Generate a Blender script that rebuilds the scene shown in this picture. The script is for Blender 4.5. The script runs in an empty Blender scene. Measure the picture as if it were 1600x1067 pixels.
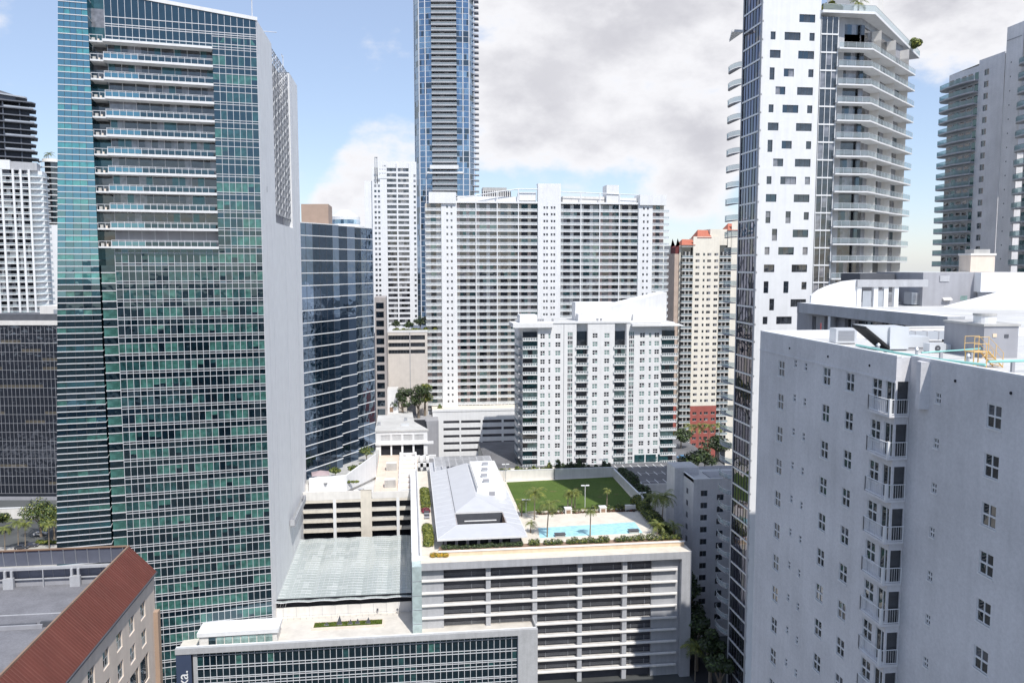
import bpy, math, random
from mathutils import Matrix, Vector
random.seed(7)
R = math.radians
SC = bpy.context.scene
COL = SC.collection

# ---------------------------------------------------------------- camera frame
FOC = 1285.0            # focal length in photo pixels (1600 wide)
PITCH = R(5.27)
YAW = R(7.2)            # the camera looks 7.2 degrees to the right of the street grid
CAMZ = 100.0
HORIZ = 415.0
cp, sp = math.cos(PITCH), math.sin(PITCH)
cy, sy = math.cos(YAW), math.sin(YAW)

def ray(x, y):
    u = (x - 800.0) / FOC
    v = -(y - 533.5) / FOC
    return u, cp + v * sp, -sp + v * cp          # right, forward, up

def grid(r, d):
    return r * cy + d * sy, -r * sy + d * cy

def at(x, y, d):
    """surveyed position: world point on the sight line of photo pixel (x, y) at forward distance d"""
    r, f, u = ray(x, y)
    s = d / f
    X, Y = grid(r * s, d)
    return X, Y, CAMZ + u * s

def zat(y, d, x=800):
    return at(x, y, d)[2]

def atz(x, y, z):
    r, f, u = ray(x, y)
    s = (z - CAMZ) / u
    X, Y = grid(r * s, f * s)
    return X, Y

def atY(x, y, Yp):
    r, f, u = ray(x, y)
    X, Y = grid(r, f)
    s = Yp / Y
    return X * s, Yp, CAMZ + u * s

def atX(x, y, Xp):
    r, f, u = ray(x, y)
    X, Y = grid(r, f)
    s = Xp / X
    return Xp, Y * s, CAMZ + u * s

# ---------------------------------------------------------------- materials
def _nodes(name):
    m = bpy.data.materials.new(name)
    m.use_nodes = True
    nt = m.node_tree
    return m, nt, nt.nodes['Principled BSDF']

def mat(name, col, rough=.7, var=.10, scale=.35, bump=0.0, spec=.4, metal=0.0, streak=0.0, bscale=6.0, col2=None, speck=0.0):
    """painted / cast surface with soft weathering: two noises over the base colour, optional vertical run marks"""
    m, nt, b = _nodes(name)
    N, L = nt.nodes.new, nt.links.new
    tc = N('ShaderNodeTexCoord')
    n1 = N('ShaderNodeTexNoise'); n1.inputs['Scale'].default_value = scale; n1.inputs['Detail'].default_value = 6; n1.inputs['Roughness'].default_value = .65
    L(tc.outputs['Object'], n1.inputs['Vector'])
    rp = N('ShaderNodeValToRGB')
    c2 = col2 or tuple(c * (1 - 2.2 * var) for c in col)
    rp.color_ramp.elements[0].position = .3; rp.color_ramp.elements[0].color = (*c2, 1)
    rp.color_ramp.elements[1].position = .62; rp.color_ramp.elements[1].color = (*col, 1)
    L(n1.outputs['Fac'], rp.inputs['Fac'])
    out = rp.outputs['Color']
    if streak:
        mp = N('ShaderNodeMapping'); mp.inputs['Scale'].default_value = (1.1, 1.1, .05)
        L(tc.outputs['Object'], mp.inputs['Vector'])
        n2 = N('ShaderNodeTexNoise'); n2.inputs['Scale'].default_value = 1.0; n2.inputs['Detail'].default_value = 5
        L(mp.outputs['Vector'], n2.inputs['Vector'])
        r2 = N('ShaderNodeValToRGB')
        s = 1 - streak
        r2.color_ramp.elements[0].position = .32; r2.color_ramp.elements[0].color = (s, s, s, 1)
        r2.color_ramp.elements[1].position = .58; r2.color_ramp.elements[1].color = (1, 1, 1, 1)
        L(n2.outputs['Fac'], r2.inputs['Fac'])
        mx = N('ShaderNodeMix'); mx.data_type = 'RGBA'; mx.blend_type = 'MULTIPLY'; mx.inputs['Factor'].default_value = 1
        L(out, mx.inputs['A']); L(r2.outputs['Color'], mx.inputs['B'])
        out = mx.outputs['Result']
    if speck:
        n4 = N('ShaderNodeTexNoise'); n4.inputs['Scale'].default_value = 3.6; n4.inputs['Detail'].default_value = 7; n4.inputs['Roughness'].default_value = .8
        L(tc.outputs['Object'], n4.inputs['Vector'])
        r4 = N('ShaderNodeValToRGB'); s4 = 1 - speck
        r4.color_ramp.elements[0].position = .36; r4.color_ramp.elements[0].color = (s4, s4, s4, 1)
        r4.color_ramp.elements[1].position = .60; r4.color_ramp.elements[1].color = (1, 1, 1, 1)
        L(n4.outputs['Fac'], r4.inputs['Fac'])
        m4 = N('ShaderNodeMix'); m4.data_type = 'RGBA'; m4.blend_type = 'MULTIPLY'; m4.inputs['Factor'].default_value = 1
        L(out, m4.inputs['A']); L(r4.outputs['Color'], m4.inputs['B']); out = m4.outputs['Result']
    L(out, b.inputs['Base Color'])
    b.inputs['Roughness'].default_value = rough
    b.inputs['Metallic'].default_value = metal
    b.inputs['Specular IOR Level'].default_value = spec
    if bump:
        n3 = N('ShaderNodeTexNoise'); n3.inputs['Scale'].default_value = bscale; n3.inputs['Detail'].default_value = 4
        L(tc.outputs['Object'], n3.inputs['Vector'])
        bp = N('ShaderNodeBump'); bp.inputs['Strength'].default_value = bump; bp.inputs['Distance'].default_value = .05
        L(n3.outputs['Fac'], bp.inputs['Height']); L(bp.outputs['Normal'], b.inputs['Normal'])
    return m

def glass(name, col, refl=.12, tint=(1, 1, 1), wave=.25, wscale=.25, rough=.02, var=.3, ior=1.5):
    """facade glass: dark body seen through a coated pane whose mirror share grows at grazing angles; panes bow slightly"""
    m = bpy.data.materials.new(name); m.use_nodes = True
    nt = m.node_tree; nt.nodes.clear()
    N, L = nt.nodes.new, nt.links.new
    o = N('ShaderNodeOutputMaterial')
    tc = N('ShaderNodeTexCoord')
    nz = N('ShaderNodeTexNoise'); nz.inputs['Scale'].default_value = wscale; nz.inputs['Detail'].default_value = 2
    L(tc.outputs['Object'], nz.inputs['Vector'])
    bp = N('ShaderNodeBump'); bp.inputs['Strength'].default_value = wave; bp.inputs['Distance'].default_value = .25
    L(nz.outputs['Fac'], bp.inputs['Height'])
    d = N('ShaderNodeBsdfDiffuse')
    n2 = N('ShaderNodeTexNoise'); n2.inputs['Scale'].default_value = .9; n2.inputs['Detail'].default_value = 3
    L(tc.outputs['Object'], n2.inputs['Vector'])
    rp = N('ShaderNodeValToRGB')
    rp.color_ramp.elements[0].position = .35; rp.color_ramp.elements[0].color = (*[c * (1 - var) for c in col], 1)
    rp.color_ramp.elements[1].position = .65; rp.color_ramp.elements[1].color = (*[c * (1 + var) for c in col], 1)
    L(n2.outputs['Fac'], rp.inputs['Fac']); L(rp.outputs['Color'], d.inputs['Color'])
    g = N('ShaderNodeBsdfGlossy'); g.inputs['Roughness'].default_value = rough; g.inputs['Color'].default_value = (*tint, 1)
    L(bp.outputs['Normal'], g.inputs['Normal'])
    fr = N('ShaderNodeFresnel'); fr.inputs['IOR'].default_value = ior
    L(bp.outputs['Normal'], fr.inputs['Normal'])
    ad = N('ShaderNodeMath'); ad.operation = 'ADD'; ad.use_clamp = True; ad.inputs[1].default_value = refl
    L(fr.outputs['Fac'], ad.inputs[0])
    mx = N('ShaderNodeMixShader')
    L(ad.outputs['Value'], mx.inputs['Fac']); L(d.outputs['BSDF'], mx.inputs[1]); L(g.outputs['BSDF'], mx.inputs[2])
    L(mx.outputs['Shader'], o.inputs['Surface'])
    return m

def leafmat(name, col, col2):
    m, nt, b = _nodes(name)
    N, L = nt.nodes.new, nt.links.new
    tc = N('ShaderNodeTexCoord')
    n1 = N('ShaderNodeTexNoise'); n1.inputs['Scale'].default_value = 1.3; n1.inputs['Detail'].default_value = 4
    L(tc.outputs['Object'], n1.inputs['Vector'])
    rp = N('ShaderNodeValToRGB')
    rp.color_ramp.elements[0].position = .35; rp.color_ramp.elements[0].color = (*col2, 1)
    rp.color_ramp.elements[1].position = .65; rp.color_ramp.elements[1].color = (*col, 1)
    L(n1.outputs['Fac'], rp.inputs['Fac']); L(rp.outputs['Color'], b.inputs['Base Color'])
    b.inputs['Roughness'].default_value = .55
    return m

def clear_glass(name, tint=(.8, .92, .9), share=.35):
    """balustrade / canopy glass: partly see-through, partly reflecting"""
    m = bpy.data.materials.new(name); m.use_nodes = True
    nt = m.node_tree; nt.nodes.clear()
    N, L = nt.nodes.new, nt.links.new
    o = N('ShaderNodeOutputMaterial')
    t = N('ShaderNodeBsdfTransparent'); t.inputs['Color'].default_value = (*tint, 1)
    p = N('ShaderNodeBsdfPrincipled'); p.inputs['Base Color'].default_value = (*tint, 1); p.inputs['Roughness'].default_value = .06
    tc = N('ShaderNodeTexCoord'); nz = N('ShaderNodeTexNoise'); nz.inputs['Scale'].default_value = .8
    L(tc.outputs['Object'], nz.inputs['Vector'])
    mr = N('ShaderNodeMapRange'); mr.inputs['To Min'].default_value = share * .75; mr.inputs['To Max'].default_value = share * 1.25
    L(nz.outputs['Fac'], mr.inputs['Value'])
    mx = N('ShaderNodeMixShader'); L(mr.outputs['Result'], mx.inputs['Fac'])
    L(t.outputs['BSDF'], mx.inputs[1]); L(p.outputs['BSDF'], mx.inputs[2]); L(mx.outputs['Shader'], o.inputs['Surface'])
    return m

# ---------------------------------------------------------------- mesh builder
class MB:
    def __init__(s):
        s.v = []; s.f = []; s.m = []; s.slots = []
    def slot(s, m):
        if m not in s.slots: s.slots.append(m)
        return s.slots.index(m)
    def face(s, pts, m):
        b = len(s.v); s.v += [tuple(p) for p in pts]
        s.f.append(tuple(range(b, b + len(pts)))); s.m.append(s.slot(m))
        return s
    def box(s, x0, x1, y0, y1, z0, z1, m, top=None, no=''):
        b = len(s.v); k = s.slot(m)
        s.v += [(x0, y0, z0), (x1, y0, z0), (x1, y1, z0), (x0, y1, z0), (x0, y0, z1), (x1, y0, z1), (x1, y1, z1), (x0, y1, z1)]
        for q, n in (((0, 3, 2, 1), 'd'), ((4, 5, 6, 7), 'u'), ((0, 1, 5, 4), 'f'), ((1, 2, 6, 5), 'r'), ((2, 3, 7, 6), 'b'), ((3, 0, 4, 7), 'l')):
            if n in no: continue
            s.f.append(tuple(b + i for i in q)); s.m.append(s.slot(top) if (n == 'u' and top) else k)
        return s
    def prism(s, poly, z0, z1, m, top=None, cap=True):
        """poly counter-clockwise; z0 / z1 may be lists per vertex"""
        n = len(poly); b = len(s.v); k = s.slot(m)
        a0 = z0 if isinstance(z0, (list, tuple)) else [z0] * n
        a1 = z1 if isinstance(z1, (list, tuple)) else [z1] * n
        s.v += [(p[0], p[1], a0[i]) for i, p in enumerate(poly)] + [(p[0], p[1], a1[i]) for i, p in enumerate(poly)]
        for i in range(n):
            j = (i + 1) % n
            s.f.append((b + i, b + j, b + n + j, b + n + i)); s.m.append(k)
        if cap:
            s.f.append(tuple(b + n + i for i in range(n))); s.m.append(s.slot(top or m))
            s.f.append(tuple(b + i for i in reversed(range(n)))); s.m.append(k)
        return s
    def tube(s, p0, p1, r0, m, r1=None, n=6, cap=True):
        p0, p1 = Vector(p0), Vector(p1); r1 = r0 if r1 is None else r1
        w = (p1 - p0).normalized()
        a = w.cross(Vector((0, 0, 1)) if abs(w.z) < .95 else Vector((1, 0, 0))).normalized(); c = w.cross(a)
        b = len(s.v); k = s.slot(m)
        for p, r in ((p0, r0), (p1, r1)):
            for i in range(n):
                t = 2 * math.pi * i / n
                s.v.append(tuple(p + (a * math.cos(t) + c * math.sin(t)) * r))
        for i in range(n):
            j = (i + 1) % n
            s.f.append((b + i, b + n + i, b + n + j, b + j)); s.m.append(k)
        if cap:
            s.f.append(tuple(b + i for i in range(n))); s.m.append(k)
            s.f.append(tuple(b + n + i for i in reversed(range(n)))); s.m.append(k)
        return s
    def bar(s, p0, p1, w, h, m):
        """square bar between two points"""
        return s.tube(p0, p1, max(w, h) * .62, m, n=4)
    def wall(s, u0, u1, z0, z1, holes, m, rev=.2, y=0.0, rm=None):
        """wall plane y = const facing -y with rectangular openings and their reveals"""
        us = sorted({u0, u1, *[h[0] for h in holes], *[h[1] for h in holes]})
        zs = sorted({z0, z1, *[h[2] for h in holes], *[h[3] for h in holes]})
        us = [u for u in us if u0 - 1e-6 <= u <= u1 + 1e-6]; zs = [z for z in zs if z0 - 1e-6 <= z <= z1 + 1e-6]
        for i in range(len(us) - 1):
            uc = (us[i] + us[i + 1]) / 2
            hs = [h for h in holes if h[0] < uc < h[1]]
            j = 0
            while j < len(zs) - 1:
                zc = (zs[j] + zs[j + 1]) / 2
                if any(h[2] < zc < h[3] for h in hs): j += 1; continue
                k = j + 1
                while k < len(zs) - 1 and not any(h[2] < (zs[k] + zs[k + 1]) / 2 < h[3] for h in hs): k += 1
                s.face([(us[i], y, zs[j]), (us[i + 1], y, zs[j]), (us[i + 1], y, zs[k]), (us[i], y, zs[k])], m)
                j = k
        rm = rm or m
        for a, b, c, d in holes:
            s.face([(a, y, c), (a, y + rev, c), (a, y + rev, d), (a, y, d)], rm)
            s.face([(b, y, c), (b, y, d), (b, y + rev, d), (b, y + rev, c)], rm)
            s.face([(a, y, c), (b, y, c), (b, y + rev, c), (a, y + rev, c)], rm)
            s.face([(a, y, d), (a, y + rev, d), (b, y + rev, d), (b, y, d)], rm)
        return s
    def add(s, o, dx=0, dy=0, dz=0):
        b = len(s.v); mp = [s.slot(m) for m in o.slots]
        s.v += [(x + dx, y + dy, z + dz) for x, y, z in o.v]
        s.f += [tuple(b + i for i in f) for f in o.f]; s.m += [mp[i] for i in o.m]
        return s
    def xf(s, M):
        s.v = [tuple(M @ Vector(p)) for p in s.v]; return s
    def mesh(s, name):
        me = bpy.data.meshes.new(name)
        me.from_pydata(s.v, [], s.f)
        for m in s.slots: me.materials.append(m)
        if s.f: me.polygons.foreach_set('material_index', s.m)
        me.update()
        return me
    def build(s, name, parent=None, loc=(0, 0, 0), rz=0.0, smooth=False):
        me = s.mesh(name)
        if smooth: me.polygons.foreach_set('use_smooth', [True] * len(me.polygons))
        return link(name, me, parent, loc, rz)

def link(name, data, parent=None, loc=(0, 0, 0), rz=0.0):
    o = bpy.data.objects.new(name, data); COL.objects.link(o)
    o.location = loc; o.rotation_euler = (0, 0, rz)
    if parent is not None: o.parent = parent
    return o

def tag(o, label=None, cat=None, group=None, kind=None):
    if label: o['label'] = label
    if cat: o['category'] = cat
    if group: o['group'] = group
    if kind: o['kind'] = kind
    return o

def thing(name, label, cat, loc=(0, 0, 0), rz=0.0, group=None):
    o = bpy.data.objects.new(name, None); COL.objects.link(o)
    o.location = loc; o.rotation_euler = (0, 0, rz); o.empty_display_size = 1
    return tag(o, label, cat, group)

def kids(o):
    return [c for c in COL.objects if c.parent is o]

def dup(src, loc, rz=None, label=None, group=None, parent=None):
    c = src.copy(); COL.objects.link(c); c.location = loc
    if rz is not None: c.rotation_euler = (0, 0, rz)
    if parent is not None: c.parent = parent
    if label: c['label'] = label
    if group: c['group'] = group
    for ch in list(src.children):
        k = ch.copy(); COL.objects.link(k); k.parent = c
        for g in list(ch.children):
            q = g.copy(); COL.objects.link(q); q.parent = k
    return c

class Face:
    """a facade plane of a building: u runs left to right seen from outside, y is negative outwards, z up"""
    def __init__(s, root, P, rz):
        s.root, s.P, s.rz = root, P, rz
        s.c, s.s = math.cos(rz), math.sin(rz)
    def loc(s, u=0, y=0, z=0):
        return (s.P[0] + s.c * u - s.s * y, s.P[1] + s.s * u + s.c * y, z)
    def put(s, name, mb, u=0, y=0, z=0, parent=None):
        if isinstance(mb, MB): return mb.build(name, s.root, s.loc(u, y, z), s.rz)
        return link(name, mb, s.root, s.loc(u, y, z), s.rz)

def repeat(face, name, items, limit=100):
    """items: (MB unit, cached mesh, u, y, z), largest in the photo first; past the limit the rest is ONE stuff part"""
    cache = {}
    for (mb, u, y, z) in items[:limit]:
        if id(mb) not in cache: cache[id(mb)] = mb.mesh(name)
        face.put(name, cache[id(mb)], u, y, z)
    if len(items) > limit:
        rest = MB()
        for (mb, u, y, z) in items[limit:]: rest.add(mb, u, y, z)
        o = face.put(name, rest); o['kind'] = 'stuff'

def window_unit(w, h, cols, rows, fm, gm, fr=.06, bar=.05, dep=.06):
    """one window: frame, bars and panes; origin at the lower left corner, front at y = 0"""
    b = MB()
    b.box(0, fr, 0, dep, 0, h, fm).box(w - fr, w, 0, dep, 0, h, fm)
    b.box(fr, w - fr, 0, dep, 0, fr, fm).box(fr, w - fr, 0, dep, h - fr, h, fm)
    for i in range(1, cols): x = w * i / cols; b.box(x - bar / 2, x + bar / 2, 0.003, dep, fr, h - fr, fm)
    for i in range(1, rows): z = h * i / rows; b.box(fr, w - fr, 0.006, dep, z - bar / 2, z + bar / 2, fm)
    gs = gm if isinstance(gm, (list, tuple)) else [gm]
    cs = [fr + (w - 2 * fr) * i / cols for i in range(cols + 1)]
    zs = [fr + (h - 2 * fr) * i / rows for i in range(rows + 1)]
    k = 0
    for i in range(cols):
        for j in range(rows):
            b.face([(cs[i], dep * .6, zs[j]), (cs[i + 1], dep * .6, zs[j]), (cs[i + 1], dep * .6, zs[j + 1]), (cs[i], dep * .6, zs[j + 1])], gs[k % len(gs)]); k += 1
    return b
# ---------------------------------------------------------------- camera, sun, sky
cam = bpy.data.cameras.new('camera'); cam_o = bpy.data.objects.new('camera', cam); COL.objects.link(cam_o)
cam.sensor_width = 36; cam.lens = FOC * 36 / 1600; cam.clip_end = 30000; cam.clip_start = .5
cam_o.location = (0, 0, CAMZ); cam_o.rotation_euler = (R(90) - PITCH, 0, -YAW)
SC.camera = cam_o
SC.view_settings.view_transform = 'Standard'; SC.view_settings.look = 'None'
SC.view_settings.gamma = 1; SC.view_settings.exposure = EXPO = 0.18
SUN_AZ, SUN_EL = R(18), R(55)      # azimuth to the right of straight behind the street grid
tosun = Vector((math.sin(SUN_AZ) * math.cos(SUN_EL), -math.cos(SUN_AZ) * math.cos(SUN_EL), math.sin(SUN_EL)))
sl = bpy.data.lights.new('sun', 'SUN'); sl.energy = 4.1; sl.angle = R(.5); sl.color = (1, .965, .91)
so = bpy.data.objects.new('sun', sl); COL.objects.link(so); so.rotation_euler = tosun.to_track_quat('Z', 'Y').to_euler()
so.location = (0, 0, 400)

w = bpy.data.worlds.new('World'); SC.world = w; w.use_nodes = True
nt = w.node_tree; nt.nodes.clear(); N, L = nt.nodes.new, nt.links.new
wo = N('ShaderNodeOutputWorld'); bg = N('ShaderNodeBackground'); bg.inputs['Strength'].default_value = .15
L(bg.outputs['Background'], wo.inputs['Surface'])
sky = N('ShaderNodeTexSky'); sky.sky_type = 'NISHITA'; sky.sun_disc = False
sky.sun_elevation = SUN_EL; sky.sun_rotation = math.atan2(tosun.x, tosun.y)
sky.air_density = 1.0; sky.dust_density = .4; sky.ozone_density = 2.0; sky.altitude = 100
tc = N('ShaderNodeTexCoord')
def vmath(op, a, b=None):
    n = N('ShaderNodeVectorMath'); n.operation = op
    L(a, n.inputs[0])
    if b is not None:
        if isinstance(b, tuple): n.inputs[1].default_value = b
        else: L(b, n.inputs[1])
    return n
def fmath(op, a, b=None, clamp=False):
    n = N('ShaderNodeMath'); n.operation = op; n.use_clamp = clamp
    for i, q in enumerate((a, b)):
        if q is None: continue
        if isinstance(q, (int, float)): n.inputs[i].default_value = q
        else: L(q, n.inputs[i])
    return n.outputs[0]
def sdir(x, y):
    r, f, u = ray(x, y); X, Y = grid(r, f); return tuple(Vector((X, Y, u)).normalized())
dirv = vmath('NORMALIZE', tc.outputs['Generated']).outputs[0]
wn = N('ShaderNodeTexNoise'); wn.inputs['Scale'].default_value = 5.0; wn.inputs['Detail'].default_value = 4
L(dirv, wn.inputs['Vector'])
wob = vmath('SCALE', vmath('SUBTRACT', wn.outputs['Color'], (.5, .5, .5)).outputs[0]); wob.inputs['Scale'].default_value = .10
dwob = vmath('NORMALIZE', vmath('ADD', dirv, wob.outputs[0]).outputs[0]).outputs[0]
# cloud banks: (direction, angular radius, weight)
BANKS = [((960, 60), .20, 1.0), ((820, 150), .13, .8), ((1060, 190), .13, .8), ((850, 20), .14, .9), ((612, 255), .085, .62), ((540, 318), .05, .42), ((575, 300), .07, .5),
         ((900, 240), .11, .35), ((790, 290), .08, .2), ((1510, 0), .12, .62), ((1400, 10), .08, .6), ((1110, 330), .07, .25), ((1100, 60), .12, .9),
         ((-600, 100), .35, .8), ((2300, 200), .4, .8), ((300, 700 - 2500), .5, .5)]
acc = None
for (px, py), rad, wt in BANKS:
    d = vmath('DOT_PRODUCT', dwob, sdir(px, py)).outputs['Value']
    mr = N('ShaderNodeMapRange'); mr.interpolation_type = 'SMOOTHSTEP'
    mr.inputs['From Min'].default_value = math.cos(rad); mr.inputs['From Max'].default_value = math.cos(rad * .25)
    mr.inputs['To Max'].default_value = wt
    L(d, mr.inputs['Value'])
    acc = mr.outputs[0] if acc is None else fmath('MAXIMUM', acc, mr.outputs[0])
cn = N('ShaderNodeTexNoise'); cn.inputs['Scale'].default_value = 6.5; cn.inputs['Detail'].default_value = 9; cn.inputs['Roughness'].default_value = .58
L(vmath('MULTIPLY', dirv, (1, 1, 1.7)).outputs[0], cn.inputs['Vector'])
dens = fmath('ADD', acc, fmath('MULTIPLY', fmath('SUBTRACT', cn.outputs['Fac'], .5), 2.3))
mask = N('ShaderNodeMapRange'); mask.interpolation_type = 'SMOOTHSTEP'
mask.inputs['From Min'].default_value = .24; mask.inputs['From Max'].default_value = .70; L(dens, mask.inputs['Value'])
thick = N('ShaderNodeMapRange'); thick.interpolation_type = 'SMOOTHSTEP'; thick.inputs['From Min'].default_value = .55; thick.inputs['From Max'].default_value = 1.25
L(dens, thick.inputs['Value'])
sn = N('ShaderNodeTexNoise'); sn.inputs['Scale'].default_value = 4.2; sn.inputs['Detail'].default_value = 6
L(vmath('ADD', dirv, (.3, .1, .17)).outputs[0], sn.inputs['Vector'])
grey = fmath('MULTIPLY', thick.outputs[0], fmath('MULTIPLY', sn.outputs['Fac'], 1.5, True))
cc = N('ShaderNodeMix'); cc.data_type = 'RGBA'
cc.inputs['A'].default_value = (5.7, 5.7, 5.9, 1); cc.inputs['B'].default_value = (3.3, 3.3, 3.65, 1); L(grey, cc.inputs['Factor'])
# sky a little lifted by thin high haze
hz = N('ShaderNodeMix'); hz.data_type = 'RGBA'; hz.inputs['Factor'].default_value = .44; hz.inputs['B'].default_value = (3.4, 3.95, 5.4, 1)
L(sky.outputs['Color'], hz.inputs['A'])
mx = N('ShaderNodeMix'); mx.data_type = 'RGBA'; L(mask.outputs[0], mx.inputs['Factor']); L(hz.outputs['Result'], mx.inputs['A']); L(cc.outputs['Result'], mx.inputs['B'])
L(mx.outputs['Result'], bg.inputs['Color'])

# ---------------------------------------------------------------- material library
WHITE = mat('white_paint', (.80, .80, .80), var=.03, streak=.06)
WHITE2 = mat('white_stucco', (.79, .775, .785), var=.085, scale=.16, streak=.07, speck=.13, bump=.35, bscale=3.0)
CREAM = mat('cream_paint', (.74, .68, .585), var=.07, streak=.06)
WARM = mat('warm_white', (.78, .75, .71), var=.05, streak=.07)
PALE = mat('pale_grey_paint', (.49, .495, .515), speck=.1, var=.05, streak=.12)
GREY = mat('mid_grey_paint', (.36, .36, .385), var=.06, streak=.1)
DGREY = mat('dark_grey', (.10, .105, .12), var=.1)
BLACK = mat('dark_interior', (.018, .020, .028), var=.2, rough=.9)
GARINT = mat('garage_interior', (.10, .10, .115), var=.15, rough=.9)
ROOFW = mat('white_roof_membrane', (.64, .635, .62), var=.10, scale=.14, rough=.8, speck=.14)
ROOFG = mat('grey_roof_deck', (.42, .42, .44), speck=.2, var=.12, scale=.15, rough=.85)
CONC = mat('concrete', (.50, .49, .47), var=.08, streak=.14)
STONE = mat('white_stone_cladding', (.84, .84, .84), var=.04, scale=.25, streak=.06, speck=.09, bump=.3, bscale=1.2)
STONE2 = mat('grey_stone_cladding', (.50, .505, .515), speck=.12, var=.06, scale=.5, streak=.10, bump=.3, bscale=1.2)
TAN = mat('tan_precast', (.78, .67, .57), var=.06, streak=.08)
PEACH = mat('peach_paint', (.78, .62, .45), var=.06, streak=.1)
BROWN = mat('brown_stone', (.30, .20, .14), var=.1)
BRICKR = mat('red_paint', (.38, .11, .09), var=.1)
ROOFRED = mat('terracotta_roof', (.50, .16, .10), var=.12, scale=1.5)
ALU = mat('aluminium', (.72, .74, .76), rough=.4, var=.03, metal=.3)
MULL = mat('light_mullion', (.66, .66, .68), rough=.45, var=.02)
STEEL = mat('galvanised_steel', (.5, .52, .55), rough=.45, var=.06, metal=.5)
TEALP = mat('teal_pipe_paint', (.30, .62, .56), rough=.5, var=.05)
YELP = mat('yellow_rail_paint', (.75, .50, .20), rough=.5, var=.05)
FABD = mat('black_mesh_cover', (.03, .03, .032), rough=.8, var=.2)
G_DARK = glass('glass_dark', (.004, .012, .019), refl=.10, tint=(.55, .78, .88))
G_DARK2 = glass('glass_dark_clear', (.008, .012, .018), refl=.10, tint=(.7, .85, .95))
G_TEAL = glass('glass_teal_blind', (.052, .145, .126), refl=.07, tint=(.6, .85, .85), var=.35)
G_TEAL2 = glass('glass_teal_dim', (.020, .062, .066), refl=.09, tint=(.55, .8, .85), var=.4)
G_WING = glass('glass_blue_green', (.008, .05, .06), refl=.34, tint=(.42, .72, .85), wave=.15)
G_WING2 = glass('glass_green_light', (.04, .21, .19), refl=.26, tint=(.45, .78, .85), wave=.15)
G_MIRR = glass('glass_mirror_blue', (.006, .014, .024), refl=.28, tint=(.48, .62, .82), wave=.55, wscale=.16)
G_BLUE = glass('glass_blue', (.026, .058, .105), refl=.25, tint=(.6, .78, 1.0))
G_BLUE2 = glass('glass_blue_pale', (.085, .155, .23), refl=.25, tint=(.7, .85, 1.0))
G_WIN = glass('glass_window', (.022, .026, .032), refl=.07, var=.6)
G_WIN2 = glass('glass_window_blind', (.20, .20, .22), refl=.06, var=.3)
G_GREEN = glass('glass_pale_green', (.22, .32, .30), refl=.14, tint=(.85, 1, .97))
G_BRONZE = glass('glass_bronze', (.012, .012, .016), refl=.26, tint=(.62, .62, .72), wave=.5, wscale=.2)
G_RAIL = clear_glass('balustrade_glass', (.62, .70, .73), .30)
G_MIRR2 = glass('glass_mirror_dark', (.004, .010, .018), refl=.07, tint=(.46, .60, .80), wave=.55, wscale=.16)
G_RAILB = clear_glass('balustrade_teal_glass', (.42, .54, .55), .38)
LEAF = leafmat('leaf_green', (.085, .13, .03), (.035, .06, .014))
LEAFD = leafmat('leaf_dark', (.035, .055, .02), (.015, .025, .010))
LEAFY = leafmat('leaf_yellow_green', (.30, .30, .05), (.12, .15, .03))
FROND = leafmat('palm_frond', (.20, .23, .05), (.09, .115, .03))
BARK = mat('palm_bark', (.27, .22, .17), rough=.9, var=.15, scale=3)
G_SHAFT = glass('glass_pale_shaft', (.46, .55, .54), refl=.10, tint=(.9, 1, 1), var=.12)
GRASSM = mat('lawn_turf', (.085, .135, .022), rough=.95, var=.10, scale=.12, bump=.6, bscale=14, col2=(.062, .105, .018))
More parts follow.
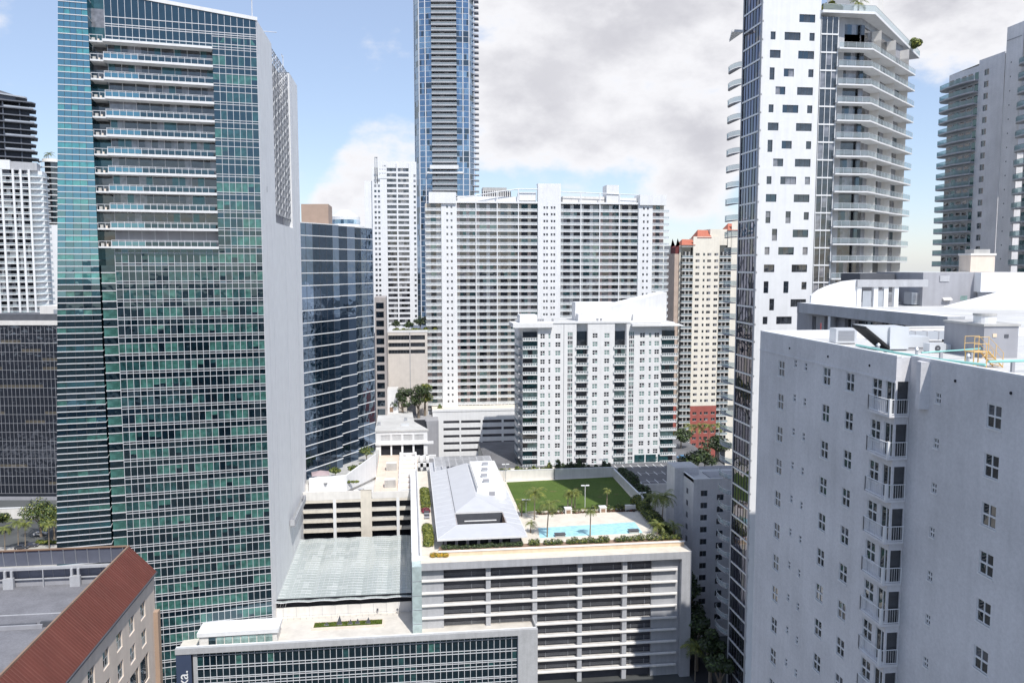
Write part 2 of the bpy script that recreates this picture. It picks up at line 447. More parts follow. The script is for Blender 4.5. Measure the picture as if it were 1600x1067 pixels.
# ================================================================ near white apartment block on the right
G_BLIND = glass('glass_grey_blind', (.085, .09, .105), refl=.07, var=.4)
def near_block():
    XL = 32.6
    YF = 73.0                                     # far corner
    YC = atX(1398, 640, XL)[1]                    # corner by the balcony stack
    ZT = 93.85
    root = thing('apartment_block', 'pale stucco apartment block with four-light windows and a stack of white corner balconies', 'apartment block', (XL, YF, 0))
    LL = YF - YC
    f = Face(root, (0, 0), R(-90))                # u = YF - Y
    XS = 1.0                                     # set-back of the nearer wall
    g = Face(root, (XS, -LL), R(-90))             # nearer wall
    L2 = 40.0
    def U(x, y): return YF - atX(x, y, XL)[1]
    def U2(x, y): return (YF - LL) - atX(x, y, XL + XS)[1]
    def Z1(x, y): return atX(x, y, XL)[2]
    FL = 2.93
    # columns measured on the top row: (pixel x, y top, y bottom) and size
    cols = [(1221, 576, 1.15, 1.40, 2, 2), (1243, 568, .42, .62, 1, 2), (1259, 573, .42, .62, 1, 2), (1291.5, 588, 1.15, 1.40, 2, 2), (1328, 597, 1.15, 1.40, 2, 2), (1370, 607, 1.2, 1.45, 2, 2)]
    floors = list(range(0, 14))
    holes, items = [], []
    for x, y, w_, h_, c, r in cols:
        u = U(x, y); z = Z1(x, y)
        for k in floors:
            zz = z - k * FL
            holes.append((u - w_ / 2, u + w_ / 2, zz - h_ / 2, zz + h_ / 2)); items.append((f, u - w_ / 2, zz - h_ / 2, w_, h_, c, r))
    # corner glazing beside the balcony (in the far wall)
    zt = Z1(1395, 594); dw = 1.15
    dholes = []
    for k in floors:
        zz = zt - k * FL
        dholes.append((LL - dw, LL + .001, zz - 2.3, zz - .05))
    m = MB()
    m.wall(0, LL, 40, ZT, holes + dholes, WHITE2, rev=.14)
    m.box(0, LL, .0, .35, ZT - .001, ZT + .12, WHITE)
    # cornice groove
    m.box(0, LL - .002, -.04, 0.0, ZT - 1.75, ZT - 1.6, WHITE2)
    m.face([(0, 0, 40), (0, 0, ZT), (0, 60, ZT), (0, 60, 40)], WHITE2)
    m.face([(0, .35, ZT + .1), (LL, .35, ZT + .1), (LL, .35, ZT - 1.0), (0, .35, ZT - 1.0)], WHITE)
    # return face looking down the street, lit by the sun, glazed below each lintel
    rt = MB()
    hs = [(.0, .95, zt - k * FL - 2.3, zt - k * FL - .05) for k in floors]
    rt.wall(0, XS + .3, 40, ZT - .02, hs, WHITE2, rev=.14)
    f.put('wall', m)
    Face(root, (0, -LL), 0).put('wall', rt)
    # nearer wall
    cols2 = [(1466, 622, .50, .66, 2, 2), (1553, 651, 1.22, 1.42, 2, 2)]
    holes2 = []
    for x, y, w_, h_, c, r in cols2:
        u = U2(x, y); z = atX(x, y, XL + XS)[2]
        for k in floors:
            zz = z - k * FL
            holes2.append((u - w_ / 2, u + w_ / 2, zz - h_ / 2, zz + h_ / 2)); items.append((g, u - w_ / 2, zz - h_ / 2, w_, h_, c, r))
    m = MB()
    m.wall(0, L2, 40, ZT, holes2, WHITE2, rev=.14)
    m.box(0, L2, .0, .35, ZT - .001, ZT + .12, WHITE)
    m.face([(0, .35, ZT + .1), (L2, .35, ZT + .1), (L2, .35, ZT - 1.0), (0, .35, ZT - 1.0)], WHITE)
    m.face([(L2, 0, 40), (L2, 60, 40), (L2, 60, ZT), (L2, 0, ZT)], WHITE2)
    # shallow pilaster high on the wall
    up = U2(1449, 600)
    m.prism([(up - .45, -.5), (up, -.5), (up + .25, 0), (up - .9, 0)], ZT - 3.2, ZT - .1, WHITE2)
    g.put('wall', m)
    # small round weep vents
    vn = MB()
    for F_, x, y in ((f, 1234, 544), (f, 1294, 557), (f, 1359, 571), (g, 1493, 595), (g, 1580, 614)):
        pass
    vent = MB(); vent.tube((0, 0, 0), (0, -.05, 0), .09, BLACK, n=10)
    vm = vent.mesh('vent')
    for x, y in ((1234, 544), (1294, 557), (1359, 571)): f.put('vent', vm, U(x, y), -.001, Z1(x, y))
    for x, y in ((1493, 595), (1580, 614)): g.put('vent', vm, U2(x, y), -.001, atX(x, y, XL + XS)[2])
    # roof
    rf = MB(); rf.face([(.3, -LL, ZT - .6), (.3, -.3, ZT - .6), (60, -.3, ZT - .6), (60, -LL, ZT - .6)][::-1], ROOFW)
    rf.face([(XS + .3, -LL - L2, ZT - .6), (XS + .3, -LL, ZT - .6), (60, -LL, ZT - .6), (60, -LL - L2, ZT - .6)][::-1], ROOFW)
    rf.box(.36, 60, -.35, -.001, ZT - .6, ZT + .12, WHITE)
    rf.build('roof', root)
    # windows: glass sheet with a white frame under it
    fm_c, gm_c = {}, {}
    rnd = random.Random(3)
    for (F_, u, z, w_, h_, c, r) in items:
        key = (w_, h_, c, r, rnd.choice((0, 0, 0, 1)))
        if key not in fm_c:
            fr = MB(); t = .07 if w_ > .6 else .05
            fr.box(0, t, .04, .12, 0, h_, WHITE).box(w_ - t, w_, .04, .12, 0, h_, WHITE).box(t, w_ - t, .04, .12, 0, t, WHITE).box(t, w_ - t, .04, .12, h_ - t, h_, WHITE)
            for i in range(1, c): x = w_ * i / c; fr.box(x - .035, x + .035, .045, .12, t, h_ - t, WHITE)
            fr.box(t, w_ - t, .03, .12, h_ / 2 - .05, h_ / 2 + .05, WHITE)
            fr.box(-.05, w_ + .05, -.05, .04, -.09, 0, WHITE)
            fm_c[key] = fr.mesh('frame')
            gl = MB(); gmat = (G_WIN, G_WIN2)[0]
            gl.face([(0, .10, 0), (w_, .10, 0), (w_, .10, h_ * (.5 if key[4] else 1)), (0, .10, h_ * (.5 if key[4] else 1))], G_WIN)
            if key[4]: gl.face([(0, .10, h_ / 2), (w_, .10, h_ / 2), (w_, .10, h_), (0, .10, h_)], G_BLIND)
            gm_c[key] = gl.mesh('window')
        o = F_.put('window', gm_c[key], u, 0, z)
        link('frame', fm_c[key], o)
    # corner glass doors
    dg = MB()
    dg.face([(0, .10, 0), (dw, .10, 0), (dw, .10, 2.25), (0, .10, 2.25)], G_WIN)
    dg.face([(dw - .1, 0, 0), (dw - .1, .1 , 0), (dw - .1, .1, 2.25), (dw - .1, 0, 2.25)], G_WIN)
    dgm = dg.mesh('glass_door')
    df = MB(); df.box(.0, .06, .05, .12, 0, 2.25, WHITE).box(dw * .52, dw * .52 + .06, .05, .12, 0, 2.25, WHITE).box(.06, dw, .05, .12, 2.19, 2.25, WHITE).box(dw - .06, dw, .02, .1, 0, 2.25, WHITE)
    dfm = df.mesh('frame')
    d2 = MB(); d2.face([(0, .10, 0), (.95, .10, 0), (.95, .10, 2.25), (0, .10, 2.25)], G_WIN)
    d2m = d2.mesh('glass_door')
    h = Face(root, (0, -LL), 0)
    # balcony: slab wrapping the corner, rails on both outer sides
    B0, B1, OUT = LL - 2.6, LL + .12, .45
    sl = MB(); sl.box(B0, B1, -OUT, 0, -.16, 0, WHITE2).box(LL, B1, 0.002, XS - .02, -.16, 0, WHITE2)
    slm = sl.mesh('balcony')
    rl = MB()
    def rail(p0, p1, n):
        p0, p1 = Vector(p0), Vector(p1)
        for z in (.08, 1.05): rl.bar(p0 + Vector((0, 0, z)), p1 + Vector((0, 0, z)), .05, .05, WHITE)
        for i in range(n + 1):
            q = p0.lerp(p1, i / n); t = .045 if i in (0, n) else .013
            rl.tube(q + Vector((0, 0, .0)), q + Vector((0, 0, 1.07)), t, WHITE, n=4, cap=False)
    rail((B0 + .05, -.02, 0), (B0 + .05, -OUT + .05, 0), 9)
    rail((B0 + .05, -OUT + .05, 0), (B1 - .05, -OUT + .05, 0), 12)
    rail((B1 - .05, -OUT + .05, 0), (B1 - .05, XS - .05, 0), 8)
    rl.box(B1 - .16, B1, -OUT, -OUT + .16, 0, 1.12, WHITE)
    rlm = rl.mesh('railing')
    for k in floors:
        zb = zt - k * FL - 2.3
        o = f.put('glass_door', dgm, LL - dw, 0, zb); link('frame', dfm, o)
        h.put('glass_door', d2m, 0, 0, zb)
        o = f.put('balcony', slm, 0, 0, zb - .03); link('railing', rlm, o)
    return root, XL, YC, ZT
near_root, NXL, NYC, NZT = near_block()

# ---------------------------------------------------------------- things on its roof
ZR = NZT - .6
def roof_things():
    def P(x, y): return atz(x, y, ZR)
    # large condenser with a slanted black mesh intake
    x0, y0 = atz(1388, 548, ZR)
    t = thing('air_handling_unit', 'large white rooftop air handler with a slanted black mesh intake', 'air handler', (x0, y0, ZR), R(-6))
    c = MB(); c.box(.0, 1.5, -.2, 2.2, .15, 1.9, ALU).box(1.5, 3.3, .1, 2.0, .25, 1.1, ALU).box(.1, 3.2, 0, 2, 0, .2, GREY); c.build('casing', t)
    c = MB(); c.prism([(-2.0, -.25), (0, -.25), (0, 2.25), (-2.0, 2.25)], [1.75, .12, .12, 1.75], [1.95, .35, .35, 1.95], FABD); c.build('intake_screen', t)
    c = MB(); c.prism([(-2.0, .05), (0, .05), (0, 2.0), (-2.0, 2.0)], [1.9, .3, .3, 1.9], [2.0, 1.9, 1.9, 2.0], ALU); c.build('hood', t)
    x0, y0 = atz(1322, 538, ZR)
    t = thing('air_conditioner', 'plain white boxy air conditioner beside the slanted black intake', 'air conditioner', (x0, y0, ZR), R(-6))
    c = MB(); c.box(-.9, .9, 0, 1.4, .12, 1.35, ALU).box(-.8, .8, .1, 1.3, 0, .14, GREY); c.build('casing', t)
    c = MB(); c.box(-.7, .7, -.02, 0.0, .3, 1.2, STEEL)
    for i in range(7): c.box(-.68, .68, -.04, -.02, .36 + i * .12, .40 + i * .12, GREY)
    c.build('grille', t)
    # lower run of units
    x0, y0 = atz(1452, 552, ZR)
    src = None
    for i, (dx, wd, hh, lb) in enumerate(((0, 1.3, .75, 'low white air conditioner nearest the slanted black intake'), (1.7, 1.1, .62, 'smallest low white air conditioner in the row before the yellow stairs'), (3.2, 1.6, .8, 'widest low white air conditioner nearest the yellow stairs'))):
        t = thing('air_conditioner', lb, 'air conditioner', (x0 + dx, y0 + .3 * i, ZR), R(-4), 'low air conditioners on the near roof')
        c = MB(); c.box(0, wd, 0, .9, .1, hh, ALU).box(.05, wd - .05, .05, .85, 0, .1, GREY); c.build('casing', t)
        c = MB(); c.tube((wd * .5, -.03, hh * .52), (wd * .5, .02, hh * .52), hh * .3, DGREY, n=14)
        c.tube((wd * .5, -.05, hh * .52), (wd * .5, -.02, hh * .52), hh * .08, STEEL, n=10); c.build('fan', t)
    # teal pipes
    def pipe(name, label, pts, r):
        m = MB()
        for a, b in zip(pts, pts[1:]): m.tube(a, b, r, TEALP, n=8)
        o = m.build(name); tag(o, label, 'pipe')
        s = MB()
        for a, b in zip(pts, pts[1:]):
            n = max(1, int((Vector(b) - Vector(a)).length / 2.5))
            for i in range(n):
                q = Vector(a).lerp(Vector(b), (i + .5) / n); s.box(q.x - .1, q.x + .1, q.y - .08, q.y + .08, ZR, q.z - r * .8, GREY)
        s.build('support', o)
    z = ZR + .45
    A = [(*atz(x, y, z), z) for x, y in ((1338, 539), (1400, 551), (1470, 562), (1540, 570))]
    pipe('water_pipe', 'long teal pipe running along the roof parapet', A, .085)
    B = [(*atz(x, y, z + .25), z + .25) for x, y in ((1440, 551), (1500, 547), (1538, 544))]
    pipe('water_pipe', 'thin teal pipe slanting back to the yellow stairs', B, .05)
    Cc = [(*atz(x, y, z + .3), z + .3) for x, y in ((1545, 565), (1620, 563))]
    pipe('water_pipe', 'short teal pipe passing right of the yellow stairs', Cc, .085)
    # yellow access stairs
    sx, sy_ = atz(1563, 572, ZR + .1)
    t = thing('access_stairs', 'yellow metal stairs with handrails leading to a platform', 'stairs', (sx, sy_, ZR), R(8))
    st = MB(); n = 6
    for i in range(n):
        a = i / (n - 1); st.box(-.95 * a - .12, -.95 * a + .14, 0, .8, .12 + .95 * a - .02, .12 + .95 * a + .02, YELP)
    for yy in (0, .8): st.bar((.2, yy, .02), (-1.05, yy, 1.12), .05, .09, YELP)
    st.build('treads', t)
    pl = MB(); pl.box(-2.2, -1.05, 0, .8, 1.06, 1.12, YELP)
    for xx in (-2.15, -1.1):
        for yy in (.05, .75): pl.tube((xx, yy, 0), (xx, yy, 1.06), .04, YELP, n=6)
    pl.bar((-2.15, .05, .1), (-1.1, .05, 1.0), .03, .03, YELP)
    pl.build('platform', t)
    for yy in (0.0, .8):
        h = MB()
        for dz in (.5, .95):
            h.bar((.2, yy, .05 + dz), (-1.05, yy, 1.12 + dz), .03, .03, YELP); h.bar((-1.05, yy, 1.12 + dz), (-2.2, yy, 1.12 + dz), .03, .03, YELP)
        for xx, zb in ((.2, .05), (-.42, .6), (-1.05, 1.12), (-2.2, 1.12)): h.tube((xx, yy, zb), (xx, yy, zb + .97), .025, YELP, n=5)
        h.build('handrail', t)
    # plant room wall with a round tank top
    px_, py_ = atz(1543, 561, ZR)
    t = thing('plant_room', 'grey rooftop plant room with small wall vents behind the yellow stairs', 'plant room', (px_, py_ + .5, ZR), R(-4))
    c = MB(); c.box(0, 2.6, 0, 5, 0, 2.35, GREY); c.build('wall', t)
    c = MB(); c.box(-.1, 2.7, -.1, 5.1, 2.35, 2.5, CONC); c.build('roof', t)
    c = MB(); c.box(.65, .95, -.04, 0, 1.55, 1.8, PEACH); c.build('vent', t)
    c = MB(); c.box(1.55, 1.85, -.04, 0, 1.5, 1.75, DGREY); c.build('vent', t)
    t = thing('water_tank', 'round white tank with a grey lid standing on the plant room', 'tank', (px_ + .9, py_ + 1.7, ZR + 2.5), 0)
    c = MB(); c.tube((0, 0, 0), (0, 0, .55), .75, WHITE, n=20); c.build('tank_body', t, smooth=False)
    c = MB(); c.tube((0, 0, .55), (0, 0, .72), .8, CONC, n=20); c.build('lid', t)
    # small red standpipe near the far corner
    rx, ry = atz(1282, 526, ZR)
    t = thing('standpipe', 'slim red standpipe with two valves near the roof corner', 'standpipe', (rx, ry, ZR))
    REDP = mat('red_paint_pipe', (.5, .06, .05), rough=.5)
    c = MB(); c.tube((0, 0, 0), (0, 0, 1.3), .035, REDP); c.build('riser', t)
    c = MB(); c.tube((0, 0, .3), (.5, 0, .3), .035, REDP).tube((.5, 0, .15), (.5, 0, .45), .07, REDP, n=8); c.build('valve', t)
    # low inner parapet / upstand behind the units

    # upstand wall, duct run and conduits that fill the middle of the near roof
    a = atz(1395, 541, ZR); b = atz(1535, 556, ZR)
    t = thing('roof_upstand', 'low white upstand wall across the near roof behind the teal pipe', 'wall', (a[0] + 1.5, a[1] + 5.5, ZR))
    c = MB(); c.box(0, 9, 0, .3, 0, 1.1, WARM); c.build('wall', t)
    c = MB(); c.box(-.05, 9.05, -.05, .35, 1.1, 1.2, WHITE); c.build('coping', t)
    t = thing('roof_duct', 'long grey sheet metal duct between the low air conditioners and the upstand', 'duct', (a[0] + .8, a[1] + 3.4, ZR), R(-6))
    c = MB(); c.box(0, 6.5, 0, .8, .25, .95, STEEL)
    for i in range(7): c.box(i * 1.05 + .05, i * 1.05 + .11, -.03, .83, .22, .98, GREY)
    c.build('duct', t)
    c = MB()
    for x in (.4, 3.2, 6.1): c.box(x - .1, x + .1, .1, .7, 0, .25, DGREY)
    c.build('support', t)
    for i, (px, py, lb) in enumerate(((1302, 529, 'small grey vent cowl nearest the red standpipe'), (1372, 549, 'small grey vent cowl in front of the slanted black intake'), (1432, 556, 'small grey vent cowl in front of the low air conditioners'), (1512, 567, 'small grey vent cowl before the foot of the yellow stairs'))):
        x, y = atz(px, py, ZR); q = thing('vent_cowl', lb, 'vent', (x, y, ZR), 0, 'vent cowls on the near roof')
        c = MB(); c.tube((0, 0, 0), (0, 0, .5), .11, STEEL, n=10); c.build('pipe', q)
        c = MB(); c.tube((0, 0, .48), (0, 0, .66), .2, STEEL, r1=.08, n=10); c.build('cap', q)
roof_things()
# ================================================================ green glass tower on the left
class Tilted(MB):
    """panes of a curtain wall, each set a hair out of true as real glazing is"""
    rj = random.Random(77)
    def face(s, pts, m):
        a, b = s.rj.uniform(-.012, .012), s.rj.uniform(-.012, .012)
        q = [(p[0], p[1] + (a if i in (0, 3) else -a) + (b if i < 2 else -b), p[2]) for i, p in enumerate(pts)]
        return MB.face(s, q, m)
def green_tower():
    ang = R(9.8)
    u0 = ray(183, 415)[0]; d0 = 177.0
    X0, Y0 = grid(u0 * d0, d0)
    root = thing('glass_office_tower', 'tall green glass tower with stacked white balconies and a blank white stone side wall', 'tower', (X0, Y0, 0), ang)
    W, FL, NC = 30.2, 3.89, 23
    ZB, ZT = 19.0, 153.6
    ZS = 146.7                                  # top balcony slab
    cw = W / NC
    f = Face(root, (0, 0), 0)
    rnd = random.Random(11)
    # ---- curtain wall of the main face
    pane, mul = Tilted(), MB()
    NBC = 16                                    # columns with balconies
    def floor_panes(z, ca, cb, style):
        runs = []
        on = rnd.random() < style; left = rnd.randint(2, 7); bright = rnd.random() < .6
        for i in range(ca, cb):
            if left == 0: on = not on if rnd.random() < .8 else on; bright = rnd.random() < .6; left = rnd.randint(3, 10) if on else max(1, int(rnd.randint(1, 7) * (1.1 - style)))
            left -= 1
            x0, x1 = i * cw, (i + 1) * cw
            za, zb, zc, zd = z, z + FL * .13, z + FL * .68, z + FL
            pane.face([(x0, 0, za), (x1, 0, za), (x1, 0, zb), (x0, 0, zb)], G_DARK)
            if on and rnd.random() < .95:
                k = rnd.random()
                mt = (G_TEAL if k < .78 else G_TEAL2) if bright else (G_TEAL2 if k < .8 else G_TEAL)
                if rnd.random() < .16:             # blind only half drawn
                    zm = zb + (zc - zb) * rnd.uniform(.3, .6)
                    pane.face([(x0, 0, zb), (x1, 0, zb), (x1, 0, zm), (x0, 0, zm)], G_DARK)
                    pane.face([(x0, 0, zm), (x1, 0, zm), (x1, 0, zc), (x0, 0, zc)], mt)
                else: pane.face([(x0, 0, zb), (x1, 0, zb), (x1, 0, zc), (x0, 0, zc)], mt)
            else:
                pane.face([(x0, 0, zb), (x1, 0, zb), (x1, 0, zc), (x0, 0, zc)], G_DARK if rnd.random() < .8 else G_TEAL2)
            pane.face([(x0, 0, zc), (x1, 0, zc), (x1, 0, zd), (x0, 0, zd)], G_DARK)
        for q in (0, .13, .68):
            zz = z + FL * q
            mul.box(ca * cw, cb * cw, -.10, 0.02, zz - .06, zz + .06, MULL)
    nlow = 27
    for k in range(-nlow, 12):
        z = ZS - 11 * FL + k * FL - FL * .0
        zt = z + FL
        if zt < 2: continue
        if k < 0:
            st = rnd.choice((.35, .5, .62, .72)) if k < -1 else .08
            if k in (-9, -15, -16): st = .3
            floor_panes(z, 0, NC, st)
        else: floor_panes(z, NBC, NC, .45)
    # crown band above the top slab
    zc = ZS
    def top(u): return ZT + 3.2 - 3.2 * u / W
    for i in range(NC):
        x0, x1 = i * cw, (i + 1) * cw
        for a, b in ((0, 1.1), (1.1, 3.1), (3.1, 3.55), (3.55, 5.0), (5.0, None)):
            za = zc + a; t0 = top(x0) if b is None else zc + b; t1 = top(x1) if b is None else zc + b
            pane.face([(x0, 0, za), (x1, 0, za), (x1, 0, t1), (x0, 0, t0)], G_DARK)
    for a in (1.1, 3.1, 3.55, 5.0): mul.box(0, W, -.10, .02, zc + a - .075, zc + a + .075, MULL)
    zlow = ZS - 11 * FL - nlow * FL
    for i in range(NC + 1):
        x = i * cw
        if i > NBC: mul.box(x - .042, x + .042, -.14, .02, zlow, top(x) - .2, MULL)
        else:
            mul.box(x - .042, x + .042, -.14, .02, zlow, ZS - 11 * FL - .3, MULL)
            mul.box(x - .042, x + .042, -.14, .02, ZS + .1, top(x) - .2, MULL)
    cwp = f.put('curtain_wall', pane)
    link('mullion_grid', mul.mesh('mullion_grid'), cwp)
    cop = MB(); cop.prism([(-.1, -.35), (W + .3, -.35), (W + .3, .6), (-.1, .6)], [top(0) - .3, top(W) - .3, top(W) - .3, top(0) - .3], [top(0) + .45, top(W) + .45, top(W) + .45, top(0) + .45], WHITE)
    f.put('roof_edge', cop)
    # ---- recessed flats behind the balconies
    back = MB()
    BX = NBC * cw; DEP = 1.9
    for k in range(11):
        z = ZS - 11 * FL + k * FL
        zt_ = z + FL
        nseg = 16
        for i in range(nseg):
            x0, x1 = BX * i / nseg, BX * (i + 1) / nseg
            mt = G_WIN if rnd.random() < .62 else (G_WIN2 if rnd.random() < .5 else G_TEAL2)
            if k == 0: mt = GREY
            back.face([(x0, DEP, z + .3), (x1, DEP, z + .3), (x1, DEP, zt_), (x0, DEP, zt_)], mt)
            if i % 2 == 0: back.box(x0 - .05, x0 + .05, DEP - .06, DEP, z + .3, zt_ - .1, MULL)
        back.face([(BX, 0, z), (BX, DEP, z), (BX, DEP, zt_), (BX, 0, zt_)], GREY)
    f.put('recess_wall', back)
    # ---- balconies: slab, glass rail panels, top rail
    PR = 1.15
    sl = MB(); sl.box(-.5, BX + .05, -PR, DEP, -.28, .22, WHITE)
    gl = MB(); rl = MB(); npan = 16
    for i in range(npan):
        x0 = -.35 + (BX) * i / npan; x1 = -.35 + BX * (i + 1) / npan
        gl.face([(x0 + .06, -PR + .1, .30), (x1 - .06, -PR + .1, .30), (x1 - .06, -PR + .1, 1.15), (x0 + .06, -PR + .1, 1.15)], G_DARK if i > 4 + 0 else G_WING)
        rl.box(x0 - .05, x0 + .05, -PR + .04, -PR + .16, .22, 1.45, MULL)
    rl.box(-.4, BX + .02, -PR + .03, -PR + .17, 1.17, 1.25, MULL).box(-.4, BX + .02, -PR + .05, -PR + .15, 1.42, 1.5, MULL)
    slm, glm, rlm = sl.mesh('balcony'), gl.mesh('glass_panel'), rl.mesh('railing')
    for k in range(12):
        o = f.put('balcony', slm, 0, 0, ZS - k * FL)
        if k >= 1 or True:
            if k: link('glass_panel', glm, o); link('railing', rlm, o)
    # soffit terrace under the lowest slab
    b = MB(); b.box(0, BX, .05, DEP, ZS - 12 * FL + FL * .0, ZS - 12 * FL + .3, GREY)
    # ---- blank stone side wall with a tall recess
    s = Face(root, (W, 0), R(90) - ang)
    SL, R0, R1, RZ = 68.0, 20.9, 51.0, 110.6
    wb = MB()
    wb.face([(0, 0, ZB - 19), (R0, 0, ZB - 19), (R0, 0, ZT + .2), (0, 0, ZT + .2)], STONE)
    wb.face([(R0, 0, ZB - 19), (R1, 0, ZB - 19), (R1, 0, RZ), (R0, 0, RZ)], STONE)
    wb.face([(R1, 0, ZB - 19), (SL, 0, ZB - 19), (SL, 0, ZT + .2), (R1, 0, ZT + .2)], STONE)
    wb.face([(R0, 0, RZ), (R1, 0, RZ), (R1, 3.5, RZ), (R0, 3.5, RZ)], STONE)
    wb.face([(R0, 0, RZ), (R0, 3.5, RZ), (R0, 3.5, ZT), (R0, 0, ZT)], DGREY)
    wb.face([(R1, 0, RZ), (R1, 0, ZT), (R1, 3.5, ZT), (R1, 3.5, RZ)], STONE)
    wb.face([(0, 0, ZT + .2), (R0, 0, ZT + .2), (R0, 18, ZT + .2), (0, 18, ZT + .2)], ROOFW)
    wb.face([(R1, 0, ZT + .2), (SL, 0, ZT + .2), (SL, 30, ZT + .2), (R1, 30, ZT + .2)], ROOFW)
    wb.face([(SL, 0, 0), (SL, 30, 0), (SL, 30, ZT + .2), (SL, 0, ZT + .2)], STONE)
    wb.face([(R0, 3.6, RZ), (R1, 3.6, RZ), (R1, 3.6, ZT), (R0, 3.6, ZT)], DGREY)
    s.put('side_wall', wb)
    jn = MB()
    for u in (7.0, 14.0, 36.0, 59.0): jn.box(u - .03, u + .03, -.012, 0, ZB, RZ - 1, GREY)
    s.put('joint_strip', jn)
    lat = MB()
    nz = 46; nu = 12
    for i in range(nz + 1):
        z = RZ + 2.2 + (ZT - RZ - 2.2) * i / nz
        lat.box(R0 + .1, R1 - .1, .5, .62, z - .09, z + .09, DGREY)
    for i in range(nu + 1):
        u = R0 + .2 + (R1 - R0 - .4) * i / nu
        lat.box(u - .12, u + .12, .35, .5, RZ + 2.2, ZT, STEEL)
    for i in range(nu):
        for j in range(0, nz, 2):
            u = R0 + .2 + (R1 - R0 - .4) * i / nu; z = RZ + 2.2 + (ZT - RZ - 2.2) * j / nz; du = (R1 - R0 - .4) / nu; dz = (ZT - RZ - 2.2) / nz * 2
            lat.bar((u, .42, z), (u + du, .42, z + dz), .10, .10, (DGREY, GREY, DGREY, WHITE)[(i + j) % 4])
    s.put('lattice_screen', lat)
    # small window slits and vents in the stone
    v = MB(); v.box(0, .35, -.02, .0, 0, 1.3, DGREY)
    s.put('vent', v, 8.5, 0, 117)
    # ---- notch with small balconies, and the tapered glass wing
    NW = 3.35
    n = Face(root, (-NW, 5.0), 0)
    nb = MB()
    for k in range(-23, 14):
        z = ZS - 11 * FL + k * FL
        mt = (G_TEAL2, G_WIN, G_WIN2)[rnd.choice((0, 1, 1, 2))] if k >= 0 else G_DARK
        nb.face([(0, 0, z), (NW, 0, z), (NW, 0, z + FL), (0, 0, z + FL)], mt)
    n.put('recess_wall', nb)
    # tinted glass stair boxes stacked in the lower notch
    bx = MB(); bx.box(.4, NW - .05, -3.9, -.1, 0, FL * .55, G_TEAL); bxm = bx.mesh('bay_window')
    b2 = MB(); b2.box(.3, NW - .05, -4.0, -.1, -.12, .12, MULL); b2.box(.3, NW - .05, -4.0, -.1, FL * .55, FL * .55 + .2, MULL)
    b2.box(.4, NW - .05, -3.95, -.1, FL * .57, FL - .12, G_DARK); b2m = b2.mesh('spandrel')
    for k in range(-21, 0):
        z = ZS - 11 * FL + k * FL
        if k in (-1,): continue
        o = n.put('bay_window', bxm, 0, 0, z + .1); link('spandrel', b2m, o)
    sb = MB(); sb.box(.15, NW - .6, -4.6, 0, -.2, .15, WHITE)
    for xx in (.2, NW * .5, NW - .7): sb.box(xx, xx + .06, -4.55, -4.45, .15, 1.3, MULL)
    sb.box(.15, NW - .6, -4.56, -4.46, 1.22, 1.32, MULL)
    sb.box(.5, 1.1, -3.6, -3.0, .15, .9, CONC).box(1.5, 1.9, -3.4, -3.0, .15, .75, TAN)
    sbm = sb.mesh('balcony')
    for k in range(0, 12): n.put('balcony', sbm, 0, 0, ZS - 11 * FL + k * FL)
    # wing
    ZW = 166.0
    def xl(z): return -11.3 + (z - 100) * .047
    def yl(z): return .8
    wg, wm = Tilted(), MB()
    nr = int(ZW / (FL / 3)); hstep = FL / 3
    for i in range(nr):
        z0, z1 = i * hstep, (i + 1) * hstep
        for j in range(5):
            def q(t, z): return (xl(z) + (-NW - xl(z)) * t, .8, z)
            kk = rnd.random()
            band = (i // 3) % 2
            mt = G_WING if (i % 3 or kk < .35) else G_WING2
            if z1 < 96: mt = G_DARK if i % 3 else ((G_TEAL, G_TEAL2, G_WING)[int(kk * 3)] if (i // 3 * 7) % 5 else G_DARK)
            wg.face([q(j / 5, z0), q((j + 1) / 5, z0), q((j + 1) / 5, z1), q(j / 5, z1)], mt)
        wm.box(xl(z0) - .02, -NW + .02, .66, .8, z0 - .09, z0 + .09, MULL)
    for j in range(1, 5):
        for i in range(0, nr, 3):
            z0, z1 = i * hstep, min(ZW, (i + 3) * hstep)
            x0 = xl(z0) + (-NW - xl(z0)) * j / 5; x1 = xl(z1) + (-NW - xl(z1)) * j / 5
            wm.bar((x0, .76, z0), (x1, .76, z1), .05, .05, DGREY)
    w = f.put('glass_wing', wg); link('mullion_grid', wm.mesh('mullion_grid'), w)
    sd = MB()
    sd.face([(-NW, .8, 0), (-NW, 5, 0), (-NW, 5, ZW), (-NW, .8, ZW)], G_DARK)
    sd.face([(xl(0), .8, 0), (xl(ZW), .8, ZW), (xl(ZW), 40, ZW), (xl(0), 40, 0)], G_WING)
    for k in range(0, 42):
        z = k * FL; sd.box(-NW - .02, -NW + .06, .8, 5, z - .1, z + .1, MULL)
    f.put('wing_return', sd)
    # rear glass block rising above the main roof, and roof deck
    rb = MB(); rb.prism([(-9, 8), (6, 8), (10, 30), (-9, 30)], ZT - 1, [171, 163.5, 163.5, 171], G_WING2)
    for i in range(1, 8): rb.bar((-9 + i * 1.9, 7.95, ZT), (-9 + i * 1.9, 7.95, 171 - i * .95), .05, .05, MULL)
    f.put('rear_block', rb)
    rd = MB(); rd.prism([(0, .5), (W, .5), (W, 16), (0, 25)], ZT - 1.2, ZT - 1.0, ROOFG); rd.prism([(0, 25), (W + 1.2, 16), (W + 7.5, 60), (0, 60)], ZB, ZT - 1.0, GREY)
    f.put('roof', rd)
    core = MB(); core.prism([(.1, DEP + .1), (W - .1, DEP + .1), (W + 3, 30), (.1, 30)], 0, ZS - 11 * FL - .3, BLACK)
    f.put('inner_wall', core)
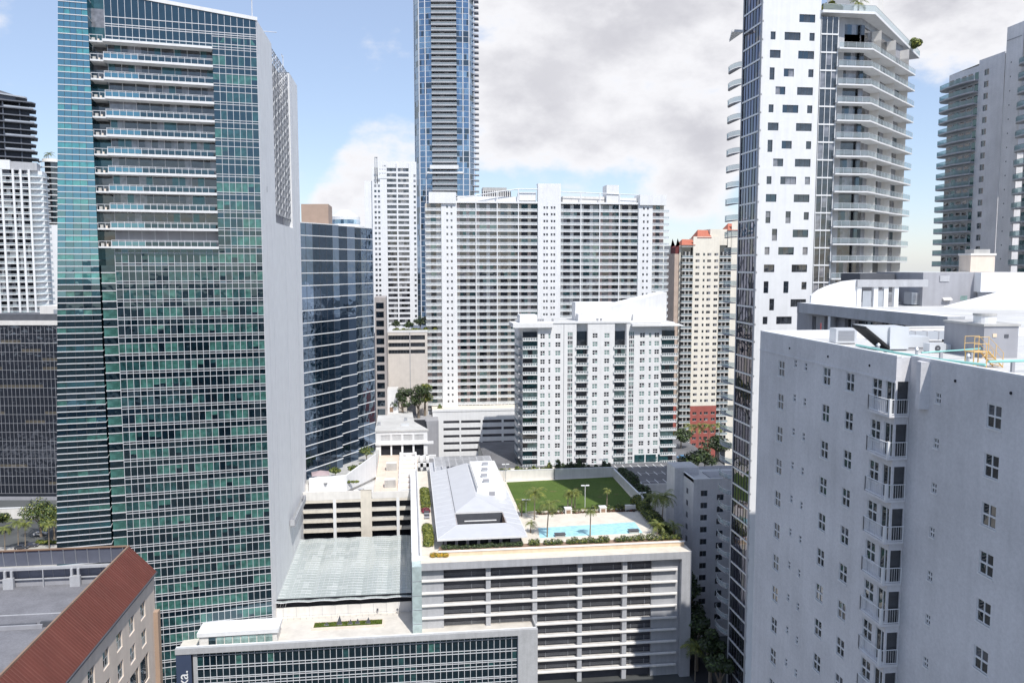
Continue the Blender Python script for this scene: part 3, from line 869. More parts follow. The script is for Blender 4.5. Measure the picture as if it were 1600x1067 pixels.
    # maintenance davits on the stone wall
    dv = MB(); dv.tube((0, 0, 0), (0, 0, 5.5), .12, MULL).bar((.2, 0, 5.0), (-2.6, 0, 5.3), .12, .12, MULL).tube((-2.3, 0, 5.3), (-2.3, 0, 4.6), .06, MULL)
    dvm = dv.mesh('davit_arm')
    s.put('davit_arm', dvm, 2.5, 1.2, ZT)
    d2 = MB(); d2.bar((0, 1.5, 1.2), (0, -2.4, 1.0), .14, .14, MULL).tube((0, 1.2, 0), (0, 1.2, 1.3), .12, MULL)
    s.put('davit_arm', d2, 13.5, 0, ZT); s.put('davit_arm', dvm, 54, 2.0, ZT)
    # window-cleaning cradle
    M = Matrix.Rotation(ang, 2) @ Vector((W, 0)); XW = X0 + M.x
    pa, pb = atX(452, 818, XW), atX(470, 782, XW)
    Z = (pa[2] + pb[2]) / 2 - .6; HL = abs(pb[1] - pa[1]) / 2
    t = thing('cleaning_cradle', 'grey cleaning cradle hanging on cables against the blank stone side wall', 'cradle', (XW, (pa[1] + pb[1]) / 2, Z), R(90))
    c = MB(); c.box(-HL, HL, -1.5, -.25, 0, .2, STEEL)
    c.box(-HL, HL, -1.55, -1.45, .1, 2.0, PALE).box(-HL, -HL + .1, -1.5, -.25, .1, 2.0, PALE).box(HL - .1, HL, -1.5, -.25, .1, 2.0, PALE); c.build('platform', t)
    c = MB()
    for xx in (-HL + 1, HL - 1): c.tube((xx, -.7, 0), (xx, -.7, 3.0), .06, STEEL); c.box(xx - .4, xx + .4, -1.0, -.5, 1.2, 2.0, GREY); c.tube((xx, -.7, 3.0), (xx, -.3, ZT - Z), .02, STEEL, n=3)
    c.build('cable', t)
    return root
green_tower()
# ================================================================ parking garage with the pool deck
GX0, GX1, GY0 = 2.4, 67.0, 187.0
GZ = 31.75                                          # deck level
def garage():
    root = thing('parking_garage', 'white multi-storey parking garage with long open decks under a planted pool terrace', 'garage', (GX0, GY0, 0))
    W, D = GX1 - GX0, 84.0
    f = Face(root, (0, 0), 0)
    FL = 2.99
    ZF = zat(888, 186.3, 670)                      # underside of the fascia
    # fascia and ledge
    b = MB(); b.box(-.2, W + .3, -1.0, 4.2, ZF, ZF + 1.75, PALE, top=CREAM); f.put('fascia', b)
    b = MB(); b.box(W - 2.2, W + .3, -1.0, 4.0, 0, ZF, PALE); f.put('end_pier', b)
    # interior
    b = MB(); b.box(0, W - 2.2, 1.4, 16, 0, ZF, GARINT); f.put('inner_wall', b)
    # left blank panel and columns
    b = MB(); b.box(0, 5.1, .12, 1.3, 0, ZF, PALE); f.put('wall', b)
    b = MB(); b.box(W - 9.2, W - 2.21, .5, 1.3, 0, ZF - .02, PALE); f.put('wall', b)
    cxs = [15.6, 26.7, 37.6, 48.6]
    c = MB(); c.box(-.55, .55, -.12, 1.35, 0, ZF - .03, PALE); cm = c.mesh('column')
    for x in cxs: f.put('column', cm, x, 0, 0)
    # decks: sloping ledge with low spandrel per floor
    led = MB(); led.box(0, W - 3.0, -.38, 1.35, -.46, -.18, WARM, top=WARM).prism([(0, -.38), (W - 3.0, -.38), (W - 3.0, -.1), (0, -.1)], -.18, [-.17, -.17, .04, .04], WARM)
    led.box(0, W - 3.0, -.1, .12, -.18, .08, PALE)
    lm = led.mesh('deck_ledge')
    # railing cable posts & dark vehicles shade
    ps = MB()
    bays = [0] + cxs + [W - 9.2]
    for a, q in zip(bays, bays[1:]):
        for t in (.25, .75):
            x = a + (q - a) * t
            if x > 5.2: ps.box(x - .04, x + .04, .5, .6, .3, 1.35, STEEL)
    for zz in (.6, .85, 1.1): ps.box(5.1, W - 9.2, .53, .57, zz, zz + .03, STEEL)
    pm = ps.mesh('guard_rail')
    k = 1
    while ZF + .4 - k * FL > 1:
        z = ZF + .4 - k * FL
        o = f.put('deck_ledge', lm, 0, 0, z); link('guard_rail', pm, o)
        k += 1
    # ceiling bands seen over the openings
    # roof deck body
    b = MB()
    b.box(0, W, 4.0, D, GZ - 2.2, GZ, CREAM)
    f.put('roof_deck', b)
    b = MB(); b.box(0, W, 16, D, 0, GZ - 2.2, PALE); f.put('rear_wall', b)
    # east wall shows a few recessed bays in the shade
    b = MB(); b.box(W, W + .28, 4.05, D, 0, GZ - .4, PALE); f.put('side_wall', b)
    # inner planter parapet behind the ledge
    b = MB(); b.box(4.2, W - .3, 3.05, 3.55, ZF + 1.75, ZF + 2.75, PEACH).box(4.0, W - .1, 2.9, 3.7, ZF + 2.75, ZF + 2.95, WHITE)
    b.box(4.2, W - .3, 3.55, 6.0, ZF + 1.75, GZ + .9, PEACH, top=BROWN)
    f.put('planter_wall', b)
    # glass-clad stair shaft at the left end
    st = MB()
    for i in range(5):
        z0 = ZF + 1.6 - (i + 1) * 3.4
        st.box(-2.2, -.05, -2.6, 1.5, z0 + .08, z0 + 3.4, G_SHAFT)
        st.box(-2.26, .0, -2.66, 1.5, z0 - .05, z0 + .08, STEEL)
    f.put('stair_shaft', st)
    b = MB(); b.box(-2.3, 0, 1.5, D - 2, GZ - 14, GZ + .6, WHITE).box(-2.3, -2.0, 1.5, D - 2, GZ + .6, GZ + 1.5, WHITE).box(-.5, -.2, 1.5, D - 2, GZ + .6, GZ + 1.3, PALE)
    f.put('parapet', b)
    return root, ZF
g_root, GZF = garage()

# ---- pool, lawn, terrace ground
def terrace():
    b = MB(); b.box(31.5, 61, 197.2, 219.2, GZ + .004, GZ + .05, CREAM); tag(b.build('pool_paving'), kind='structure')
    WATER = glass('pool_water', (.40, .70, .76), refl=.0, tint=(.7, .9, 1), wave=.5, wscale=1.5, var=.12, ior=1.33)
    SHELF = mat('pool_shelf', (.22, .62, .66), var=.1)
    b = MB(); b.prism([(32.2, 199.2), (59.0, 199.8), (59.4, 208.6), (33.0, 206.8)], GZ + .05, GZ + .10, WATER); tag(b.build('pool_water'), kind='structure')
    b = MB(); b.prism([(30.2, 220.4), (64.6, 222.0), (65.2, 255.5), (30.2, 253.2)], GZ + .004, GZ + .06, GRASSM)
    tag(b.build('lawn'), kind='structure')
    rnd = random.Random(5)
    WORN = mat('worn_turf', (.15, .15, .05), rough=.95, var=.2, scale=.5)
    wn_ = MB()
    for i in range(9):
        x, y = rnd.uniform(33, 62), rnd.uniform(223, 251); r0 = rnd.uniform(.4, 1.3)
        wn_.face([(x + r0 * rnd.uniform(.7, 1.2) * math.cos(a / 9 * 6.283), y + .6 * r0 * rnd.uniform(.7, 1.2) * math.sin(a / 9 * 6.283), GZ + .064) for a in range(9)], WORN)
    tag(wn_.build('worn_grass'), kind='stuff')
    gb = MB()
    for i in range(5200):
        x, y = rnd.uniform(30.4, 64.4), rnd.uniform(221.5, 253.0); h = rnd.uniform(.03, .09); a = rnd.uniform(0, 6.28); dx, dy = .11 * math.cos(a), .11 * math.sin(a)
        gb.face([(x - dx, y - dy, GZ + .055), (x + dx, y + dy, GZ + .055), (x + dx * .3, y + dy * .3 + .03, GZ + .06 + h)], GRASSM)
    tag(gb.build('grass_blades'), kind='stuff')
    # copings
    b = MB(); b.box(33.0, 59.4, 208.7, 209.1, GZ + .05, GZ + .12, WHITE); 
    # lawn boundary walls
    t = thing('garden_wall', 'pale wall closing the far end of the rooftop lawn', 'wall', (30, 255.6, GZ))
    c = MB(); c.box(-4, 35.5, 0, .4, 0, 3.1, WARM); c.build('wall', t)
    c = MB(); c.box(-4, 35.5, -.06, .46, 3.1, 3.25, WHITE); c.build('coping', t)
    t = thing('garden_wall', 'shaded wall along the right edge of the rooftop lawn beside the hedge', 'wall', (65.4, 222, GZ))
    c = MB(); c.box(0, .4, 0, 34.0, 0, 2.6, WARM); c.build('wall', t)
    c = MB(); c.box(-.06, .46, 0, 34.0, 2.6, 2.75, WHITE); c.build('coping', t)
    # stone seats / planters between lawn and pool
    for i, (x, lb) in enumerate(((43.2, 'square stone plinth beside the palm group at the lawn edge'), (53.0, 'square stone plinth in the hedge nearer the right corner'))):
        t = thing('stone_plinth', lb, 'plinth', (x, 218.6, GZ), 0, 'plinths along the lawn edge')
        c = MB(); c.box(-.9, .9, -.9, .9, 0, 1.5, WARM).box(-1.0, 1.0, -1.0, 1.0, 1.5, 1.66, WHITE); c.build('base', t)
        c = MB(); c.box(-.6, .6, -.94, -.9, .25, 1.2, BROWN); c.build('niche', t)
    t = thing('garden_wall', 'low cream wall between the lawn hedge and the pool paving', 'wall', (32, 219.0, GZ))
    c = MB(); c.box(0, 30.5, .0, .35, 0, .8, CREAM); c.build('wall', t)
    c = MB(); c.box(27.5, 30.5, -.3, .65, 0, 1.6, WARM); c.build('pillar', t)
    # pool-side cabanas (dark loungers boxes)
    for i, (px, py, lb) in enumerate(((875, 838, 'dark sun platform at the near left edge of the pool'), (990, 832, 'dark sun platform at the near right edge of the pool'))):
        x, y = atz(px, py, GZ)
        t = thing('sun_platform', lb, 'platform', (x, y, GZ + .1), 0, 'sun platforms by the pool')
        c = MB(); c.box(-1.4, 1.4, -.7, .9, .55, .7, DGREY); c.build('top', t)
        c = MB()
        for xx in (-1.2, 1.2):
            for yy in (-.5, .7): c.box(xx - .06, xx + .06, yy - .06, yy + .06, 0, .55, GREY)
        c.build('frame', t)
        c = MB(); c.box(-1.2, 1.2, -.5, .7, .05, .3, STEEL); c.build('shelf', t)
terrace()

# ---- pavilion with the metal roof
def pavilion():
    x0, x1, y0, y1, z = 6.4, 28.0, 192.6, 270.0, GZ + 3.0
    METAL = mat('standing_seam_metal', (.60, .61, .64), rough=.5, var=.03, metal=.15)
    t = thing('pavilion', 'long pavilion with a pale metal roof around an open court on the pool deck', 'pavilion', (x0, y0, GZ))
    W, D = x1 - x0, y1 - y0
    Z = 3.0
    c0, c1, e0, e1 = 5.2, 17.4, 7.4, 16.8                # open court
    ring = MB()
    def slope_strip(a, b, c, d): ring.face([a, b, c, d], METAL)
    zi, zo = Z + .95, Z
    # roof planes: front, left, right slopes around the court
    ring.face([(0, 0, zo), (W, 0, zo), (c1, e0, zi), (c0, e0, zi)], METAL)
    ring.face([(0, D, zo), (0, 0, zo), (c0, e0, zi), (c0, D, zi)], METAL)
    ring.face([(W, 0, zo), (W, D, zo), (c1, D, zi), (c1, e0, zi)], METAL)
    ring.box(0, W, -.12, 0, Z - .45, Z, WHITE).box(-.12, 0, -.12, D, Z - .45, Z, WHITE).box(W, W + .12, -.12, D, Z - .45, Z, WHITE)
    # seams
    for i in range(1, 18):
        y = D * i / 18
        if y > 8:
            ring.bar((0, y, zo + .03), (c0, y, zi + .03), .03, .05, ALU); ring.bar((c1, y, zi + .03), (W, y, zo + .03), .03, .05, ALU)
    for s_ in ((0, 0, c0, e0), (W, 0, c1, e0)): ring.bar((s_[0], s_[1], zo + .02), (s_[2], s_[3], zi + .04), .06, .07, WHITE)
    ring.build('roof', t)
    court = MB()
    court.box(c0, c1, e0, e0 + .25, zi - .5, zi, WHITE).box(c0, c1, e1, e1 + .25, 1.2, zi - .1, DGREY).box(c0, c1, e1 - .05, e1 + .25, zi - .1, zi + .4, WHITE)  # back wall dark grey: the court's shade is put into its colour
    court.box(c0 - .2, c0, e0, e1, .2, zi - .02, BROWN).box(c1, c1 + .2, e0, e1, .2, zi - .02, BROWN)
    court.face([(c0, e0, .3), (c1, e0, .3), (c1, e1, .3), (c0, e1, .3)], DGREY)
    court.box(c0 + 2, c1 - 2, e0 + 4.2, e0 + 4.5, zi - .6, zi - .4, WHITE).box(c0 + .5, c1 - 1, e0 + 1.2, e0 + 3.6, .3, 1.0, PEACH)
    court.build('court_wall', t)
    hip = MB(); xm = (c0 + c1) / 2; hz = zi + 2.0; ye = D - 14
    hip.face([(c0, e1, zi + .4), (c1, e1, zi + .4), (xm, e1 + 9, hz)], METAL)
    hip.face([(c0, e1, zi + .4), (xm, e1 + 9, hz), (xm, ye, hz), (c0, ye, zi + .4)], METAL)
    hip.face([(c1, e1, zi + .4), (c1, ye, zi + .4), (xm, ye, hz), (xm, e1 + 9, hz)], METAL)
    hip.face([(c0, ye, zi), (xm, ye, hz), (c1, ye, zi)], METAL)
    hip.bar((xm, e1 + 9, hz), (xm, ye, hz), .08, .08, WHITE)
    hip.build('hip_roof', t)
    bx = MB(); bx.box(xm + .6, W - 1.5, e1 + 13, e1 + 44, zi - .4, zi + 3.0, WHITE, top=ROOFW); bx.box(xm + .9, W - 1.8, e1 + 13.3, e1 + 43.6, zi + 3.0, zi + 3.25, WHITE)
    bx.box(xm + 4.0, xm + 5.6, e1 + 12.94, e1 + 13, zi + .8, zi + 1.9, GREY)
    bx.build('plant_box', t)
    rv = MB(); rv.box(-.8, .8, -.8, .8, 0, .9, STEEL).box(-.9, .9, -.9, .9, .9, 1.0, GREY); rvm = rv.mesh('roof_vent')
    for yy in (18, 24, 31, 38): link('roof_vent', rvm, t, (xm + 3.6 + (yy % 3) * .8, e1 + yy, zi + 3.0))
    tr = MB(); 
    ya, yb = D - 13, D - 1
    for i in range(10): y = ya + (yb - ya) * i / 9; tr.box(1.5, W - 1.5, y - .07, y + .07, zi + .9, zi + 1.15, PALE)
    for i in range(9): x = 1.5 + (W - 3) * i / 8; tr.box(x - .12, x + .12, ya - .4, yb + .4, zi + .62, zi + .9, WHITE)
    for i in range(5): x = 1.5 + (W - 3) * i / 4; tr.tube((x, ya, .3), (x, ya, zi + .62), .12, WHITE); tr.tube((x, yb, .3), (x, yb, zi + .62), .12, WHITE)
    tr.build('trellis', t)
    fl = MB(); fl.face([(c0, D - 14, zi - .3), (c1, D - 14, zi - .3), (c1, D, zi - .3), (c0, D, zi - .3)], DGREY); fl.build('deck', t)
    wl = MB(); wl.wall(1.2, W - 1.2, 0, Z - .1, [(2.2 + i * 2.7, 4.2 + i * 2.7, .5, 2.4) for i in range(6)], GREY, y=1.2)
    wl.box(1.2, W - 1.2, 1.45, D - 2, 0, .1, DGREY).box(1.2, 1.5, 1.2, D, 0, Z - .1, GREY).box(W - 1.5, W - 1.2, 1.2, D, 0, Z - .1, GREY).box(1.6, W - 1.6, 1.5, 1.6, .2, 2.6, BLACK)
    wl.build('wall', t)
    # seating along the left strip
    for i in range(3):
        q = thing('lounge_chair', f'dark woven lounge chair on the narrow strip left of the metal roof', 'chair', (GX0 + 2.0, 219 + i * 3.0, GZ), 0, 'chairs on the narrow left strip')
        c = MB(); c.box(-.7, .7, -.7, .7, .3, .45, GREY); c.build('seat', q)
        c = MB(); c.box(-.7, .7, .55, .7, .45, 1.0, DGREY); c.build('backrest', q)
        c = MB()
        for xx in (-.62, .62):
            for yy in (-.62, .62): c.box(xx - .04, xx + .04, yy - .04, yy + .04, 0, .3, DGREY)
        c.build('base', q)
pavilion()
# ================================================================ glass podium in front of the tower
PX0, PX1, PY0 = -51.6, 28.9, 182.0
PZ = 15.2
def podium():
    root = thing('podium_building', 'low glass fronted podium with a white roof terrace and planter below the green tower', 'podium', (PX0, PY0, 0))
    W, D = PX1 - PX0, 62.0
    f = Face(root, (0, 0), 0)
    rnd = random.Random(21)
    xr = W - 4.6; xl = 4.4
    nc = 52; cw = (xr - xl) / nc
    zt = PZ - .15
    pane, mul = Tilted(), MB()
    FL = 3.95
    nfl = 5
    for k in range(nfl):
        z1 = zt - k * FL; z0 = z1 - FL
        rows = ((z0, z0 + FL * .16), (z0 + FL * .16, z0 + FL * .4), (z0 + FL * .4, z0 + FL * .5), (z0 + FL * .5, z1)) if k else ((z0, z0 + FL * .16), (z0 + FL * .16, z1 - .9), (z1 - .9, z1))
        for a, b in rows:
            mul.box(xl, xr, -.12, .02, a - .06, a + .06, MULL)
            for i in range(nc):
                q = rnd.random()
                mt = G_DARK if q < .9 else G_TEAL2
                if b - a > 1.5 and q > .965: mt = G_TEAL
                pane.face([(xl + i * cw, 0, a), (xl + (i + 1) * cw, 0, a), (xl + (i + 1) * cw, 0, b), (xl + i * cw, 0, b)], mt)
    for i in range(nc + 1): mul.box(xl + i * cw - .055, xl + i * cw + .055, -.16, .02, zt - nfl * FL, zt, MULL)
    p = f.put('curtain_wall', pane); link('mullion_grid', mul.mesh('mullion_grid'), p)
    fr = MB()
    fr.box(0, W, -.9, .02, PZ - .15, PZ + 1.15, STONE2).box(xr, W, -.9, .3, 0, PZ - .16, STONE2)
    fr.box(W - .3, W, .3, 5.0, 0, PZ + 1.15, STONE2)
    f.put('frame', fr)
    lp = MB(); lp.box(3.6, xl, -.3, .2, 0, PZ - .2, STONE2); f.put('pier', lp)
    # roof terrace
    rt = MB(); rt.box(0, W - .3, .02, D, PZ - .8, PZ + .0, ROOFW, top=mat('terrace_paving', (.66, .62, .56), var=.09, scale=.3))
    rt.box(0, W - .3, .02, .5, PZ, PZ + 1.148, WHITE)
    f.put('terrace', rt)
    bd = MB(); bd.box(.05, W - .4, .5, D, 0, PZ - .8, BLACK); f.put('inner_wall', bd)
    # raised pale clerestory at the tower foot
    cl = MB(); cl.prism([(4.6, 1.6), (21.4, 1.9), (21.4, 7.5), (4.6, 7.5)], PZ, PZ + 2.6, WARM, top=WHITE)
    cl.prism([(4.2, 1.2), (21.8, 1.5), (21.8, 7.6), (4.2, 7.6)], PZ + 2.6, PZ + 3.5, WHITE)
    f.put('clerestory', cl)
    cw_ = MB()
    for i in range(8): cw_.box(6.6 + i * 1.75, 8.15 + i * 1.75, 1.53 + i * .03, 1.57 + i * .03, PZ + .5, PZ + 2.3, G_DARK if i == 0 else G_GREEN)
    f.put('window', cw_)
    # dark sign panel with vertical letters
    SIGN = mat('sign_panel_blue', (.055, .075, .13), rough=.5, var=.05)
    sg = MB(); sg.box(.1, 3.3, -.75, -.3, 0, PZ - .16, SIGN)
    so = f.put('sign_panel', sg)
    cu = bpy.data.curves.new('lettering', 'FONT'); cu.body = 'ka.'; cu.size = 3.3; cu.extrude = .04; cu.align_x = 'RIGHT'
    cu.materials.append(WHITE)
    tmp = bpy.data.objects.new('lettering_curve', cu); COL.objects.link(tmp); bpy.context.view_layer.update()
    me = bpy.data.meshes.new_from_object(tmp.evaluated_get(bpy.context.evaluated_depsgraph_get())); bpy.data.objects.remove(tmp)
    to = link('lettering', me, so)
    # letters read bottom to top on the panel
    to.rotation_euler = (R(90), R(-90), 0); to.location = (2.55, -.80, zat(1052, 172, 283))
    # planter with sculptures
    a = atz(487, 985, PZ); b = atz(592, 966, PZ)
    t = thing('roof_planter', 'long grassy planter box with tan rim on the white terrace', 'planter', (a[0], a[1], PZ))
    PL, PW = 16.6, 3.6
    c = MB(); c.box(0, PL, 0, .35, 0, .55, TAN).box(0, PL, PW - .35, PW, 0, .55, TAN).box(0, .35, .35, PW - .35, 0, .55, TAN).box(PL - .35, PL, .35, PW - .35, 0, .55, TAN); c.build('rim', t)
    c = MB(); c.box(.35, PL - .35, .35, PW - .35, 0, .42, GRASSM); c.build('soil', t)
    c = MB(); rr = random.Random(4)
    for i in range(1500):
        x, y = rr.uniform(.4, PL - .4), rr.uniform(.4, PW - .4); dx = rr.uniform(-.13, .13); h = rr.uniform(.08, .3)
        c.face([(x - .08, y, .4), (x + .08, y + .05, .4), (x + dx, y - .05, .42 + h)], LEAFY if rr.random() < .6 else LEAF)
    o = c.build('grass', t); o['kind'] = 'stuff'
    for x, h, lb in ((3.2, .8, 'smallest dark pointed sculpture at the left end of the planter'), (6.2, 2.3, 'tallest dark pointed sculpture in the planter'), (8.7, 1.2, 'low dark pointed sculpture in the middle of the planter'), (10.4, 1.3, 'slim dark pointed sculpture right of the middle of the planter'), (12.9, 1.5, 'broad leaning dark pointed sculpture near the right end of the planter')):
        q = thing('garden_sculpture', lb, 'sculpture', (a[0] + x, a[1] + 1.7, PZ + .42), 0, 'pointed sculptures in the planter')
        c = MB(); w_ = .42 + h * .12
        c.face([(-w_, -.2, 0), (w_, -.1, 0), (.15, .0, h)], DGREY).face([(w_, -.1, 0), (0, .5, 0), (.15, 0, h)], DGREY).face([(0, .5, 0), (-w_, -.2, 0), (.15, 0, h)], DGREY); c.build('blade', q)
        c = MB(); c.box(-w_, w_, -.3, .5, -.05, .04, GREY); c.build('base', q)
    # terrace lamps along the canopy foot
    for i, px in enumerate((464, 495, 527, 558, 590, 621)):
        x, y = atz(px, 958, PZ)
        q = thing('terrace_light', 'short dark bollard light on the white terrace before the glass canopy', 'light', (x, y, PZ), 0, 'bollard lights on the white terrace')
        c = MB(); c.tube((0, 0, 0), (0, 0, .9), .09, GREY, n=8); c.build('post', q)
        c = MB(); c.tube((0, 0, .9), (0, 0, 1.25), .3, DGREY, r1=.14, n=8); c.build('hood', q)
    # pale glass atrium canopy: five shallow vaults
    CY0, CY1, CX0, CX1 = 196.5, 243.0, -37.0, .0
    CZ = PZ + 4.0
    t = thing('glass_canopy', 'pale green glass canopy of shallow vaults over the atrium', 'canopy', (CX0, CY0, 0))
    CG = mat('fritted_canopy_glass', (.40, .44, .425), rough=.12, var=.03, scale=.5, spec=.6, streak=.0)
    CG2 = mat('fritted_canopy_glass_dusty', (.46, .495, .48), rough=.2, var=.04, scale=.5, spec=.5)
    CW, CD = CX1 - CX0, CY1 - CY0
    c = MB(); nv = 6; ns = 5; ny = 26; rr = random.Random(9)
    bars = MB()
    for v in range(nv):
        xa = CW * v / nv; xb = CW * (v + 1) / nv
        for s_ in range(ns):
            t0, t1 = s_ / ns, (s_ + 1) / ns
            h0, h1 = math.sin(math.pi * t0) * .2, math.sin(math.pi * t1) * .2
            for j in range(ny):
                y0, y1 = CD * j / ny, CD * (j + 1) / ny
                c.face([(xa + (xb - xa) * t0, y0, CZ + h0), (xa + (xb - xa) * t1, y0, CZ + h1), (xa + (xb - xa) * t1, y1, CZ + h1), (xa + (xb - xa) * t0, y1, CZ + h0)], CG if rr.random() < .9 else CG2)
            if s_: bars.bar((xa + (xb - xa) * t0, 0, CZ + h0 + .03), (xa + (xb - xa) * t0, CD, CZ + h0 + .03), .03, .04, MULL)
        for j in range(ny + 1):
            y = CD * j / ny
            for s_ in range(ns):
                t0, t1 = s_ / ns, (s_ + 1) / ns
                bars.bar((xa + (xb - xa) * t0, y, CZ + math.sin(math.pi * t0) * .2 + .02), (xa + (xb - xa) * t1, y, CZ + math.sin(math.pi * t1) * .2 + .02), .05 if j else .09, .05 if j else .12, STEEL if j else MULL)
    c.build('glass_vault', t); bars.build('glazing_bars', t)
    wl = MB(); wl.box(0, CW, 1.0, 1.3, PZ, CZ - 1.5, WARM).box(0, CW, 1.3, 1.5, CZ - 1.5, CZ + .5, BLACK)
    for i in range(13): wl.box(CW * i / 12 - .04, CW * i / 12 + .04, .95, 1.0, PZ, CZ - 1.5, PALE)
    wl.build('base_wall', t)
    rl = MB(); rl.box(0, CW - 3, -.6, -.54, PZ + .95, PZ + 1.0, STEEL)
    for i in range(24): x = (CW - 3) * i / 23; rl.box(x - .03, x + .03, -.6, -.55, PZ, PZ + .95, STEEL)
    rl.build('railing', t)
    tru = MB()
    for i in range(12): tru.bar((.6 * i, 1.2, CZ - 1.6), (.6 * i + .5, .4, CZ + .2), .08, .08, WHITE if i % 2 else GREY)
    tru.build('truss', t)
    bs = MB(); bs.box(0, CW, 1.6, CD, PZ, CZ - .6, BLACK); bs.build('inner_wall', t)
podium()
# ================================================================ white condominium tower with the glass side strip
def white_tower():
    d0 = 175.0
    X0, Y0 = grid(ray(1180, 415)[0] * d0, d0)
    root = thing('condo_tower', 'tall white tower with scattered dark windows and stepped balconies turning round its corner', 'tower', (X0, Y0, 0))
    FL = 3.69
    rnd = random.Random(31)
    f = Face(root, (0, 0), 0)
    def UX(px, y=415): return atY(px, y, Y0)[0] - X0
    WF = UX(1270); WS = UX(1298); WB = UX(1345)
    ZT = atY(1270, 20, Y0)[2] - .2
    # window rows: slots as fractions of the white wall
    S1, S1b, S2, D1, D2, T1, T2 = (.14, .225), (.25, .335), (.81, .90), (.135, .32), (.385, .56), (.38, .655), (.625, .90)
    rows = [[(S1, 0), ((.49, .58), 1), (S2, 0)], [(S1b, 1), (T2, 0)], [(S1, 0), (T1, 0), (S2, 0)], [(D1, 0), (T2, 0)], [(S1, 1), (D2, 0), (S2, 0)], [((.25, .42), 0), (T2, 0)],
            [(S1, 0), (T1, 0), (S2, 0)], [(D1, 0), (T2, 0)], [(S1, 1), (D2, 0), (S2, 0)], [((.245, .42), 0), (T2, 0)], [(S1, 0), (T1, 0), (S2, 0)], [(D1, 0), (T2, 0)],
            [(S1, 1), ((.49, .58), 1), (S2, 0)], [((.26, .35), 1), (T2, 0)], [(S1, 0), (T1, 0), (S2, 0)], [(D1, 0), (T2, 0)], [(S1, 1), ((.49, .58), 1), (S2, 0)], [(S1b, 1), (T2, 0)], [(S1, 0), (T1, 0)], [(D1, 0), (T2, 0)]]
    z0 = atY(1230, 28, Y0)[2]          # centre height of the second row
    holes, items = [], []
    k = -1
    cache = {}
    while True:
        zc = z0 - k * FL
        if zc < 6: break
        row = rows[(k + 1) % len(rows)] if k + 1 < len(rows) else rows[(k + 1 - len(rows)) % 12 + 1]
        for (a, b), tall in row:
            u0, u1 = a * WF, b * WF; h = 2.5 if tall else 1.62
            zb = zc - (1.55 if tall else .81)
            if zb + h > ZT - .2: continue
            holes.append((u0, u1, zb, zb + h))
            n = max(1, round((b - a) / .092)); v = rnd.randint(0, 4)
            key = (round(u1 - u0, 2), h, n, v)
            if key not in cache:
                gm = [rnd.choice((G_WIN, G_WIN, G_WIN2, G_DARK2)) for _ in range(n * (2 if tall else 1))]
                cache[key] = window_unit(u1 - u0, h, n, 2 if tall else 1, DGREY, gm, fr=.05, bar=.07)
            items.append((cache[key], u0, .2, zb))
        k += 1
    m = MB(); m.wall(0, WF, 0, ZT, holes, WHITE, rev=.28)
    f.put('wall', m)
    repeat(f, 'window', items)
    # strip of tall glazing between white wall and balconies
    sp = MB()
    nfl = int(ZT / FL)
    ztop = ZT - .5
    smc = []
    for v in range(4):
        b = MB()
        n = 3; w_ = (WS - WF) - .35
        for i in range(n):
            x0, x1 = .2 + w_ * i / n, .2 + w_ * (i + 1) / n
            up = rnd.random()
            zs = FL * rnd.choice((.35, .5, .62))
            b.face([(x0, .14, .3), (x1, .14, .3), (x1, .14, zs), (x0, .14, zs)], G_WIN if up < .75 else G_WIN2)
            b.face([(x0, .14, zs), (x1, .14, zs), (x1, .14, FL), (x0, .14, FL)], G_WIN2 if up > .4 else G_WIN)
            b.box(x0 - .05, x0 + .05, .0, .14, .3, FL, WHITE)
        b.box(.1, w_ + .3, -.05, .3, 0, .3, WHITE); b.box(w_ + .15, w_ + .3, 0, .14, .3, FL, WHITE)
        smc.append(b.mesh('strip_window'))
    k = 0
    while ztop - (k + 1) * FL > 0:
        f.put('strip_window', smc[k % 4], WF, .0, ztop - (k + 1) * FL); k += 1
    # glazed side facing the street
    LS = 10.0
    g = Face(root, (0, LS), R(-90))
    pa = MB(); pb = MB()
    for pnl, mt in ((pa, G_BRONZE), (pb, G_BRONZE)):
        for i in range(6):
            x0, x1 = .3 + (LS - 1.0) * i / 6, .3 + (LS - 1.0) * (i + 1) / 6
            pnl.face([(x0, .1, .35), (x1, .1, .35), (x1, .1, FL), (x0, .1, FL)], mt if (i + (pnl is pb)) % 4 else G_WIN)
            pnl.box(x0 - .04, x0 + .04, .02, .1, .35, FL, DGREY)
        pnl.box(0, LS, -.06, .2, 0, .35, ALU)
    pam, pbm = pa.mesh('side_glazing'), pb.mesh('side_glazing')
    k = 0
    while ZT + 9 - (k + 1) * FL > 0:
        g.put('side_glazing', pam if k % 2 else pbm, 0, 0, ZT + 9 - (k + 1) * FL); k += 1
    pl = MB(); pl.box(LS - .75, LS + .0, -.12, .0, 0, ZT + 10, PALE).box(-.1, .35, -.12, .0, 0, ZT + 10, PALE)
    g.put('pier', pl)
    up = MB(); up.box(0, WF, .01, .4, ZT, ZT + 10, WHITE)
    hs = [(S1[0] * WF, S1[1] * WF, ZT + .6, ZT + 2.6)]
    f.put('upper_wall', up)
    # balconies along the left rear edge (seen past the glass strip)
    lb = MB(); pts = [(-.1, LS + .2)] + [(-1.25 * math.sin(math.pi * t / 6), LS + .2 + 3.4 * (1 - math.cos(math.pi * t / 6)) ) for t in range(1, 6)] + [(-.1, LS + 7)]
    lb.prism(pts[::-1], -.12, .08, GREY)
    lr = MB()
    for a, b in zip(pts, pts[1:]):
        lr.face([(*a, .2), (*b, .2), (*b, 1.15), (*a, 1.15)], G_RAIL); lr.bar((*a, 1.2), (*b, 1.2), .05, .06, ALU)
    lbm, lrm = lb.mesh('balcony'), lr.mesh('railing')
    ztop2 = atY(1145, 108, Y0 + 12)[2]
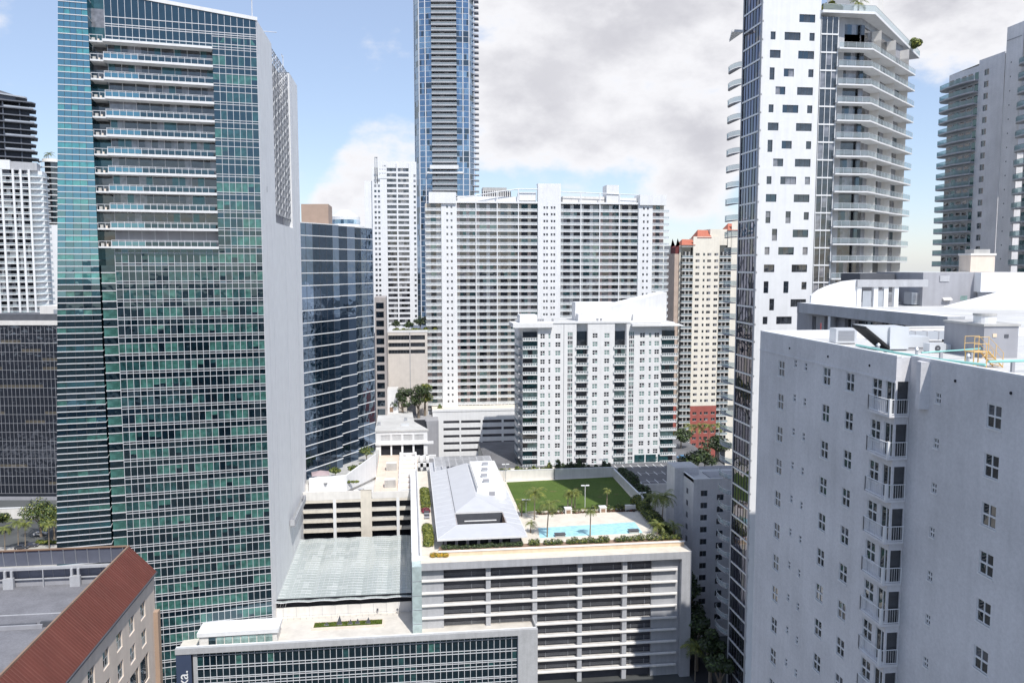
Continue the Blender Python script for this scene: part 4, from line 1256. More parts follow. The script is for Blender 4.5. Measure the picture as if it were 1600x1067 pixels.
    k = 0
    while ztop2 - k * FL > 14:
        o = link('balcony', lbm, root, (0, 0, ztop2 - k * FL)); link('railing', lrm, o); k += 1
    tp = MB(); tp.prism([(-2.6, LS), (0, LS), (0, LS + 8)][::-1], ztop2 + 2 * FL, ztop2 + 2 * FL + .5, WHITE); tp.build('canopy_fin', root)
    # balcony front and the wing turning 42 degrees
    BA = R(90 - 40.7 - 7.2 - 0) - 0          # direction of the wing against the grid
    BA = R(42)
    LW = 31.0
    ex, ey = math.cos(BA), math.sin(BA)
    P1 = (WS, 0); P2 = (WB, 0); P3 = (WB + ex * LW, ey * LW)
    P4 = (P3[0] - ey * 1.9, P3[1] + ex * 1.9)
    def slab_poly(out):
        nx, ny = ey, -ex
        return [(WS - .2, 1.9), (WS - .2, -out), (WB + out * .4, -out), (P3[0] + nx * out, P3[1] + ny * out), P4, (WB - 1.0, 1.9 + .2)]
    sl = MB(); sl.prism(slab_poly(.9), -.06, .24, WHITE)
    rl = MB()
    sp_ = slab_poly(.82)
    def rail(a, b, n):
        a3, b3 = Vector((*a, 0)), Vector((*b, 0))
        rl.face([(*a, .36), (*b, .36), (*b, 1.28), (*a, 1.28)], G_RAIL)
        rl.bar((*a, 1.36), (*b, 1.36), .05, .06, ALU)
        for i in range(n + 1):
            q = a3.lerp(b3, i / n); rl.tube((q.x, q.y, .28), (q.x, q.y, 1.36), .03, ALU, n=4, cap=False)
    rail(sp_[1], sp_[2], 4); rail(sp_[2], sp_[3], 14)
    slm, rlm = sl.mesh('balcony'), rl.mesh('railing')
    # recessed wall behind
    bk = []
    for v in range(3):
        b = MB(); n = 7
        for i in range(n):
            x0, x1 = (WB - WS) * i / n, (WB - WS) * (i + 1) / n
            b.face([(WS + x0, 2.0, 0), (WS + x1, 2.0, 0), (WS + x1, 2.0, FL), (WS + x0, 2.0, FL)], (G_WIN, G_WIN2, G_DARK2, G_WIN)[rnd.randint(0, 3)] if i < n else GREY)
        nx, ny = -ey, ex
        n = 12
        for i in range(n):
            t0, t1 = LW * i / n, LW * (i + 1) / n
            a = (WB + ex * t0 + nx * 2, ey * t0 + ny * 2); c = (WB + ex * t1 + nx * 2, ey * t1 + ny * 2)
            mt = (G_WIN, G_WIN2, GREY, G_WIN, GREY, G_DARK2)[rnd.randint(0, 5)]
            b.face([(*a, 0), (*c, 0), (*c, FL), (*a, FL)], mt)
            if i in (3, 7, 11):
                b.face([(*a, 0), (*a, FL), (a[0] - nx * 2, a[1] - ny * 2, FL), (a[0] - nx * 2, a[1] - ny * 2, 0)], WARM)
        bk.append(b.mesh('recess_wall'))
    zb0 = atY(1320, 78, Y0)[2]
    k = 0
    while zb0 - k * FL > 60:
        o = link('balcony', slm, root, (0, 0, zb0 - k * FL)); link('railing', rlm, o)
        link('recess_wall', bk[k % 3], root, (0, 0, zb0 - k * FL)); k += 1
    link('recess_wall', bk[1], root, (0, 0, zb0)).scale = (1, 1, 1.55)
    # projecting roof slab with deep soffit
    top = MB(); pp = [(WF, 2), (WF, -.8), (WB + .6, -.8), (grid(.4825 * 214, 214)[0] - X0, grid(.4825 * 214, 214)[1] - Y0), (grid(.4825 * 214, 214)[0] - X0 - 6, grid(.4825 * 214, 214)[1] - Y0 + 5), (WB, 18)]
    zt = atY(1300, 22, Y0)[2]
    top.prism(pp, zt, zt + .55, WHITE, top=ROOFW)
    top.build('roof', root)
    rr = MB()
    for a, b in zip(pp[1:4], pp[2:5]):
        rr.face([(*a, zt + .55), (*b, zt + .55), (*b, zt + 1.7), (*a, zt + 1.7)], G_RAIL); rr.bar((*a, zt + 1.75), (*b, zt + 1.75), .05, .06, ALU)
    rr.build('roof_railing', root)
    # sloping fin with slots above the roof
    fb = MB(); fx = WB - 1.5; fy = 4.0
    fb.prism([(fx, fy), (fx + 12, fy + 9), (fx + 10, fy + 14), (fx - 3, fy + 6)], zt + .55, [zt + 22, zt + 8.5, zt + 8.5, zt + 22], WARM)
    for i in range(4):
        a = .18 + i * .2
        fb.bar((fx + 12 * a, fy + 9 * a - .1, zt + 18 - 12 * a), (fx + 12 * (a + .16), fy + 9 * (a + .16) - .1, zt + 11.5 - 12 * a + 6), .18, .18, WHITE)
    fb.build('crown_wall', root)
    # core behind
    c = MB(); c.prism([(.3, LS), (.3, .6), (WB - .5, 2.3), (P3[0] - ey * 2.2, P3[1] + ex * 2.2), (P3[0] - 4, P3[1] + 14), (11, LS + 24)], 0, zt, PALE); c.build('inner_wall', root)
    return root, X0, Y0, zt, WF, WB, P3
JT = white_tower()

# ================================================================ low grey block between near block and tower
def mid_block():
    XM = 61.0
    a = atX(1246, 480, XM); b = atX(1500, 487, XM)
    root = thing('apartment_building', 'grey apartment building with a long cornice and arched white roof wall behind the near roof', 'apartment building', (XM, a[1], 0))
    L_ = a[1] - b[1]
    f = Face(root, (0, 0), R(-90))
    ZT = atX(1260, 474, XM)[2]
    hs = []
    def U(px, y=500): return a[1] - atX(px, y, XM)[1]
    zw1, zw0 = atX(1330, 500, XM)[2], ZT - 12
    for p0, p1, y0, y1 in ((1269, 1275, 494, 540), (1288, 1306, 495, 540), (1320, 1330, 498, 540), (1336, 1371, 502, 540), (1378, 1398, 503, 520), (1404, 1424, 507, 524), (1433, 1456, 510, 527)):
        hs.append((U(p0), U(p1), atX((p0 + p1) / 2, y1, XM)[2], atX((p0 + p1) / 2, y0, XM)[2]))
    m = MB(); m.wall(0, U(1470), 40, ZT - .3, hs, GREY, rev=.7); m.face([(0, 0, 40), (0, 0, ZT), (0, 40, ZT), (0, 40, 40)], GREY)
    f.put('wall', m)
    gw = []
    for h in hs:
        w_ = window_unit(h[1] - h[0], h[3] - h[2], max(1, int((h[1] - h[0]) / 1.4)), 1, PALE, [G_WIN, G_DARK2], fr=.08)
        f.put('window', w_, h[0], .45, h[2])
    c = MB(); uc = U(1265)
    c.box(0, uc, -.05, .4, ZT - 1.6, ZT, GREY); c.box(uc - .5, U(1500), -1.5, .6, ZT - 1.35, ZT + .15, PALE, top=WHITE)
    f.put('cornice', c)
    p = MB(); p.prism([(U(1308), -1.4), (U(1312), -1.4), (U(1306), 0), (U(1302), 0)], ZT - 12, ZT - 1.4, WHITE); f.put('pier', p)
    r = MB(); r.box(.3, L_ + 40, .6, 40, ZT - .9, ZT - .5, ROOFW); f.put('roof', r)
    # arched gable wall, lit, facing down the street
    ar = MB(); Ya = -L_ * .28
    A = Face(root, (3.5, -5.0), 0)
    Ys = a[1] - 5.0
    def AX(px, y): return atY(px, y, Ys)[0] - XM - 3.5
    def AZ(px, y): return atY(px, y, Ys)[2]
    pts = [(AX(1268, 460), AZ(1268, 462)), (AX(1280, 453), AZ(1280, 453)), (AX(1296, 446), AZ(1296, 446)), (AX(1318, 439.5), AZ(1318, 439.5)), (AX(1341, 437), AZ(1341, 437))]
    zb = ZT - 1
    ar.prism([(p_[0], 0) for p_ in pts] + [(p_[0], .5) for p_ in pts[::-1]], zb, [p_[1] for p_ in pts] + [p_[1] for p_ in pts[::-1]], WHITE)
    A.put('gable_wall', ar)
    fr = MB(); x1 = AX(1448, 438); zt = AZ(1448, 438); xa = AX(1338, 437)
    fr.box(xa, x1, -.4, .6, zt - 1.0, zt + .1, PALE, top=WHITE)
    for px in (1342, 1368, 1384, 1400): x = AX(px, 450); fr.box(x - .35, x + .35, -.2, .4, zb, zt - 1.0, WHITE)
    for px in (1355, 1378): x = AX(px, 450); fr.box(x - .7, x + .7, -.05, .02, zb + .5, zt - 1.6, STEEL)
    A.put('pergola_frame', fr)
    # higher grey block on the right with a white roof slab and ramped lit wall
    hb = MB(); x2, x3 = AX(1448, 430) + .1, AX(1535, 425); z2 = AZ(1450, 426)
    hb.box(x2, x3, 1.0, 14, zb, z2, GREY, top=ROOFW)
    A.put('penthouse_wall', hb)
    hw = MB(); x4 = AX(1610, 425)
    hw.box(x3 - .6, x4 + 6, -.6, 14, z2 - 3.0, z2 - 0.02, WHITE, top=ROOFW)
    A.put('roof_slab', hw)
    vb = MB(); vb.box(-.8, .8, -.12, 0, 0, .9, PALE); A.put('vent_box', vb, AX(1482, 435), .99, AZ(1482, 440))
    rp = MB(); xb = AX(1500, 470)
    rp.prism([(xb - 4, -6), (x4 + 10, -6), (x4 + 10, -.7), (xb - 4, -.7)], ZT - 12, [ZT - .6, ZT + 5.5, ZT + 5.5, ZT - .6], WHITE)
    A.put('ramp_wall', rp)
    # chimneys / tan box on the roof
    for i, (px, y, w_, h_, lb, mt) in enumerate(((1400, 428, 2.2, 3.0, 'tan round-topped roof box nearest the white tower', TAN), (1535, 412, 4.5, 3.5, 'tan concrete roof box left of the far grey towers', TAN))):
        x, y_, z = atY(px, 425 if i == 0 else 420, Ys + 12)
        q = thing('roof_box', lb, 'roof box', (x, y_, z2 if i else ZT + 1), 0)
        c = MB(); c.box(-w_ / 2, w_ / 2, 0, 3, 0, h_ * .8, mt); c.build('wall', q)
        c = MB(); c.box(-w_ / 2 - .15, w_ / 2 + .15, -.15, 3.15, h_ * .8, h_ * .9, WARM).box(-w_ / 3, w_ / 3, .3, 2.6, h_ * .9, h_ * 1.1, CONC); c.build('cap', q)
    db = MB(); db.box(AX(1388, 440), AX(1445, 440), 8, 14, zb, AZ(1420, 428), DGREY); A.put('service_wall', db)
    # roof machinery row
    ZR2 = ZT - .5
    for i, (px, py, w_, h_, lb) in enumerate(((1382, 476, 2.6, 2.0, 'grey louvred chiller at the left end of the machinery row'), (1400, 474, 2.2, 2.2, 'pale chiller second in the machinery row behind the cornice'), (1425, 476, 3.2, 2.0, 'dark ended chiller in the middle of the machinery row'), (1446, 478, 4.5, 2.1, 'long grey duct chest in the machinery row'))):
        x, y_ = atz(px, py, ZR2)
        q = thing('roof_chiller', lb, 'chiller', (x, y_, ZR2), R(-5), 'machinery behind the long cornice')
        c = MB(); c.box(-w_ / 2, w_ / 2, 0, 2.4, .2, h_, (STEEL, ALU, DGREY, STEEL)[i]); c.build('casing', q)
        c = MB(); c.tube((0, 1.2, h_), (0, 1.2, h_ + .35), .7, GREY, n=12); c.build('fan', q)
        c = MB()
        for j in range(6): c.box(-w_ / 2 + .15, w_ / 2 - .15, -.05, 0, .5 + j * .22, .58 + j * .22, GREY)
        c.build('grille', q)
    for i, (px, py, lb) in enumerate(((1464, 476, 'cream hooded duct outlet left of its twin beside the long duct'), (1476, 478, 'cream hooded duct outlet nearer the white dome'))):
        x, y_ = atz(px, py, ZR2)
        q = thing('duct_hood', lb, 'duct', (x, y_, ZR2), R(-5), 'hooded duct outlets')
        c = MB(); c.box(-.6, .6, 0, 1.4, 0, 1.4, WARM); c.build('duct', q)
        c = MB(); c.prism([(-.7, -.9), (.7, -.9), (.7, 1.4), (-.7, 1.4)], [.9, .9, 1.4, 1.4], [1.1, 1.1, 2.1, 2.1], WARM); c.build('hood', q)
    x, y_ = atz(1505, 478, ZR2)
    q = thing('skylight_dome', 'white vaulted skylight beside the duct hoods', 'skylight', (x, y_, ZR2))
    c = MB(); n = 10
    for j in range(n):
        t0, t1 = math.pi * j / n, math.pi * (j + 1) / n
        c.face([(-1.8 * math.cos(t0), 0, 1.2 * math.sin(t0) + .8), (-1.8 * math.cos(t1), 0, 1.2 * math.sin(t1) + .8), (-1.8 * math.cos(t1), 3, 1.2 * math.sin(t1) + .8), (-1.8 * math.cos(t0), 3, 1.2 * math.sin(t0) + .8)], WHITE)
    c.face([(-1.8 * math.cos(math.pi * j / n), 0, 1.2 * math.sin(math.pi * j / n) + .8) for j in range(n + 1)], WHITE); c.build('vault', q)
    c = MB(); c.box(-1.8, 1.8, .01, 3, 0, .8, WHITE).box(-.6, .6, -.04, 0, .9, 1.6, G_GREEN); c.build('base', q)
mid_block()

# ================================================================ far grey pair of towers at the right edge
def far_right():
    XK = 145.0
    a = atX(1466, 420, XK); e = atX(1553, 420, XK)
    root = thing('residential_tower', 'grey residential tower with curved teal glass balconies far behind the near roof', 'tower', (XK, a[1], 0))
    LK = a[1] - e[1]
    f = Face(root, (0, 0), R(-90))
    def U(px): return a[1] - atX(px, 300, XK)[1]
    ZT = atX(1530, 95, XK)[2]; FL = 2.95
    ZTb = atX(1480, 130, XK)[2]
    ub = U(1520)
    zt0 = atX(1500, 135, XK)[2]
    m = MB()
    hs = []; items = []
    k = 0
    wu = window_unit(1.7, 1.5, 2, 1, PALE, [G_DARK2, G_WIN])
    uw = U(1532)
    while zt0 - k * FL > 60:
        z = zt0 - k * FL; hs.append((uw - .85, uw + .85, z + .6, z + 2.1)); items.append((wu, uw - .85, .15, z + .6)); k += 1
    m.wall(ub, LK, 30, ZT, hs, WHITE2, rev=.25); m.box(0, ub, .6, 1.2, 30, ZT - 1, WHITE2); m.face([(0, 1.2, 30), (0, 1.2, ZT - 1), (0, 30, ZT - 1), (0, 30, 30)], WHITE2)
    m.face([(0, .6, ZT - 1), (LK, .01, ZT - .5), (LK, 30, ZT - .5), (0, 30, ZT - 1)], ROOFW)
    f.put('wall', m); repeat(f, 'window', items)
    b = MB(); n = 8
    poly = [(ub, 1.2)] + [(-3.2 + 3.2 * math.cos(R(90 * t / n)) * 0 + (ub + 3.2) * (1 - t / n), -1.7 * math.sin(R(min(90, 200 * t / n) if t < n else 0)) if t < n else 1.2) for t in range(0, n + 1)]
    poly = [(ub, .8), (ub, -1.2), (ub * .6, -1.9), (ub * .2, -1.8), (-1.2, -1.2), (-2.6, .2), (-3.0, 2.0), (-2.0, 3.5), (0, 4)]
    b.prism(poly[::-1], -.12, .25, PALE)
    r = MB()
    for p, q in zip(poly[1:], poly[2:]): r.face([(*p, .25), (*q, .25), (*q, 1.25), (*p, 1.25)], G_RAILB); r.bar((*p, 1.28), (*q, 1.28), .05, .05, GREY)
    bw = MB()
    for i in range(5):
        u0, u1 = ub * i / 5 + .3, ub * (i + 1) / 5 - .5
        bw.face([(u0, .56, .2), (u1, .56, .2), (u1, .56, 2.3), (u0, .56, 2.3)], (G_WIN, G_TEAL2, G_WIN)[i % 3])
    bm, rm, wm = b.mesh('balcony'), r.mesh('railing'), bw.mesh('window_band')
    k = 0
    while zt0 - k * FL > 70:
        z = zt0 - k * FL
        o = f.put('balcony', bm, 0, 0, z); link('railing', rm, o); f.put('window_band', wm, 0, 0, z); k += 1
    # nearer half
    XN = 140.0
    a2 = atX(1554, 420, XN); e2 = atX(1600, 420, XN)
    root2 = thing('residential_tower', 'grey blank-walled tower with teal balconies cut by the right picture edge', 'tower', (XN, a2[1], 0))
    g = Face(root2, (0, 0), R(-90))
    def U2(px): return a2[1] - atX(px, 300, XN)[1]
    ZT2 = atX(1570, 45, XN)[2]
    u1 = U2(1586)
    m = MB(); m.wall(0, u1, 30, ZT2, [], WHITE2); m.box(u1, u1 + 14, 1.6, 2.0, 30, ZT2, WHITE2); m.face([(0, 0, 30), (0, 0, ZT2), (0, 30, ZT2), (0, 30, 30)], WHITE2)
    m.face([(0, 0, ZT2), (u1 + 14, 0, ZT2), (u1 + 14, 30, ZT2), (0, 30, ZT2)], ROOFW)
    g.put('wall', m)
    cp_ = MB(); cp_.box(.2, u1 - .5, -.08, 0, ZT2 - 3.2, ZT2 - 3.0, GREY); g.put('cornice', cp_)
    v = MB(); v.box(0, .3, -.03, 0, 0, .3, DGREY); vm = v.mesh('vent')
    zt3 = atX(1590, 105, XN)[2]
    b = MB(); poly = [(u1 + 15, 2), (u1 + 15, -2), (u1 + 5, -2.1), (u1 + 1.2, -1.6), (u1 - .3, -.6), (u1 - .4, 1)]
    b.prism(poly[::-1][::-1], -.12, .25, PALE); r = MB()
    for p, q in zip(poly[1:], poly[2:]): r.face([(*p, .25), (*q, .25), (*q, 1.3), (*p, 1.3)], G_RAILB); r.bar((*p, 1.33), (*q, 1.33), .05, .05, GREY)
    bw = MB()
    for i in range(5): bw.face([(u1 + .3 + i * 2.8, 1.56, .2), (u1 + 2.6 + i * 2.8, 1.56, .2), (u1 + 2.6 + i * 2.8, 1.56, 2.5), (u1 + .3 + i * 2.8, 1.56, 2.5)], (G_TEAL2, G_WIN)[i % 2])
    bm, rm, wm = b.mesh('balcony'), r.mesh('railing'), bw.mesh('window_band')
    k = 0
    while zt3 - k * 3.25 > 75:
        z = zt3 - k * 3.25
        o = g.put('balcony', bm, 0, 0, z); link('railing', rm, o); g.put('window_band', wm, 0, 0, z)
        g.put('vent', vm, u1 * .32, 0, z + 1.4); k += 1
far_right()

# ================================================================ low white block beside the garage, in the tower's shade
def low_white():
    X0, Y0 = 70.0, 206.0
    root = thing('apartment_building', 'low white apartment building in shade between the garage and the glass strip tower', 'apartment building', (X0, Y0, 0))
    f = Face(root, (0, 0), 0)
    ZT = zat(752, 212, 1090)
    def X(px): return atY(px, 850, Y0)[0] - X0
    xs = X(1082)
    hs, items = [], []
    wu = window_unit(1.9, 1.6, 2, 1, GREY, [G_WIN, G_DARK2])
    for c, u in enumerate((xs + 2.0, xs + 6.5, xs + 11.5)):
        for k in range(12):
            z = ZT - 4.6 - k * 3.3 - (c % 2) * 1.2
            if z > 2: hs.append((u, u + 1.9, z, z + 1.6)); items.append((wu, u, .2, z))
    m = MB(); m.wall(xs, 22, 0, ZT, hs, WHITE2, rev=.3); m.box(2.1, 9, 8.2, 15, 0, ZT + 1.2, WHITE2, top=ROOFW); m.face([(xs, 0, 0), (xs, 0, ZT), (xs, 8.1, ZT), (xs, 8.1, 0)], WHITE2)
    m.face([(xs, 0, ZT - .8), (22, 0, ZT - .8), (22, 14, ZT - .8), (xs, 14, ZT - .8)], ROOFW); m.face([(xs, 14, 0), (xs, 14, ZT), (22, 14, ZT), (22, 14, 0)], WHITE2)
    f.put('wall', m); repeat(f, 'window', items)
    p = MB(); p.box(xs, 22, .02, .4, ZT - .8, ZT + .2, WHITE).box(xs, xs + .4, .4, 12, ZT - .8, ZT + .2, WHITE); f.put('parapet', p)
    r = MB(); r.box(xs + 6, 21, 2.2, 10, ZT - .79, ZT - .5, ROOFG); f.put('roof_deck', r)
    items2 = []
    w2 = window_unit(1.4, 1.5, 2, 1, GREY, [G_WIN])
    for k in range(11):
        Face(root, (xs, 8), R(-90)).put('window', w2, 2.5, -.06, ZT - 5 - k * 3.3)
low_white()
# ================================================================ long white balcony slab in the middle
def slab_block():
    d0 = 355.0
    X0, Y0 = grid(ray(666, 415)[0] * d0, d0)
    root = thing('apartment_slab', 'long white apartment slab with rows of balconies divided by blank window piers', 'apartment block', (X0, Y0, 0))
    f = Face(root, (0, 0), 0)
    rnd = random.Random(41)
    def U(px): return atY(px, 420, Y0)[0] - X0
    FL = 2.9
    zt = atY(800, 318, Y0)[2]
    z0 = zt - .4 - FL                      # floor level of the top storey
    NF = 30
    zbase = z0 - (NF - 1) * FL
    edges = [690, 714, 840, 875.5, 996, 1018, 1037]
    E = [U(p) for p in edges]; W = E[-1]
    # piers with small windows
    wu = [window_unit(.85, 1.1, 1, 2, WHITE, [G_WIN, g], fr=.07) for g in (G_WIN, G_WIN2, G_DARK2)]
    pier_items = []
    for (a, b, top, us) in ((E[0], E[1], zt, (.38, .66)), (E[2], E[3], zt + 8.6, (.28, .40, .60, .72)), (E[4], E[5], zt, (.38, .66))):
        hs = []
        for k in range(NF):
            z = z0 - k * FL
            for t in us:
                u = a + (b - a) * t - .42
                hs.append((u, u + .85, z + 1.0, z + 2.1)); pier_items.append((wu[rnd.choice((0, 0, 1, 2))], u, -.5 + .2, z + 1.0))
        m = MB(); m.wall(a, b, zbase - 3.5, top, hs, WHITE, rev=.25, y=-.5)
        m.face([(a, -.5, zbase - 3.5), (a, -.5, top), (a, 2.5, top), (a, 2.5, zbase - 3.5)], WHITE).face([(b, -.5, zbase - 3.5), (b, 2.5, zbase - 3.5), (b, 2.5, top), (b, -.5, top)], WHITE)
        m.face([(a, -.5, top), (b, -.5, top), (b, 6, top), (a, 6, top)], WHITE)
        f.put('pier', m)
    repeat(f, 'window', sorted(pier_items, key=lambda q: -q[3]))
    # recessed glazing and coloured walls of the balconies
    COLS = [mat('wall_pink', (.66, .50, .45)), mat('wall_cream', (.70, .62, .52)), mat('wall_rose', (.70, .60, .56)), WARM]
    baysL = [U(p) for p in (714, 744, 777, 810, 840)]; baysR = [U(p) for p in (875.5, 907, 936.5, 967, 996)]
    DEP = 1.15
    g = MB()
    for bays in (baysL, baysR, [0, E[0]], [E[5], W]):
        for a, b in zip(bays, bays[1:]):
            cc = rnd.choice(COLS)
            for k in range(NF):
                z = z0 - k * FL
                if rnd.random() < .15: cc = rnd.choice(COLS)
                gw = rnd.choice((G_WIN, G_WIN, G_DARK2, G_WIN, G_GREEN, G_WIN2, G_TEAL2))
                w_ = b - a; n = 6
                patt = [1, 0, 0, 1, 0, 0] if len(bays) > 2 else [1, 1, 0, 0, 1, 1]
                off = 0
                for i in range(n):
                    x0, x1 = a + w_ * i / n, a + w_ * (i + 1) / n
                    q = patt[(i + off) % n]
                    mt = cc if q else (gw if rnd.random() < .75 else G_WIN)
                    g.face([(x0, DEP, z), (x1, DEP, z), (x1, DEP, z + FL), (x0, DEP, z + FL)], mt)
    f.put('recess_wall', g)
    # balconies: slab + white picket rail, one per floor and wing
    def balc(a, b, bays):
        s = MB(); s.box(a, b, -.05, DEP, -.17, .17, WHITE)
        r = MB(); r.box(a, b, -.03, .03, 1.0, 1.1, WHITE)
        n = int((b - a) / .55)
        for i in range(n + 1): x = a + (b - a) * i / n; r.box(x - .12, x + .12, -.02, .02, .12, 1.0, WHITE)
        r.box(a, b, .03, .05, .18, .95, G_RAIL)
        return s.mesh('balcony'), r.mesh('railing')
    bl, br, e1, e2 = balc(E[1], E[2], baysL), balc(E[3], E[4], baysR), balc(0, E[0], None), balc(E[5], W + 2.0, None)
    for k in range(NF):
        z = z0 - k * FL
        for sm, rm in (bl, br):
            o = f.put('balcony', sm, 0, 0, z); link('railing', rm, o)
    items = []
    for k in range(NF):
        z = z0 - k * FL
        for sm, rm in (e1, e2):
            o = f.put('end_balcony', sm, 0, -.3, z); link('railing', rm, o)
    fin = MB(); fin.box(-.18, .18, -.12, DEP, zbase, zt + .2, WHITE); fm = fin.mesh('dividing_fin')
    for u in baysL[1:-1] + baysR[1:-1]: f.put('dividing_fin', fm, u, 0, 0)
    # roof: slab edge, corner boxes, screens
    r = MB(); r.box(E[0] - .2, W - 4, -.3, 14, zt, zt + .8, WHITE, top=ROOFW); r.box(0, W, 2.4, 16, zbase - 3, zt - .1, WHITE); f.put('roof', r)
    bx = MB(); bx.box(U(671), U(713), -1.4, 8, zt - .3, zt + 4.4, WHITE); f.put('corner_box', bx)
    bx = MB(); bx.box(U(997), U(1038), -1.4, 8, zt - .3, zt + 4.2, WHITE); f.put('corner_box', bx)
    bx = MB(); bx.box(U(947), U(966), .5, 8, zt, zt + 8.4, WHITE); f.put('lift_box', bx)
    sc = MB()
    tops = [(714, 2.0), (744, 3.2), (777, 4.8), (810, 6.2), (840, 6.2)]
    for (p0, h0), (p1, h1) in zip(tops, tops[1:]):
        a, b = U(p0), U(p1)
        sc.bar((a, .2, zt + h0), (b, .2, zt + h1), .35, .35, WHITE); sc.box(b - .22, b + .22, 0, .4, zt + .8, zt + h1, WHITE)
    a, b = U(876), U(996)
    sc.bar((a, .2, zt + 5.2), (b, .2, zt + 4.2), .3, .3, WHITE)
    for p in (907, 936.5, 967): x = U(p); sc.box(x - .2, x + .2, 0, .4, zt + .8, zt + 4.7, WHITE)
    f.put('roof_pergola', sc)
    ph = MB(); ph.box(U(716), U(838), 2.0, 9, zt + .8, zt + 3.0, WHITE).box(U(757), U(800), 3.5, 9, zt + 3.0, zt + 5.4, DGREY).box(U(812), U(838), 1.5, 8, zt + 1.5, zt + 5.0, WHITE).box(U(880), U(945), 2.0, 9, zt + .8, zt + 3.4, WARM).box(U(968), U(995), 2.0, 9, zt + .8, zt + 3.0, WHITE)
    ph.box(U(758), U(796), 10, 16, zt, zt + 7.6, CONC)
    for i in range(13): x = U(757) + i * .95; ph.box(x - .15, x + .15, 3.3, 3.5, zt + 2.6, zt + 5.8, WARM)
    f.put('penthouse', ph)
    # ground floor: dark shopfront under the slab, terrace edge
    gf = MB(); gf.box(E[1], E[2], .4, 2.4, zbase - 3.4, zbase - .2, G_WIN)
    for i in range(22): x = E[1] + (E[2] - E[1]) * i / 22; gf.box(x - .12, x + .12, .2, .4, zbase - 3.4, zbase - .2, WHITE)
    f.put('shop_front', gf)
    return root, X0, Y0, zbase, E
SLAB = slab_block()
SX, SY, SZB, SE = SLAB[1], SLAB[2], SLAB[3], SLAB[4]

# white parking decks under the slab
def slab_garage():
    y0 = SY - 14
    a = atY(676, 650, y0); b = atY(812, 648, y0)
    zt = a[2]
    zt = atY(700, 643, y0)[2]
    root = thing('parking_garage', 'white parking garage with five slot openings under the long balcony slab', 'garage', (a[0], y0, 0))
    W = b[0] - a[0] + 8
    f = Face(root, (0, 0), 0)
    def U(px): return atY(px, 680, y0)[0] - a[0]
    FL = 3.05
    hs = []
    for k in range(7):
        z1 = zt - 3.9 - k * FL
        for p0, p1 in ((693, 718), (720.5, 751), (754, 784), (787, 808)):
            hs.append((U(p0), U(p1), z1 - 1.25, z1))
    m = MB(); m.wall(0, W, 0, zt, hs, WHITE, rev=.8); m.face([(0, 0, 0), (0, 0, zt), (0, 60, zt), (0, 60, 0)], WHITE); m.face([(0, 0, zt), (W, 0, zt), (W, 20, zt), (0, 20, zt)], CREAM)
    f.put('wall', m)
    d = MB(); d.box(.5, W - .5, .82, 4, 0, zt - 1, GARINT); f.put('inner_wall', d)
    p = MB(); p.box(-.2, W, -.2, .3, zt + .003, zt + .9, WHITE); f.put('parapet', p)
slab_garage()

